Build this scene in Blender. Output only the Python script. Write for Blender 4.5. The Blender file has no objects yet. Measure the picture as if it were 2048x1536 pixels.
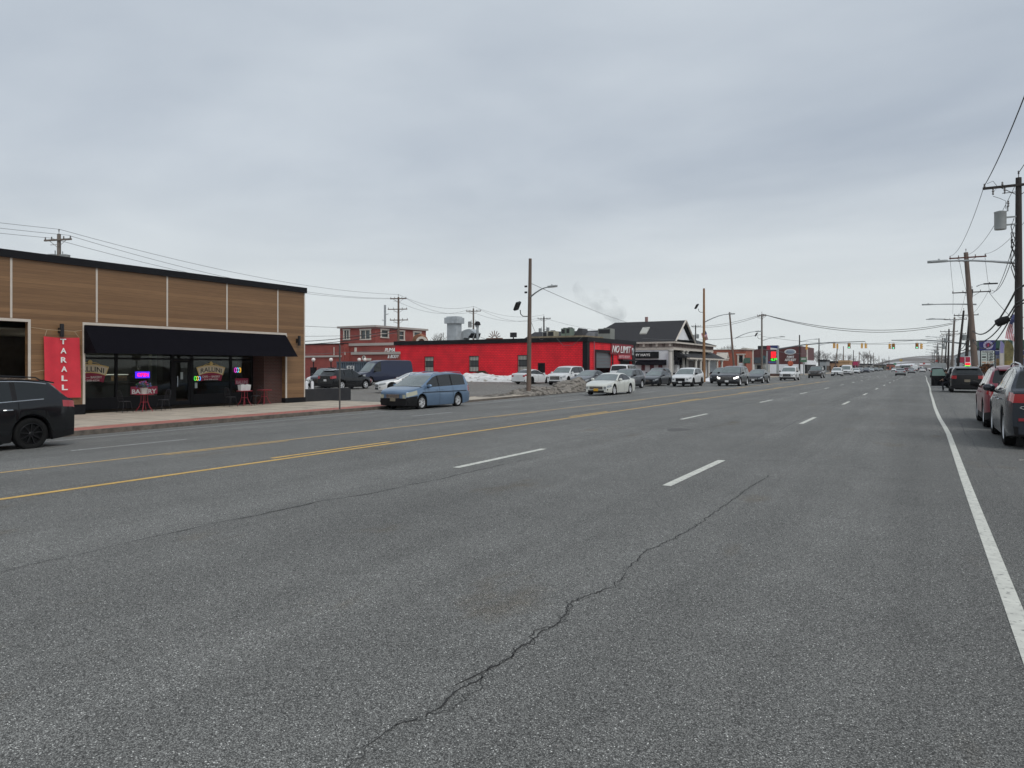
import bpy, bmesh, math, random
from mathutils import Vector, Matrix, noise
random.seed(7)
sc = bpy.context.scene
COL = sc.collection
R = math.radians
PI = math.pi

# ---------------------------------------------------------------- camera survey
FPX, VX, HY, CH = 1420.0, 1846.0, 735.0, 1.6
YAW = math.atan((VX-1024)/FPX)
CY, SY = math.cos(YAW), math.sin(YAW)
def spot(px, depth):                      # plan position from bearing and depth
    xc = (px-1024)*depth/FPX
    return (xc*CY-depth*SY, xc*SY+depth*CY)
def xat(px, Y):
    k = (px-1024)/FPX
    return Y*(k*CY-SY)/(CY+k*SY)
def yat(px, X):
    k = (px-1024)/FPX
    return (X*CY+k*X*SY)/(k*CY-SY)
def zat(X, Y, py):
    return CH+(HY-py)*(-X*SY+Y*CY)/FPX
def zg(X, Y):
    D = .40 if Y < 32 else (.40-.3*(Y-32)/33 if Y < 65 else .10)
    return -D*min(max((-10-X)/11.5, 0), 1)

# ---------------------------------------------------------------- materials
MATS = {}
def nodes_of(m):
    return m.node_tree.nodes, m.node_tree.links
def mat(name, col, rough=.7, metal=0., var=0., vscale=3., bump=0., bscale=40., coat=0., emit=None, estr=0., spec=None, stretch=None, dirt=None, trans=0.):
    if name in MATS: return MATS[name]
    m = bpy.data.materials.new(name); m.use_nodes = True
    n, l = nodes_of(m); b = n['Principled BSDF']
    b.inputs['Base Color'].default_value = (*col, 1)
    b.inputs['Roughness'].default_value = rough
    b.inputs['Metallic'].default_value = metal
    if coat: b.inputs['Coat Weight'].default_value = coat; b.inputs['Coat Roughness'].default_value = .08
    if spec is not None: b.inputs['Specular IOR Level'].default_value = spec
    if trans: b.inputs['Transmission Weight'].default_value = trans
    if emit:
        b.inputs['Emission Color'].default_value = (*emit, 1); b.inputs['Emission Strength'].default_value = estr
    if var or bump or dirt:
        tc = n.new('ShaderNodeTexCoord'); mp = n.new('ShaderNodeMapping')
        l.new(tc.outputs['Object'], mp.inputs[0])
        if stretch: mp.inputs['Scale'].default_value = stretch
    if var:
        t = n.new('ShaderNodeTexNoise'); t.inputs['Scale'].default_value = vscale; t.inputs['Detail'].default_value = 8
        t.inputs['Roughness'].default_value = .65
        l.new(mp.outputs[0], t.inputs[0])
        r = n.new('ShaderNodeMapRange'); r.inputs[1].default_value = .3; r.inputs[2].default_value = .7
        r.inputs[3].default_value = 1-var; r.inputs[4].default_value = 1+var
        l.new(t.outputs[0], r.inputs[0])
        x = n.new('ShaderNodeVectorMath'); x.operation = 'SCALE'; x.inputs[0].default_value = col
        l.new(r.outputs[0], x.inputs['Scale']); l.new(x.outputs[0], b.inputs['Base Color'])
        if dirt:
            t2 = n.new('ShaderNodeTexNoise'); t2.inputs['Scale'].default_value = dirt[1]; t2.inputs['Detail'].default_value = 9
            l.new(mp.outputs[0], t2.inputs[0])
            r2 = n.new('ShaderNodeMapRange'); r2.inputs[1].default_value = dirt[2]; r2.inputs[2].default_value = dirt[2]+.12
            l.new(t2.outputs[0], r2.inputs[0])
            mx = n.new('ShaderNodeMix'); mx.data_type = 'RGBA'
            l.new(r2.outputs[0], mx.inputs['Factor']); l.new(x.outputs[0], mx.inputs['A'])
            mx.inputs['B'].default_value = (*dirt[0], 1); l.new(mx.outputs['Result'], b.inputs['Base Color'])
    if bump:
        t = n.new('ShaderNodeTexNoise'); t.inputs['Scale'].default_value = bscale; t.inputs['Detail'].default_value = 6
        l.new(mp.outputs[0], t.inputs[0])
        bp = n.new('ShaderNodeBump'); bp.inputs['Strength'].default_value = bump; bp.inputs['Distance'].default_value = .02
        l.new(t.outputs[0], bp.inputs['Height']); l.new(bp.outputs[0], b.inputs['Normal'])
    MATS[name] = m
    return m

def asphalt(name, base, wear=.35, streak=True, scale=95.):
    m = bpy.data.materials.new(name); m.use_nodes = True
    n, l = nodes_of(m); b = n['Principled BSDF']; b.inputs['Roughness'].default_value = .82
    b.inputs['Specular IOR Level'].default_value = .35
    g = n.new('ShaderNodeNewGeometry')
    def noi(sc_, det, stretch=None, ty='ShaderNodeTexNoise', rough=.6):
        t = n.new(ty); t.inputs['Scale'].default_value = sc_
        if ty == 'ShaderNodeTexNoise': t.inputs['Detail'].default_value = det; t.inputs['Roughness'].default_value = rough
        if stretch:
            mp = n.new('ShaderNodeMapping'); mp.inputs['Scale'].default_value = stretch
            l.new(g.outputs['Position'], mp.inputs[0]); l.new(mp.outputs[0], t.inputs[0])
        else: l.new(g.outputs['Position'], t.inputs[0])
        return t
    def rng(sock, a, b_, c, d):
        r = n.new('ShaderNodeMapRange'); r.inputs[1].default_value = a; r.inputs[2].default_value = b_
        r.inputs[3].default_value = c; r.inputs[4].default_value = d; l.new(sock, r.inputs[0]); return r.outputs[0]
    def mul(a, b_):
        x = n.new('ShaderNodeMath'); x.operation = 'MULTIPLY'; l.new(a, x.inputs[0]); l.new(b_, x.inputs[1]); return x.outputs[0]
    v = noi(scale, 0, ty='ShaderNodeTexVoronoi')          # aggregate stones
    sep = n.new('ShaderNodeSeparateColor'); l.new(v.outputs['Color'], sep.inputs[0])
    stones = rng(sep.outputs[0], .0, 1., .30, 1.70)
    bright = rng(sep.outputs[1], .93, .98, 1., 2.7)
    gap = rng(v.outputs['Distance'], .25, .62, 1., .38)
    fine = rng(noi(scale*2.6, 4).outputs[0], .3, .7, .62, 1.38)
    mott = rng(noi(.22, 5).outputs[0], .3, .7, .87, 1.11)
    mott2 = rng(noi(1.7, 6).outputs[0], .3, .7, .93, 1.07)
    k = mul(mul(stones, bright), mul(gap, fine)); k = mul(k, mul(mott, mott2))
    if streak:
        k = mul(k, rng(noi(1.0, 4, (1.1, .035, 1)).outputs[0], .32, .68, .86, 1.13))
        k = mul(k, rng(noi(1.0, 3, (.35, .012, 1)).outputs[0], .35, .65, .92, 1.08))
    col = n.new('ShaderNodeVectorMath'); col.operation = 'SCALE'; col.inputs[0].default_value = base
    l.new(k, col.inputs['Scale'])
    # brownish oil / rust patches with their own outline
    st = noi(.9, 7, (1, .45, 1)); stf = rng(st.outputs[0], .60, .72, 0, .75)
    mx = n.new('ShaderNodeMix'); mx.data_type = 'RGBA'; l.new(stf, mx.inputs['Factor'])
    warm = n.new('ShaderNodeVectorMath'); warm.operation = 'MULTIPLY'; warm.inputs[1].default_value = (.86, .74, .60)
    l.new(col.outputs[0], warm.inputs[0]); l.new(col.outputs[0], mx.inputs['A']); l.new(warm.outputs[0], mx.inputs['B'])
    l.new(mx.outputs['Result'], b.inputs['Base Color'])
    bp = n.new('ShaderNodeBump'); bp.inputs['Strength'].default_value = .55; bp.inputs['Distance'].default_value = .006
    l.new(gap, bp.inputs['Height']); l.new(bp.outputs[0], b.inputs['Normal'])
    MATS[name] = m; return m

def brick(name, c1, c2, mortar, sx=.22, sz=.075, axis='YZ', offset=True):
    m = bpy.data.materials.new(name); m.use_nodes = True
    n, l = nodes_of(m); b = n['Principled BSDF']; b.inputs['Roughness'].default_value = .85
    g = n.new('ShaderNodeNewGeometry'); s = n.new('ShaderNodeSeparateXYZ'); l.new(g.outputs['Position'], s.inputs[0])
    add = n.new('ShaderNodeMath'); add.operation = 'ADD'; l.new(s.outputs[0], add.inputs[0]); l.new(s.outputs[1], add.inputs[1])
    cb = n.new('ShaderNodeCombineXYZ'); l.new(add.outputs[0], cb.inputs[0]); l.new(s.outputs[2], cb.inputs[1])
    t = n.new('ShaderNodeTexBrick'); l.new(cb.outputs[0], t.inputs[0])
    t.inputs['Scale'].default_value = 1; t.inputs['Brick Width'].default_value = sx; t.inputs['Row Height'].default_value = sz
    t.inputs['Mortar Size'].default_value = sz*.12; t.inputs['Color1'].default_value = (*c1, 1); t.inputs['Color2'].default_value = (*c2, 1)
    t.inputs['Mortar'].default_value = (*mortar, 1)
    no = n.new('ShaderNodeTexNoise'); no.inputs['Scale'].default_value = .8; no.inputs['Detail'].default_value = 7; l.new(g.outputs['Position'], no.inputs[0])
    r = n.new('ShaderNodeMapRange'); r.inputs[1].default_value = .3; r.inputs[2].default_value = .7; r.inputs[3].default_value = .80; r.inputs[4].default_value = 1.12
    l.new(no.outputs[0], r.inputs[0])
    x = n.new('ShaderNodeVectorMath'); x.operation = 'SCALE'; l.new(t.outputs[0], x.inputs[0]); l.new(r.outputs[0], x.inputs['Scale'])
    l.new(x.outputs[0], b.inputs['Base Color'])
    bp = n.new('ShaderNodeBump'); bp.inputs['Strength'].default_value = .5; bp.inputs['Distance'].default_value = .01; bp.invert = True
    l.new(t.outputs[1], bp.inputs['Height']); l.new(bp.outputs[0], b.inputs['Normal'])
    MATS[name] = m; return m

def planks(name):
    m = bpy.data.materials.new(name); m.use_nodes = True
    n, l = nodes_of(m); b = n['Principled BSDF']; b.inputs['Roughness'].default_value = .5
    g = n.new('ShaderNodeNewGeometry'); s = n.new('ShaderNodeSeparateXYZ'); l.new(g.outputs['Position'], s.inputs[0])
    def math_(op, a, v=None):
        x = n.new('ShaderNodeMath'); x.operation = op; l.new(a, x.inputs[0])
        if v is not None:
            if isinstance(v, (int, float)): x.inputs[1].default_value = v
            else: l.new(v, x.inputs[1])
        return x.outputs[0]
    row = math_('DIVIDE', s.outputs[2], .19); fl = math_('FLOOR', row); fr = math_('FRACT', row)
    run = math_('ADD', s.outputs[0], s.outputs[1])
    cb = n.new('ShaderNodeCombineXYZ'); l.new(math_('MULTIPLY', run, .35), cb.inputs[0]); l.new(math_('MULTIPLY', fl, 7.31), cb.inputs[1]); l.new(math_('MULTIPLY', s.outputs[2], 14.), cb.inputs[2])
    t = n.new('ShaderNodeTexNoise'); t.inputs['Scale'].default_value = 1.6; t.inputs['Detail'].default_value = 8; t.inputs['Roughness'].default_value = .6; l.new(cb.outputs[0], t.inputs[0])
    w = n.new('ShaderNodeTexWhiteNoise'); w.noise_dimensions = '1D'; l.new(fl, w.inputs['W'])
    cb2 = n.new('ShaderNodeCombineXYZ'); l.new(math_('MULTIPLY', run, 2.2), cb2.inputs[0]); l.new(math_('MULTIPLY', s.outputs[2], 60.), cb2.inputs[2])
    gr = n.new('ShaderNodeTexNoise'); gr.inputs['Scale'].default_value = 1.; gr.inputs['Detail'].default_value = 5; l.new(cb2.outputs[0], gr.inputs[0])
    a = math_('MULTIPLY', t.outputs[0], .55); c = math_('MULTIPLY', w.outputs[0], .22); d = math_('MULTIPLY', gr.outputs[0], .3)
    f = math_('ADD', math_('ADD', a, c), d)
    cr = n.new('ShaderNodeValToRGB'); l.new(f, cr.inputs[0])
    e = cr.color_ramp.elements; e[0].position = .32; e[0].color = (.135, .071, .032, 1); e[1].position = .72; e[1].color = (.265, .150, .070, 1)
    gap = math_('GREATER_THAN', math_('ABSOLUTE', math_('SUBTRACT', fr, .5)), .475)
    mx = n.new('ShaderNodeMix'); mx.data_type = 'RGBA'; l.new(gap, mx.inputs['Factor']); l.new(cr.outputs[0], mx.inputs['A']); mx.inputs['B'].default_value = (.115, .062, .03, 1)
    l.new(mx.outputs['Result'], b.inputs['Base Color'])
    MATS[name] = m; return m

M_ASPH = asphalt('road_asphalt', (.244, .244, .230), scale=165)
M_LOT = asphalt('lot_asphalt', (.27, .255, .23), streak=False, scale=60)
M_CONC = mat('concrete', (.46, .41, .345), .85, var=.16, vscale=1.3, bump=.25, bscale=30)
M_KERB = mat('kerb_concrete', (.13, .11, .092), .9, var=.45, vscale=5, bump=.5)
M_WHITE = mat('road_paint_white', (.60, .60, .54), .7, var=.18, vscale=6, dirt=((.24, .24, .22), 22, .57))
M_WHITE2 = mat('worn_paint_white', (.52, .53, .52), .7, var=.2, vscale=6, dirt=((.19, .19, .19), 20, .52))
M_YEL = mat('road_paint_yellow', (.62, .39, .10), .7, var=.16, vscale=5, dirt=((.22, .19, .14), 24, .58))
M_YEL2 = mat('worn_paint_yellow', (.60, .40, .15), .7, var=.2, vscale=5, dirt=((.24, .21, .15), 18, .56))
M_CRACK = mat('crack_dark', (.028, .028, .028), .95)
M_BLACK = mat('black_paint', (.007, .007, .009), .55, spec=.2)
M_AWN = mat('awning_canvas', (.0045, .0042, .007), .9, var=.2, spec=.08)
M_DARKMET = mat('dark_metal', (.03, .03, .033), .4, metal=.6)
M_GALV = mat('galvanised_steel', (.36, .38, .39), .45, metal=.55, var=.2, vscale=4)
M_GREYP = mat('grey_painted_metal', (.33, .35, .35), .5, var=.1)
M_CREAM = mat('cream_trim', (.55, .50, .44), .6, var=.08)
M_WHITEW = mat('white_wall', (.76, .77, .79), .75, var=.07, vscale=1.2)
M_WOOD = planks('wood_cladding')
M_PLANTH = mat('charcoal_cladding', (.018, .018, .021), .55, var=.2)
M_POLE_B = mat('weathered_pole_wood', (.135, .098, .078), .9, var=.4, vscale=6, stretch=(1, 1, .08), bump=.5)
M_POLE_D = mat('dark_creosote_wood', (.032, .026, .024), .9, var=.4, vscale=6, stretch=(1, 1, .08), bump=.5)
M_POLE_T = mat('tan_pole_wood', (.25, .135, .062), .9, var=.35, vscale=5, stretch=(1, 1, .12), bump=.5)
M_POLE_G = mat('grey_pole_wood', (.16, .135, .115), .9, var=.35, vscale=6, stretch=(1, 1, .08), bump=.5)
M_REDW = brick('red_painted_block', (.84, .014, .030), (.78, .012, .027), (.52, .009, .018), .40, .20)
M_BRICKR = brick('dark_red_brick', (.085, .025, .018), (.06, .02, .015), (.10, .08, .07))
M_REST = brick('restaurant_red_brick', (.31, .062, .048), (.27, .054, .042), (.26, .08, .068))
M_ORANGE = brick('orange_brick', (.36, .085, .045), (.31, .075, .04), (.30, .12, .08))
M_BRICKP = brick('brick_paver_strip', (.42, .155, .12), (.36, .125, .10), (.30, .2, .16), .2, .1)
M_MAROON = mat('maroon_siding', (.085, .014, .013), .6, var=.12, vscale=1, stretch=(1, 1, .05))
M_ROOF = mat('charcoal_shingle', (.025, .025, .028), .9, var=.35, vscale=6, bump=.4)
M_RUBBER = mat('tyre_rubber', (.010, .010, .010), .9, bump=.2, spec=.2)
M_ALLOY = mat('alloy_rim', (.70, .71, .72), .35, metal=.4)
M_BLKRIM = mat('black_rim', (.012, .012, .013), .35, metal=.3)
M_TRIM = mat('black_plastic_trim', (.010, .010, .011), .6, spec=.22)
M_CHROME = mat('chrome', (.66, .67, .68), .15, metal=1)
M_GLASSD = mat('car_glass', (.010, .013, .014), .03, spec=.55)
M_WSCR = mat('windscreen_glass', (.12, .15, .145), .04, spec=.9, coat=.6, var=.35, vscale=1.1)  # pale base puts the sky's reflection into the glass colour
M_HEADL = mat('headlight_lens', (.27, .29, .30), .12, spec=.9, coat=1, var=.5, vscale=9)
M_HEADY = mat('yellowed_headlight', (.42, .42, .32), .2, coat=.6)
M_DRL = mat('lit_headlight', (.9, .9, .85), .2, emit=(1, .97, .9), estr=1.6)
M_TAIL = mat('taillight_red', (.36, .012, .018), .12, coat=1)
M_REDREF = mat('red_reflector', (.30, .02, .03), .25)
M_PLATEW = mat('white_plate', (.62, .62, .62), .5)
M_PLATEY = mat('amber_plate', (.62, .33, .02), .5)
M_PLATEG = mat('grey_plate', (.22, .19, .14), .6)
M_TEXTW = mat('white_lettering', (.78, .78, .76), .5)
M_TEXTK = mat('black_lettering', (.02, .02, .02), .5)
M_REDFAB = mat('red_banner_fabric', (.62, .032, .052), .7, var=.10, vscale=2.5)
M_REDMET = mat('red_metal', (.30, .02, .035), .5)
M_ROPE = mat('rope', (.45, .36, .24), .9)
M_SNOW = mat('dirty_snow', (.66, .66, .65), .9, var=.2, vscale=1.5, bump=.6, bscale=5, dirt=((.26, .225, .18), 1.3, .53), stretch=(1, 1, 3))
M_SNOWD = mat('filthy_snow', (.21, .19, .165), .95, var=.5, vscale=2.5, bump=.8, bscale=8, dirt=((.07, .062, .052), 2.2, .48), stretch=(1, 1, 3))
M_SNOWW = mat('clean_snow', (.72, .73, .75), .9, var=.1, bump=.6, bscale=5)
M_TREE = mat('bare_bark', (.075, .06, .05), .95, var=.3, vscale=5)
M_WIRE = mat('cable_black', (.02, .02, .02), .7)
M_WIREG = mat('cable_grey', (.11, .115, .12), .7)

# ---------------------------------------------------------------- mesh helpers
class MB:
    def __init__(s): s.v = []; s.f = []; s.m = []
    def add(s, vs, fs, mi=0, T=None):
        o = len(s.v)
        for p in vs:
            p = Vector(p)
            s.v.append(T @ p if T else p)
        for f in fs: s.f.append([i+o for i in f]); s.m.append(mi)
        return s
    def box(s, x0, x1, y0, y1, z0, z1, mi=0, T=None):
        return s.add([(x, y, z) for x in (x0, x1) for y in (y0, y1) for z in (z0, z1)],
              [(0, 1, 3, 2), (4, 6, 7, 5), (0, 4, 5, 1), (2, 3, 7, 6), (0, 2, 6, 4), (1, 5, 7, 3)], mi, T)
    def cbox(s, c, d, mi=0, T=None):
        return s.box(c[0]-d[0]/2, c[0]+d[0]/2, c[1]-d[1]/2, c[1]+d[1]/2, c[2]-d[2]/2, c[2]+d[2]/2, mi, T)
    def tube(s, pts, r, n=8, mi=0, cap=True):
        pts = [Vector(p) for p in pts]; rs = r if isinstance(r, (list, tuple)) else [r]*len(pts)
        vs = []; fs = []
        up = Vector((0, 0, 1))
        for i, p in enumerate(pts):
            d = (pts[min(i+1, len(pts)-1)]-pts[max(i-1, 0)]).normalized()
            a = d.cross(up if abs(d.z) < .95 else Vector((1, 0, 0))).normalized(); b = d.cross(a)
            for k in range(n):
                t = 2*PI*k/n; vs.append(p+(a*math.cos(t)+b*math.sin(t))*rs[i])
        for i in range(len(pts)-1):
            for k in range(n):
                fs.append((i*n+k, i*n+(k+1) % n, (i+1)*n+(k+1) % n, (i+1)*n+k))
        if cap: fs.append(tuple(range(n))); fs.append(tuple(range((len(pts)-1)*n, len(pts)*n))[::-1])
        return s.add(vs, fs, mi)
    def lathe(s, prof, n=24, mi=0, T=None, closed=False):   # prof: (r, z) about z
        vs = []; fs = []
        for r, z in prof:
            for k in range(n):
                t = 2*PI*k/n; vs.append((r*math.cos(t), r*math.sin(t), z))
        m_ = len(prof)
        for i in range(m_ if closed else m_-1):
            j = (i+1) % m_
            for k in range(n):
                fs.append((i*n+k, i*n+(k+1) % n, j*n+(k+1) % n, j*n+k))
        return s.add(vs, fs, mi, T)
    def prism(s, poly, z0, z1, mi=0, T=None):
        n = len(poly)
        vs = [(x, y, z0) for x, y in poly]+[(x, y, z1) for x, y in poly]
        fs = [tuple(range(n))[::-1], tuple(range(n, 2*n))]+[(i, (i+1) % n, (i+1) % n+n, i+n) for i in range(n)]
        return s.add(vs, fs, mi, T)
    def build(s, name, mats, parent=None, smooth=None, weld=False):
        me = bpy.data.meshes.new(name); me.from_pydata(s.v, [], s.f)
        if not isinstance(mats, (list, tuple)): mats = [mats]
        for m in mats: me.materials.append(m)
        me.polygons.foreach_set('material_index', s.m)
        bm = bmesh.new(); bm.from_mesh(me)
        if weld: bmesh.ops.remove_doubles(bm, verts=bm.verts, dist=.0008)
        bmesh.ops.recalc_face_normals(bm, faces=bm.faces)
        bm.to_mesh(me); bm.free()
        if smooth is not None:
            me.shade_smooth(); me.set_sharp_from_angle(angle=R(smooth))
        o = bpy.data.objects.new(name, me); COL.objects.link(o)
        if parent: o.parent = parent
        return o
def tag(o, label=None, cat=None, group=None, kind=None):
    if label: o['label'] = label
    if cat: o['category'] = cat
    if group: o['group'] = group
    if kind: o['kind'] = kind
    return o
def empty(name, loc, rz=0, label=None, cat=None, group=None):
    o = bpy.data.objects.new(name, None); COL.objects.link(o); o.empty_display_size = .2
    o.location = loc; o.rotation_euler = (0, 0, rz)
    return tag(o, label, cat, group)
def kids(o): return [c for c in bpy.data.objects if c.parent == o]
def copy_tree(o, parent=None):
    c = o.copy(); COL.objects.link(c); c.parent = parent
    for ch in kids(o): copy_tree(ch, c)
    return c
FONT_CACHE = {}
def text(name, body, m, origin, xdir, zdir, w, h, parent=None, depth=.02, shear=0., bold=.0, curve=0.):
    """flat raised lettering fitted to w x h; origin = lower left corner on the wall"""
    cu = bpy.data.curves.new(name, 'FONT'); cu.body = body; cu.shear = shear; cu.offset = bold; cu.extrude = .01; cu.resolution_u = 3
    t = bpy.data.objects.new('tmp', cu); COL.objects.link(t)
    dg = bpy.context.evaluated_depsgraph_get(); me = bpy.data.meshes.new_from_object(t.evaluated_get(dg))
    bpy.data.objects.remove(t); bpy.data.curves.remove(cu)
    xs = [v.co.x for v in me.vertices]; ys = [v.co.y for v in me.vertices]; zs = [v.co.z for v in me.vertices]
    x0, x1, y0, y1, z0, z1 = min(xs), max(xs), min(ys), max(ys), min(zs), max(zs)
    xd = Vector(xdir).normalized(); zd = Vector(zdir).normalized(); nd = xd.cross(zd); O = Vector(origin)
    for v in me.vertices:
        a = (v.co.x-x0)/(x1-x0); b = (v.co.y-y0)/(y1-y0); c = (v.co.z-z0)/(z1-z0)
        v.co = O+xd*a*w+zd*(b*h+curve*(1-(2*a-1)**2))+nd*c*depth
    me.materials.append(m); me.name = name
    o = bpy.data.objects.new(name, me); COL.objects.link(o)
    if parent: o.parent = parent
    return o
# ---------------------------------------------------------------- vehicles
def lerp_pts(pts, s):
    if s <= pts[0][0]: return pts[0][1]
    for (a, b), (c, d) in zip(pts, pts[1:]):
        if s <= c: return b+(d-b)*(s-a)/max(c-a, 1e-6)
    return pts[-1][1]
SPEC = {
 'sedan': dict(L=4.85, W=1.83, H=1.45, R=.335, wb=2.8, fo=.95, clear=.17, wr=.70, ws=(1.42, 2.25), rw=(3.52, 4.25),
    top=[(0, .60), (.06, .68), (.25, .76), (.7, .86), (1.1, .92), (1.42, .96), (2.25, 1.36), (2.6, 1.44), (3.0, 1.45), (3.3, 1.425), (3.52, 1.37), (4.25, 1.075), (4.6, 1.06), (4.8, 1.0), (4.85, .90)],
    belt=[(0, .62), (1.4, .90), (3.0, .94), (4.3, .98), (4.85, .95)], panes=[(1.72, 2.62), (2.72, 3.42), (3.46, 3.86)], grille=(.62, .40, .56), lf=.48, lr=.34, lhf=.13, lhr=.16, rr=.88),
 'suv': dict(L=4.62, W=1.86, H=1.67, R=.36, wb=2.7, fo=.93, clear=.20, wr=.74, ws=(1.20, 1.98), rw=(4.14, 4.48),
    top=[(0, .74), (.05, .84), (.22, .93), (.7, 1.02), (1.2, 1.09), (1.98, 1.55), (2.25, 1.635), (2.8, 1.67), (3.6, 1.65), (4.0, 1.60), (4.14, 1.56), (4.48, 1.18), (4.57, 1.16), (4.62, 1.11)],
    belt=[(0, .76), (1.2, 1.02), (3.0, 1.08), (4.1, 1.14), (4.62, 1.10)], panes=[(1.5, 2.35), (2.43, 3.25), (3.36, 4.0)], grille=(.56, .44, .72), lf=.42, lr=.36, lhf=.14, lhr=.2, rr=.9),
 'bigsuv': dict(L=4.92, W=1.98, H=1.78, R=.38, wb=2.85, fo=.95, clear=.21, wr=.78, ws=(1.28, 2.0), rw=(4.56, 4.84),
    top=[(0, .80), (.05, .92), (.2, 1.0), (.7, 1.09), (1.28, 1.15), (2.0, 1.65), (2.3, 1.735), (2.9, 1.78), (4.0, 1.77), (4.4, 1.74), (4.56, 1.69), (4.84, 1.18), (4.9, 1.14), (4.92, 1.09)],
    belt=[(0, .82), (1.25, 1.05), (3.0, 1.09), (4.92, 1.1)], panes=[(1.55, 2.45), (2.53, 3.45), (3.55, 4.45)], grille=(.62, .5, .82), lf=.4, lr=.3, lhf=.15, lhr=.24, rr=.93),
 'boxsuv': dict(L=5.2, W=2.02, H=1.92, R=.39, wb=3.0, fo=.95, clear=.24, wr=.84, ws=(1.5, 2.1), rw=(4.98, 5.12),
    top=[(0, .95), (.05, 1.1), (.2, 1.16), (1.5, 1.22), (2.1, 1.80), (2.35, 1.89), (3.0, 1.92), (4.7, 1.91), (4.98, 1.84), (5.12, 1.24), (5.18, 1.1), (5.2, .98)],
    belt=[(0, .95), (1.5, 1.14), (5.2, 1.18)], panes=[(1.75, 2.6), (2.7, 3.6), (3.72, 4.85)], grille=(.62, .6, .95), lf=.3, lr=.2, lhf=.2, lhr=.34, rr=.96),
 'minivan': dict(L=5.1, W=1.95, H=1.75, R=.335, wb=3.0, fo=.98, clear=.18, wr=.76, ws=(1.02, 2.05), rw=(4.78, 5.0),
    top=[(0, .76), (.05, .87), (.2, .95), (.7, 1.05), (1.02, 1.10), (2.0, 1.60), (2.35, 1.69), (3.0, 1.74), (4.0, 1.75), (4.6, 1.71), (4.78, 1.66), (5.0, 1.10), (5.06, 1.02), (5.1, .90)],
    belt=[(0, .80), (1.0, 1.0), (3.0, 1.05), (5.1, 1.10)], panes=[(1.42, 2.32), (2.42, 3.42), (3.54, 4.66)], grille=(.50, .56, .72), lf=.62, lr=.22, lhf=.19, lhr=.30, rr=.92),
 'van': dict(L=6.9, W=2.0, H=2.70, R=.35, wb=4.3, fo=1.0, clear=.22, wr=.86, ws=(.95, 1.85), rw=(6.80, 6.84),
    top=[(0, .85), (.06, .98), (.3, 1.12), (.95, 1.28), (1.85, 2.28), (2.1, 2.46), (2.5, 2.62), (3.2, 2.70), (6.6, 2.70), (6.8, 2.60), (6.88, 1.5), (6.9, 1.0)],
    belt=[(0, .86), (.95, 1.16), (2.6, 1.26), (6.9, 1.26)], panes=[(1.45, 2.3)], grille=(.52, .62, .86), lf=.45, lr=.12, lhf=.3, lhr=.5, rr=.97),
 'pickup': dict(L=5.6, W=2.0, H=1.88, R=.39, wb=3.5, fo=.95, clear=.26, wr=.80, ws=(1.55, 2.2), rw=(3.72, 3.92),
    top=[(0, .92), (.05, 1.06), (.2, 1.12), (1.55, 1.22), (2.2, 1.76), (2.45, 1.86), (2.9, 1.88), (3.5, 1.86), (3.72, 1.80), (3.92, 1.24), (4.0, 1.2), (5.55, 1.2), (5.6, 1.1)],
    belt=[(0, .92), (1.5, 1.12), (5.6, 1.14)], panes=[(1.85, 2.7), (2.8, 3.6)], grille=(.6, .58, .94), lf=.3, lr=.2, lhf=.2, lhr=.3, rr=.97),
}
PAINTS = {}
def paint(name, col, metal=.35, rough=.28):
    if name not in PAINTS: PAINTS[name] = mat('paint_'+name, col, rough, metal=metal, coat=.45, var=.05, vscale=2)
    return PAINTS[name]

def wheel(parent, x, y, Rr, side, rim_m, near, spokes=5):
    T = Matrix.Translation((x, y, Rr)) @ Matrix.Rotation(-side*PI/2, 4, 'X')   # local +z points outboard
    n = 40 if near else 18
    w = MB()
    w.lathe([(.66*Rr, .085), (.70*Rr, .10), (.86*Rr, .112), (.955*Rr, .10), (Rr, .065), (Rr, -.065), (.955*Rr, -.10), (.66*Rr, -.10)], n, 0, T)
    wo = w.build('wheel', M_RUBBER, parent, 40)
    r = MB()
    r.lathe([(.69*Rr, .02), (.69*Rr, .092), (.65*Rr, .098), (.62*Rr, .07), (.60*Rr, .03)], n, 0, T)
    r.lathe([(.02, .035), (.62*Rr, .02), (.62*Rr, -.02)], n, 1, T)
    r.lathe([(.002, .088), (.10*Rr, .088), (.15*Rr, .075), (.17*Rr, .035)], 12, 0, T)
    for k in range(spokes):
        a = 2*PI*k/spokes+.3
        if spokes >= 8:
            r.add([(-.045*Rr, .12*Rr, .078), (.045*Rr, .12*Rr, .078), (.035*Rr, .64*Rr, .085), (-.035*Rr, .64*Rr, .085), (-.045*Rr, .12*Rr, .03), (.045*Rr, .12*Rr, .03), (.035*Rr, .64*Rr, .03), (-.035*Rr, .64*Rr, .03)],
                  [(0, 1, 2, 3), (0, 4, 5, 1), (1, 5, 6, 2), (2, 6, 7, 3), (3, 7, 4, 0)], 0, T @ Matrix.Rotation(a, 4, 'Z'))
        else:
            for d in (-.06, .06):
                r.add([(-.05*Rr+d*Rr*.6, .12*Rr, .078), (.05*Rr+d*Rr*.6, .12*Rr, .078), (.035*Rr+d*Rr*2.0, .64*Rr, .085), (-.035*Rr+d*Rr*2.0, .64*Rr, .085),
                       (-.05*Rr+d*Rr*.6, .12*Rr, .03), (.05*Rr+d*Rr*.6, .12*Rr, .03), (.035*Rr+d*Rr*2.0, .64*Rr, .03), (-.035*Rr+d*Rr*2.0, .64*Rr, .03)],
                      [(0, 1, 2, 3), (0, 4, 5, 1), (1, 5, 6, 2), (2, 6, 7, 3), (3, 7, 4, 0)], 0, T @ Matrix.Rotation(a, 4, 'Z'))
    r.build('rim', [rim_m, M_TRIM], wo, 30)

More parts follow.
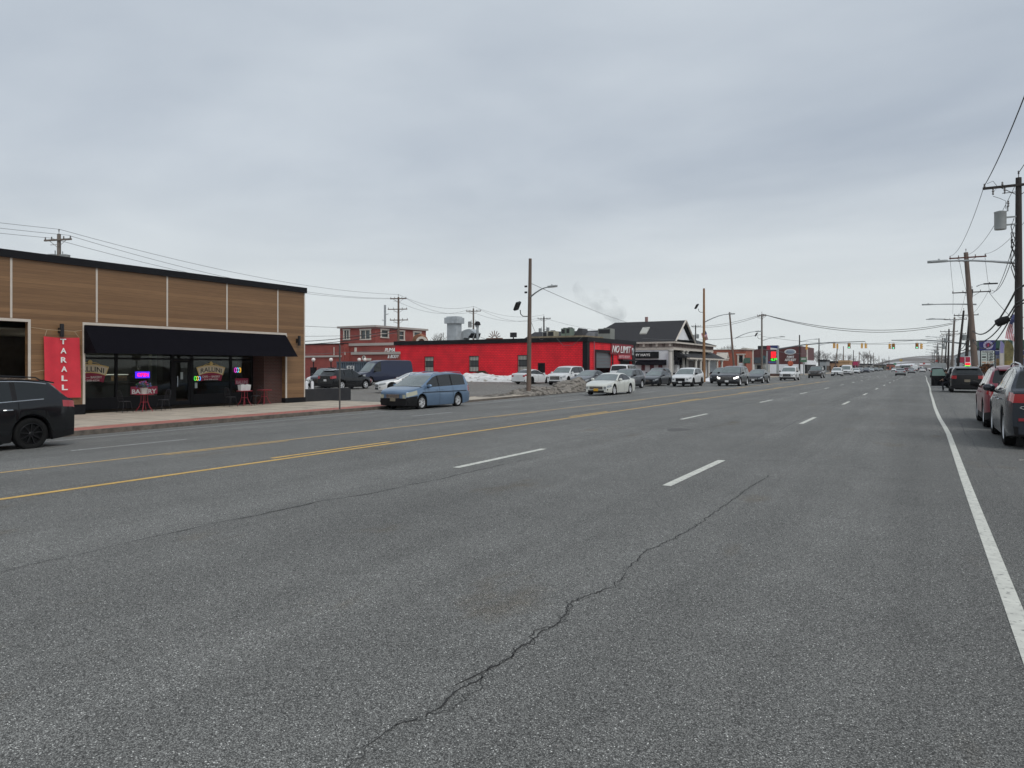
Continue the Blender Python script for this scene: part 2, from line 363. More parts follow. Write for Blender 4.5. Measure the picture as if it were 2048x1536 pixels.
def vehicle(name, kind, label, cat, x, y, head, pm, near=False, group=None, rim=None, bump_dark=False, clad=True, plate_f=None, plate_r=M_PLATEW,
            lamp=None, rails=False, step=None, spokes=5, door=True, z=None, over=None, chrome_side=False, tail=None, bed=False, mould=False, rear_text=None, grm=None):
    S = dict(SPEC[kind])
    if over: S.update(over)
    L, W, H, Rr, cl = S['L'], S['W'], S['H'], S['R'], S['clear']
    rim = rim or M_ALLOY; lamp = lamp or M_HEADL; tail = tail or M_TAIL
    root = empty(name, (x, y, (zg(x, y) if z is None else z)+.004), R(head), label, cat, group)
    sw = [S['fo'], S['fo']+S['wb']]; Ra = Rr+.055
    step = step or (.09 if near else .22)
    st = set([0, .03, L-.03, L, .12, L-.12, S['lf'], L-S['lr'], S['ws'][0], S['ws'][1], S['rw'][0], S['rw'][1]])
    for a, b in S['panes']: st |= {a, b}
    for a, _ in S['top']: st.add(a)
    for w0 in sw:
        for k in range(-8 if near else -4, 9 if near else 5):
            st.add(w0+Ra*math.sin(k/(8 if near else 4)*PI/2))
    k = 0.
    while k < L: st.add(k); k += step
    st = sorted(st); ss = [st[0]]
    for v in st[1:]:
        if v-ss[-1] > .012: ss.append(v)
        elif any(abs(v-q) < 1e-6 for q in (S['ws'][0], S['ws'][1], S['rw'][0], S['rw'][1], L)): ss[-1] = v
    def top(s):
        a = lerp_pts(S['top'], s)
        return (lerp_pts(S['top'], s-.06)+lerp_pts(S['top'], s+.06)+a*2)/4 if .06 < s < L-.06 else a
    def halfw(s):
        f = 1.
        if s < .75: f = 1-.22*(1-s/.75)**2.4
        if L-s < .5: f = min(f, 1-(1-S['rr'])*(1-(L-s)/.5)**2.2)
        return W/2*f
    def rows(s):
        w = halfw(s); zt = top(s); bl = min(lerp_pts(S['belt'], s), zt-.03)
        f = max(0, min(1, (zt-bl-.08)/(H-bl-.08))); w6 = w*(.945-(.945-S['wr'])*f)
        lh = S['lhf'] if s < L/2 else S['lhr']
        g = zt-bl
        zb = cl+(.05*(1-s/.6) if s < .6 else 0)+(.08*(1-(L-s)/.6) if L-s < .6 else 0)
        rr = [(w*.86, zb-.02), (w*.965, zb), (w*.992, zb+.17), (w, zb+(bl-zb)*(.66 if bump_dark and s < .7 else .52)), (w*.988, bl-lh), (w*.957, bl),
              (w*.940, bl+min(.03, g*.3)), (w6, zt-min(.085, g*.35)), (w6*.91, zt-min(.03, g*.12)), (w6*.55, zt-.002*0), (0, zt+.012)]
        for w0 in sw:
            if abs(s-w0) < Ra:
                za = Rr+math.sqrt(Ra*Ra-(s-w0)**2)
                rr = [(a, max(b, za+.02*j)) if j < 5 else (a, b) for j, (a, b) in enumerate(rr)]
        return rr
    RW = [rows(s) for s in ss]
    B = {}
    def bucket(key): return B.setdefault(key, MB())
    X = [L/2-s for s in ss]
    hgt = lambda i: RW[i][7][1]-RW[i][6][1]
    for i in range(len(ss)-1):
        sm = (ss[i]+ss[i+1])/2
        for side in (-1, 1):
            for j in range(10):
                q = [(X[i], side*RW[i][j][0], RW[i][j][1]), (X[i+1], side*RW[i+1][j][0], RW[i+1][j][1]),
                     (X[i+1], side*RW[i+1][j+1][0], RW[i+1][j+1][1]), (X[i], side*RW[i][j+1][0], RW[i][j+1][1])]
                key, mi = 'body', 0
                if j == 6:
                    for pi, (a, b) in enumerate(S['panes']):
                        if a <= sm <= b and (hgt(i)+hgt(i+1))/2 > .09: key = ('side_window', side, pi)
                    if key == 'body' and S['panes'][0][0] < sm < S['panes'][-1][1] and hgt(i) > .12: mi = 1
                elif j in (8, 9) and S['ws'][0] < sm < S['ws'][1]: key = 'windshield'
                elif j in (8, 9) and S['rw'][0] < sm < S['rw'][1] and kind != 'van': key = 'rear_window'
                elif j == 4 and .03 < sm < S['lf']: key = ('headlight', side)
                elif j == 4 and sm > L-S['lr']: key = ('taillight', side)
                elif j in (7, 8, 9) and S['ws'][0]-.09 < sm < S['ws'][0]: mi = 1
                elif j == 0: mi = 1
                elif j == 1 and clad: mi = 1
                elif bump_dark and j <= 2 and sm < .62: mi = 1
                bucket(key).add(q, [(0, 1, 2, 3)], mi)
    for end, i in ((0, 0), (1, len(ss)-1)):
        for j in range(10):
            a, b = RW[i][j], RW[i][j+1]
            hc = .70 if end else .76
            for ci, (u0, u1) in enumerate(((-1, -hc), (-hc, hc), (hc, 1))):
                q = [(X[i], a[0]*u0, a[1]), (X[i], a[0]*u1, a[1]), (X[i], b[0]*u1, b[1]), (X[i], b[0]*u0, b[1])]
                key, mi = 'body', 0
                if ci != 1 and j == 4: key = (('taillight' if end else 'headlight'), u0+u1 > 0 and 1 or -1)
                if j == 0 or (j <= 1 and (clad or end)) or (bump_dark and j <= 2 and not end): mi = 1
                bucket(key).add(q, [(0, 1, 2, 3)], mi)
    if near and door:                                  # door shut lines as part of the body skin
        bd = B['body']
        seams = [S['panes'][0][0]-.22, S['panes'][1][0]-.05]+([S['panes'][1][1]+.1] if len(S['panes']) > 2 else [])
        for s in seams:
            for side in (-1, 1):
                r0 = rows(s); xx = L/2-s
                for j in range(1, 5):
                    a, b = r0[j], r0[j+1]
                    bd.add([(xx, side*(a[0]+.003), a[1]), (xx-.014, side*(a[0]+.003), a[1]), (xx-.014, side*(b[0]+.003), b[1]), (xx, side*(b[0]+.003), b[1])], [(0, 1, 2, 3)], 1)
    if bed: pass
    body = B.pop('body').build('body', [pm, M_TRIM], root, 28, weld=True)
    for key, mb in B.items():
        nm = key if isinstance(key, str) else key[0]
        m_ = {'windshield': M_WSCR, 'rear_window': M_GLASSD, 'side_window': M_GLASSD, 'headlight': lamp, 'taillight': tail}[nm]
        mb.build(nm, m_, root, 30, weld=True)
    u = MB(); u.box(-L/2+.3, L/2-.3, -W*.34, W*.34, cl-.01, .62)
    for w0 in sw: u.box(L/2-w0-.07, L/2-w0+.07, -W*.43, W*.43, Rr-.07, Rr+.07)
    u.build('underbody', M_TRIM, root)
    for w0 in sw:
        for side in (-1, 1):
            wheel(root, L/2-w0, side*(W/2-.125), Rr, side, rim, near, spokes)
    # front: grille, lower intake, plate
    gw, g0, g1 = S['grille']; xf = L/2
    g = MB(); g.box(xf-.02, xf+.012, -gw*W/2*.78, gw*W/2*.78, g0, g1, 0)
    nb = 4 if near else 3
    for k in range(nb): zc = g0+(g1-g0)*(k+.5)/nb; g.box(xf+.012, xf+.02, -gw*W/2*.76, gw*W/2*.76, zc-.012, zc+.012, 1)
    g.box(xf+.010, xf+.026, -gw*W/2*.80, gw*W/2*.80, g1-.012, g1+.02, 1)
    g.build('grille', [M_TRIM, grm or M_CHROME], root)
    lo = MB(); lo.box(xf-.02, xf+.008, -W*.30, W*.30, cl+.05, cl+.17)
    for sd in (-1, 1): lo.cbox((xf-.085, sd*W*.385, cl+.21), (.05, .16, .09), 0, Matrix.Identity(4))
    lo.build('lower_intake', M_TRIM, root)
    if plate_f: MB().box(xf+.02, xf+.034, -.155, .155, max(g0-.14, cl+.12), max(g0+.02, cl+.28)).build('number_plate', plate_f, root)
    if plate_r: MB().box(-xf-.016, -xf-.002, -.155, .155, S['clear']+.48, S['clear']+.64).build('number_plate', plate_r, root)
    rb = MB(); rb.box(-xf-.012, -xf+.05, -W*.40, W*.40, cl+.10, cl+.30); rb.build('rear_bumper', M_TRIM if clad else pm, root)
    # mirrors, handles
    for side in (-1, 1):
        sm_ = S['panes'][0][0]+.02; zz = lerp_pts(S['belt'], sm_)
        mm = MB(); T = Matrix.Translation((L/2-sm_, side*(W/2+.075), zz+.10)) @ Matrix.Diagonal((.085, .125, .085, 1))
        mm.lathe([(.001, -1), (.75, -.8), (1, -.3), (1, .35), (.7, .85), (.001, 1)], 10, 0, T)
        mm.box(L/2-sm_-.03, L/2-sm_+.03, min(side*(W/2-.08), side*(W/2+.05)), max(side*(W/2-.08), side*(W/2+.05)), zz+.0, zz+.05, 1)
        mm.build('mirror', [pm if not clad else M_TRIM, M_TRIM], root, 40)
        if near:
            for pi in (0, 1):
                if pi >= len(S['panes']): break
                sh = S['panes'][pi][1]-.12 if kind != 'minivan' else (2.16, 2.62)[pi]
                h = MB(); h.tube([(L/2-sh-.10, side*(W/2+.005), zz-.1), (L/2-sh-.07, side*(W/2+.03), zz-.095), (L/2-sh+.07, side*(W/2+.03), zz-.095), (L/2-sh+.1, side*(W/2+.005), zz-.1)], .014, 6)
                h.build('door_handle', M_CHROME if chrome_side else pm, root, 40)
    if chrome_side:
        for side in (-1, 1):
            c = MB(); pts = []
            for s in [S['panes'][0][0]+.02*k for k in range(int((S['panes'][-1][1]-S['panes'][0][0])/.02))]:
                r0 = rows(s); pts.append((L/2-s, side*(r0[6][0]+.006), r0[6][1]))
            c.tube(pts[::6], .012, 6)
            pts = []
            for s in [S['panes'][0][0]+.02*k for k in range(int((S['panes'][-1][1]-S['panes'][0][0])/.02)+4)]:
                r0 = rows(s); pts.append((L/2-s, side*(r0[7][0]+.006), r0[7][1]))
            c.tube(pts[::6], .012, 6)
            c.build('chrome_window_trim', M_CHROME, root, 40)
    if rails:
        for side in (-1, 1):
            yy = side*W/2*S['wr']*.93; a, b = S['panes'][0][1]-.25, S['panes'][-1][1]-.05
            rl = MB(); rl.tube([(L/2-a, yy, top(a)-.015), (L/2-a-.12, yy, top(a+.12)+.045), (L/2-(a+b)/2, yy, top((a+b)/2)+.045), (L/2-b+.12, yy, top(b-.12)+.045), (L/2-b, yy, top(b)-.015)], .017, 6)
            rl.build('roof_rail', rails if not rails is True else M_DARKMET, root, 40)
    if mould:
        for side in (-1, 1):
            MB().box(L/2-4.7, L/2-1.0, min(side*(W/2-.02), side*(W/2+.012)), max(side*(W/2-.02), side*(W/2+.012)), .80, .83).build('side_moulding', M_TRIM, root)
    if kind in ('suv', 'bigsuv') and near:              # tailgate spoiler
        a = S['rw'][0]; sp = MB(); sp.add([(L/2-a+.12, -W*.33, top(a-.12)+.012), (L/2-a+.12, W*.33, top(a-.12)+.012), (L/2-a-.14, W*.31, top(a)+.0), (L/2-a-.14, -W*.31, top(a)+.0),
                                      (L/2-a+.12, -W*.33, top(a-.12)-.03), (L/2-a+.12, W*.33, top(a-.12)-.03), (L/2-a-.14, W*.31, top(a)-.035), (L/2-a-.14, -W*.31, top(a)-.035)],
                                      [(0, 1, 2, 3), (4, 7, 6, 5), (0, 4, 5, 1), (1, 5, 6, 2), (2, 6, 7, 3), (3, 7, 4, 0)]); sp.build('spoiler', pm, root)
    return root
# ---------------------------------------------------------------- ground, road, pavement
def kx(Y):                                     # left kerb line
    return lerp_pts([(-60, -20.9), (8, -21.0), (16, -21.8), (26, -22.4), (2000, -22.4)], Y)
YS = [-60, -20, -5, 0, 4, 8, 12, 16, 20, 26, 32, 38, 45, 55, 65, 90, 130, 200, 320, 500, 800, 1300, 2500]
def sheet(name, xs, ys, dz, m, kind='structure', xf=None):
    v = []; f = []
    for Y in ys:
        for X in xs:
            x_ = X if xf is None else xf(X, Y)
            v.append((x_, Y, zg(x_, Y)+dz))
    n = len(xs)
    for i in range(len(ys)-1):
        for j in range(n-1): f.append((i*n+j, i*n+j+1, (i+1)*n+j+1, (i+1)*n+j))
    return tag(MB().add(v, f).build(name, m), kind=kind)
M_GROUND = mat('bare_ground', (.13, .12, .10), .95, var=.3, vscale=.3)
sheet('ground', [-3000, -800, -300, -120, -60, -21.5, -10, 0, 10, 60, 300, 800, 3000], YS, -.09, M_GROUND)
sheet('road', [-22.5, -21.5, -20, -18, -16, -14, -12, -10, 0, 3.95], YS, 0, M_ASPH)
sheet('parking_lot', [-110, -60, -40, -28.9, -24.6], [29.5, 32, 38, 45, 55, 65, 90, 130, 200], .10, M_LOT)
# left pavement with kerb and red paver strip
def strip(mb, a, b, z0, z1, ys, mi=0, fa=None):
    """solid strip between offsets a<b from the kerb line (a, b measured away from the road)"""
    for Y0, Y1 in zip(ys, ys[1:]):
        vs = []
        for Y in (Y0, Y1):
            for o in (a, b):
                x_ = kx(Y)-o
                for z in (z0, z1): vs.append((x_, Y, zg(x_, Y)+z))
        mb.add(vs, [(1, 3, 7, 5), (0, 4, 6, 2), (0, 1, 5, 4), (2, 6, 7, 3), (0, 2, 3, 1), (4, 5, 7, 6)], mi)
yw = [-40, -10, 0, 4, 8, 12, 16, 20, 26, 29.5]
k_ = MB(); strip(k_, 0, .16, -.05, .145, yw); tag(k_.build('kerb', M_KERB), kind='structure')
M_PAVE = mat('pavement_slabs', (.44, .385, .31), .88, var=.14, vscale=.9, bump=.2, bscale=25, dirt=((.33, .29, .24), 1.6, .55))
pw = MB()
for Y0, Y1 in zip(yw, yw[1:]):
    vs = [(kx(Y)-(.16 if q == 0 else 0) if q == 0 else -29.3, Y, zg(-23, Y)+.14) for Y in (Y0, Y1) for q in (0, 1)]
    pw.add(vs, [(0, 1, 3, 2)])
tag(pw.build('pavement', M_PAVE), kind='structure')
bs = MB(); strip(bs, .16, 1.2, .10, .146, yw); tag(bs.build('paver_strip', M_BRICKP), kind='structure')
jt = MB()                                      # slab joints
Y = -6.
while Y < 29: jt.box(-28.85, kx(Y)-1.22, Y, Y+.016, zg(-23, Y)+.139, zg(-23, Y)+.143); Y += 1.55
for xo in (-24.9, -26.9):
    for Y0, Y1 in zip(yw[1:], yw[2:]): jt.add([(xo, Y0, zg(xo, Y0)+.143), (xo+.016, Y0, zg(xo, Y0)+.143), (xo+.016, Y1, zg(xo, Y1)+.143), (xo, Y1, zg(xo, Y1)+.143)], [(0, 1, 2, 3)])
tag(jt.build('pavement_joints', mat('joint_dirt', (.17, .14, .11), .95)), kind='structure')
yw2 = [29.5, 32, 38, 45, 52, 60]
k2 = MB(); strip(k2, 0, .16, -.05, .11, yw2); strip(k2, 2.2, 2.36, -.03, .135, yw2); tag(k2.build('kerb', M_KERB), kind='structure')
p2 = MB(); strip(p2, .16, 2.2, -.03, .118, yw2); tag(p2.build('pavement', M_PAVE), kind='structure')
yw3 = [74, 90, 130, 150]
k3 = MB(); strip(k3, 0, 2.0, -.05, .13, yw3); tag(k3.build('pavement', M_PAVE), kind='structure')
yw4 = [175, 250, 350, 500, 800]
k4 = MB(); strip(k4, 0, 3.0, -.05, .13, yw4); tag(k4.build('pavement', M_PAVE), kind='structure')
# right pavement
r_ = MB(); r_.box(3.95, 4.1, -20, 800, -.1, .14, 0); tag(r_.build('kerb', M_KERB), kind='structure')
r_ = MB(); r_.box(4.1, 6.6, -20, 800, -.1, .13, 0); tag(r_.build('pavement', M_PAVE), kind='structure')
tag(MB().box(6.6, 60, 30, 160, -.1, .06).build('forecourt', M_LOT), kind='structure')

# road markings: thin sheets 4 mm over the asphalt
def line(name, X0, w, y0, y1, m, xf=None, mb=None, dz=.004):
    mb = mb or MB(); n = max(1, int(math.ceil((y1-y0)/6)))
    if y1 > 200: n = 60
    ys = [y0+(y1-y0)*i/n for i in range(n+1)]
    if y1 > 60: ys = sorted(set(ys+[y for y in (8, 12, 16, 20, 26, 32, 38, 45, 55, 65, 90) if y0 < y < y1]))
    fx = xf or (lambda Y: X0)
    for a, b in zip(ys, ys[1:]):
        vs = []
        for Y in (a, b):
            for o in (-w/2, w/2): x_ = fx(Y)+o; vs.append((x_, Y, zg(x_, Y)+dz+max(0, Y-60)*.00004))
        mb.add(vs, [(0, 1, 3, 2)])
    return mb
def wob(Y): return .50+.03*math.sin(Y*.11)+.012*math.sin(Y*.31+1)-(.06 if Y > 20 else 0)*min(1, (Y-20)/6)
tag(line('', 0, .105, -2, 160, M_WHITE, wob).build('edge_line', M_WHITE), kind='structure')
mb = MB()
for X0 in (-3.0, -6.45):
    for k in range(-1, 14):
        y0 = 9.35+12.2*k
        line('', X0, .125, y0, y0+3.05, None, mb=mb)
tag(mb.build('lane_dashes', M_WHITE), kind='structure')
mb = MB()
for k in range(-1, 13):
    y0 = 8.55+12.6*k
    line('', 0, .09, y0, y0+2.85, None, xf=lambda Y: lerp_pts([(0, -15.8), (12, -16.1), (24, -16.7), (60, -16.75), (400, -16.7)], Y), mb=mb)
tag(mb.build('lane_dashes', M_WHITE2), kind='structure')
tag(line('', 0, .09, -2, 160, None, xf=lambda Y: kx(Y)+1.35).build('edge_line', M_WHITE2), kind='structure')
tag(line('', -9.68, .115, -6, 92, None).build('centre_line', M_YEL), kind='structure')
tag(line('', -12.9, .115, -6, 92, None).build('centre_line', M_YEL2), kind='structure')
mb = MB(); m2 = MB()
for k in range(-1, 7):
    y0 = 8.7+12.2*k
    line('', -9.93, .105, y0, y0+3.2, None, mb=mb); line('', -12.68, .085, y0-.2, y0+2.9, None, mb=m2)
tag(mb.build('centre_dashes', M_YEL), kind='structure'); tag(m2.build('centre_dashes', M_YEL2), kind='structure')
mb = MB()                                     # crossing road junction: stop bars and hatch bars
for i in range(9): line('', -11.0+i*1.2-.6, .3, 136, 139, None, mb=mb)
tag(mb.build('crosswalk_bars', M_WHITE2), kind='structure')

# cracks and seams in the asphalt
def crack(pts, w, seed, jag=.03, seg=.12, taper=True, name='asphalt_crack', m=None):
    rnd = random.Random(seed); P = []
    for (x0, y0), (x1, y1) in zip(pts, pts[1:]):
        L_ = math.hypot(x1-x0, y1-y0); n = max(1, int(L_/seg))
        for i in range(n): t = i/n; P.append((x0+(x1-x0)*t, y0+(y1-y0)*t))
    P.append(pts[-1]); v = []; f = []; ox = 0
    for i, (x_, y_) in enumerate(P):
        ox = ox*.6+rnd.uniform(-jag, jag)*1.35; a = P[max(i-1, 0)]; b = P[min(i+1, len(P)-1)]
        d = Vector((b[0]-a[0], b[1]-a[1])).normalized(); nx, ny = -d.y, d.x
        ww = w*rnd.uniform(.35, 1.3)
        if taper: ww *= min(1, .25+3*min(i, len(P)-1-i)/len(P))
        for q in (-1, 1):
            X_, Y_ = x_+nx*(ox+q*ww/2), y_+ny*(ox+q*ww/2); v.append((X_, Y_, zg(X_, Y_)+.003))
        if i: k = 2*i; f.append((k-2, k-1, k+1, k))
    return tag(MB().add(v, f).build(name, m or M_CRACK), kind='structure')
CR = [[(-2.0, 2.12), (-2.02, 2.31), (-2.03, 2.47), (-1.99, 2.57), (-1.96, 2.67), (-1.97, 2.81), (-1.97, 3.03), (-1.98, 3.12), (-1.97, 3.27), (-1.99, 3.5), (-1.97, 3.65), (-2.0, 3.75), (-1.98, 3.95), (-2.0, 4.14), (-2.07, 4.38), (-2.03, 4.6), (-1.94, 4.84), (-1.98, 5.1), (-2.05, 5.38)], [(-2.05, 5.63), (-2.08, 5.89), (-2.03, 6.43), (-2.0, 6.8), (-1.99, 7.32), (-1.97, 8.07), (-1.99, 8.75), (-2.0, 9.78), (-1.97, 11.07)], [(-6.23, 2.79), (-6.25, 3.17), (-6.24, 3.58), (-6.3, 4.23), (-6.28, 4.78), (-6.24, 5.44), (-6.23, 6.19), (-6.07, 6.99), (-6.01, 8.19), (-6.01, 9.98), (-5.84, 12.53)], [(-2.05, 2.94), (-2.03, 3.08), (-2.01, 3.29)]]
crack(CR[0], .011, 3, .013, .026); crack(CR[0], .006, 33, .03, .03); crack([CR[0][-1]]+CR[1], .011, 4, .011, .03, taper=False)
crack(CR[2], .016, 5, .016, .15); crack(CR[3], .012, 8, .012, .1)
M_SEAM = mat('seam_dark', (.085, .087, .088), .9)
crack([(-3.35, 13), (-3.2, 18), (-3.3, 30), (-3.15, 60)], .035, 11, .02, .5, name='asphalt_seam', m=M_SEAM)
crack([(-6.8, 12.5), (-6.75, 30), (-6.8, 70)], .03, 12, .02, .5, name='asphalt_seam', m=M_SEAM)
pt = MB(); pt.add([(-5.45+.28*math.cos(a)*(1+.25*math.sin(3*a)), 17.9+.5*math.sin(a), .0035) for a in [k*PI/9 for k in range(18)]], [tuple(range(18))]); tag(pt.build('road_patch', mat('tar_patch', (.09, .088, .084), .8)), kind='structure')
crack([(.95, 12.5), (.9, 20), (1.0, 34), (.85, 60)], .03, 14, .02, .5, name='asphalt_seam', m=M_SEAM)
crack([(-3.4, 12.3), (-1.8, 12.9), (.15, 12.2)], .02, 15, .03, .3, name='asphalt_seam', m=M_SEAM)
crack([(-9, 31), (-4, 31.6), (2, 31)], .03, 16, .03, .5, name='asphalt_seam', m=M_SEAM)

# ---------------------------------------------------------------- wood clad corner building with the cafe
FX = -28.9
wb = empty('wood_clad_building', (FX-5, 15, -.28), 0, 'flat-roofed shop building clad in brown wood planks behind the left pavement', 'building')
wb_off = Vector((FX-5, 15, -.28))
class PB(MB):                                 # world coordinates -> local of a parent standing at off
    def build(s, name, mats, parent=None, smooth=None, weld=False, off=None):
        if parent is not None:
            inv = parent_matrix(parent).inverted()
            s.v = [inv @ Vector(v) for v in s.v]
        return MB.build(s, name, mats, parent, smooth, weld)
def parent_matrix(o):
    m = Matrix.Translation(o.location) @ o.rotation_euler.to_matrix().to_4x4()
    return parent_matrix(o.parent) @ m if o.parent else m
def ptext(name, body, m, origin, xdir, zdir, w, h, parent, **kw):
    t = text(name, body, m, origin, xdir, zdir, w, h, parent, **kw)
    inv = parent_matrix(parent).inverted()
    for v in t.data.vertices: v.co = inv @ v.co
    return t
wa = PB(); Z0 = -.30
wa.box(FX-.25, FX, 2.0, 27.56, 3.30, 5.62); wa.box(FX-.25, FX, 13.9, 15.92, .12, 3.30); wa.box(FX-.25, FX, 26.24, 27.56, .0, 3.30)
wa.box(FX-.25, FX, 2.0, 6.0, .12, 3.30); wa.box(-45, FX-.25, 27.3, 27.56, Z0, 5.62); wa.box(-45, FX-.25, 2, 2.25, Z0, 5.62)
wa.box(-45, -44.7, 2.25, 27.3, Z0, 5.62)
wa.build('wall', M_WOOD, wb)
for a_, b_, c_ in ((13.86, 15.96, .14), (26.2, 27.6, .0), (2, 6.05, .14)): pl = PB(); pl.box(FX-.3, FX+.04, a_, b_, Z0, c_); pl.build('plinth', M_BLACK, wb)
cp = PB(); cp.box(-45.1, FX+.10, 1.9, 27.66, 5.62, 5.90); cp.build('parapet_cap', M_BLACK, wb)
PB().box(-44.9, FX-.3, 2.2, 27.4, 5.2, 5.3).build('roof', M_ROOF, wb)
tr = PB()
for y0 in (13.31, 16.42, 19.51, 22.62, 25.72): tr.box(FX+.001, FX+.02, y0-.035, y0+.035, 3.42, 5.62)
tr.box(FX+.001, FX+.035, 15.86, 26.30, 3.30, 3.40); tr.box(FX+.001, FX+.035, 15.86, 15.95, .14, 3.30); tr.box(FX+.001, FX+.035, 26.22, 26.32, .0, 3.30)
tr.box(FX+.001, FX+.035, 6, 13.96, 3.30, 3.40); tr.box(FX+.001, FX+.035, 13.87, 13.96, .14, 3.30)
tr.box(FX-.02, FX+.025, 27.52, 27.58, 0, 5.62)
tr.build('trim', M_CREAM, wb)
# brick returns, soffit, shop interior
for q_ in ((-30.6, FX-.25, 25.05, 27.3), (-31.2, FX-.25, 6, 12.6), (-30.1, FX-.26, 15.5, 15.9)): br = PB(); br.box(*q_, Z0, 3.3); br.build('brick_return', M_BRICKR, wb)
so = PB(); so.box(-30.2, FX-.26, 15.9, 25.05, 3.22, 3.30); so.build('soffit', M_CREAM, wb)
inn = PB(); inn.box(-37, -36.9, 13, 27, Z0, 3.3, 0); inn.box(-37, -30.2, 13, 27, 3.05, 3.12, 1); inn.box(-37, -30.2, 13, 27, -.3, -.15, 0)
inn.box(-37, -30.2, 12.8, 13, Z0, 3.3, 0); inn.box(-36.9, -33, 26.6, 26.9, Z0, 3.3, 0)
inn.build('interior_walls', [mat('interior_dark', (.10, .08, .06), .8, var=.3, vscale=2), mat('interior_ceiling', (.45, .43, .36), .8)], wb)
ct = PB(); ct.box(-33.5, -32.9, 16.5, 20.2, -.15, .95, 0); ct.box(-33.5, -32.9, 16.5, 20.2, 1.25, 1.28, 1); ct.box(-35.5, -35.2, 17, 23.5, .9, 2.4, 0)
for y_ in (17.0, 18.3, 19.6): ct.box(-33.3, -33.0, y_, y_+.6, .97, 1.2, 2)
ct.build('display_counter', [mat('counter_grey', (.16, .16, .15), .5), mat('counter_light', (.9, .9, .85), .4, emit=(1, .97, .9), estr=1.2), mat('pastry_trays', (.35, .22, .12), .8, var=.5, vscale=9)], wb)
for y_ in (16.6, 19.2, 22.4, 24.2): q = PB(); q.box(-33.2, -32.0, y_-.3, y_+.3, 3.0, 3.05); q.build('ceiling_lamp', mat('lit_ceiling_lamp', (.9, .88, .8), .5, emit=(1, .9, .72), estr=3.), wb)
pcx = PB(); pcx.box(-31.2, -31.15, 24.1, 25.0, .9, 2.0, 0); pcx.build('interior_board', mat('pale_interior_post', (.42, .45, .42), .7), wb)
pcx = PB(); pcx.box(-31.0, -30.75, 20.0, 20.25, -.15, 3.05, 0)
pcx.build('interior_column', mat('pale_interior_post', (.42, .45, .42), .7), wb)
fr = PB()
SX = -30.0
for y_, w_ in ((15.92, .08), (17.87, .10), (20.5, .14), (21.5, .14), (23.7, .10), (24.98, .08)): fr.box(SX-.06, SX+.06, y_-w_/2, y_+w_/2, Z0+.15, 3.25)
for a, b in ((15.9, 25.0),): fr.box(SX-.055, SX+.055, a, b, 1.95, 2.03); fr.box(SX-.055, SX+.055, a, b, 3.14, 3.24)
for a, b in ((15.9, 20.43), (21.57, 25.0)): fr.box(SX-.07, SX+.07, a, b, Z0+.13, .33)
fr.build('shopfront_frame', mat('shopfront_black', (.006, .006, .008), .5, spec=.2), wb)
def glassmat():
    m = bpy.data.materials.new('shop_glass'); m.use_nodes = True; n, l = nodes_of(m); n.remove(n['Principled BSDF'])
    tr_ = n.new('ShaderNodeBsdfTransparent'); tr_.inputs[0].default_value = (.55, .58, .55, 1); gl = n.new('ShaderNodeBsdfGlossy'); gl.inputs['Roughness'].default_value = .02
    fz = n.new('ShaderNodeFresnel'); fz.inputs[0].default_value = 1.45; mx = n.new('ShaderNodeMixShader')
    ad = n.new('ShaderNodeMath'); ad.inputs[1].default_value = .0; l.new(fz.outputs[0], ad.inputs[0])
    l.new(ad.outputs[0], mx.inputs[0]); l.new(tr_.outputs[0], mx.inputs[1]); l.new(gl.outputs[0], mx.inputs[2]); l.new(mx.outputs[0], n['Material Output'].inputs[0]); return m
M_GLASS = glassmat()
for a, b in ((15.96, 17.82), (17.92, 20.43), (21.57, 23.65), (23.75, 24.94)):
    gp = PB(); gp.box(SX-.012, SX+.012, a, b, .33, 1.95); gp.build('window_pane', M_GLASS, wb)
    gp = PB(); gp.box(SX-.012, SX+.012, a, b, 2.03, 3.14); gp.build('transom_pane', M_GLASS, wb)
d = PB(); d.box(SX-.04, SX+.04, 20.58, 21.42, Z0+.16, .05, 0); d.box(SX-.04, SX+.04, 20.58, 20.68, .05, 1.93, 0); d.box(SX-.04, SX+.04, 21.33, 21.42, .05, 1.93, 0); d.box(SX-.04, SX+.04, 20.68, 21.33, 1.83, 1.93, 0)
dd = d.build('door', M_BLACK, wb)
PB().box(SX-.01, SX+.01, 20.68, 21.33, .05, 1.83).build('door_pane', M_GLASS, dd)
PB().box(SX+.04, SX+.08, 20.72, 20.75, .7, 1.2).build('handle', M_CHROME, dd)
gp = PB(); gp.box(SX-.012, SX+.012, 20.58, 21.42, 2.03, 3.14); gp.build('transom_pane', M_GLASS, wb)
# left shop entry (only its edge shows)
le = PB(); le.box(-31.6, -31.2, 6, 13.4, Z0, 3.3); le.build('dark_shopfront', M_BLACK, wb)
# awning (sloping canvas on brackets)
aw = PB(); A0, A1 = 15.90, 26.24; zt_, zb_ = 3.28, 2.16; xo = FX+.92
aw.add([(FX+.04, A0, zt_), (FX+.04, A1, zt_), (xo, A0, zb_), (xo, A1, zb_), (FX+.04, A0, zb_), (FX+.04, A1, zb_)], [(0, 2, 3, 1), (1, 3, 5), (0, 4, 2)])
aw.add([(FX+.04, A0, zt_-.02), (FX+.04, A1, zt_-.02), (xo-.02, A0, zb_), (xo-.02, A1, zb_)], [(0, 1, 3, 2)])
awo = aw.build('awning', M_AWN, wb)
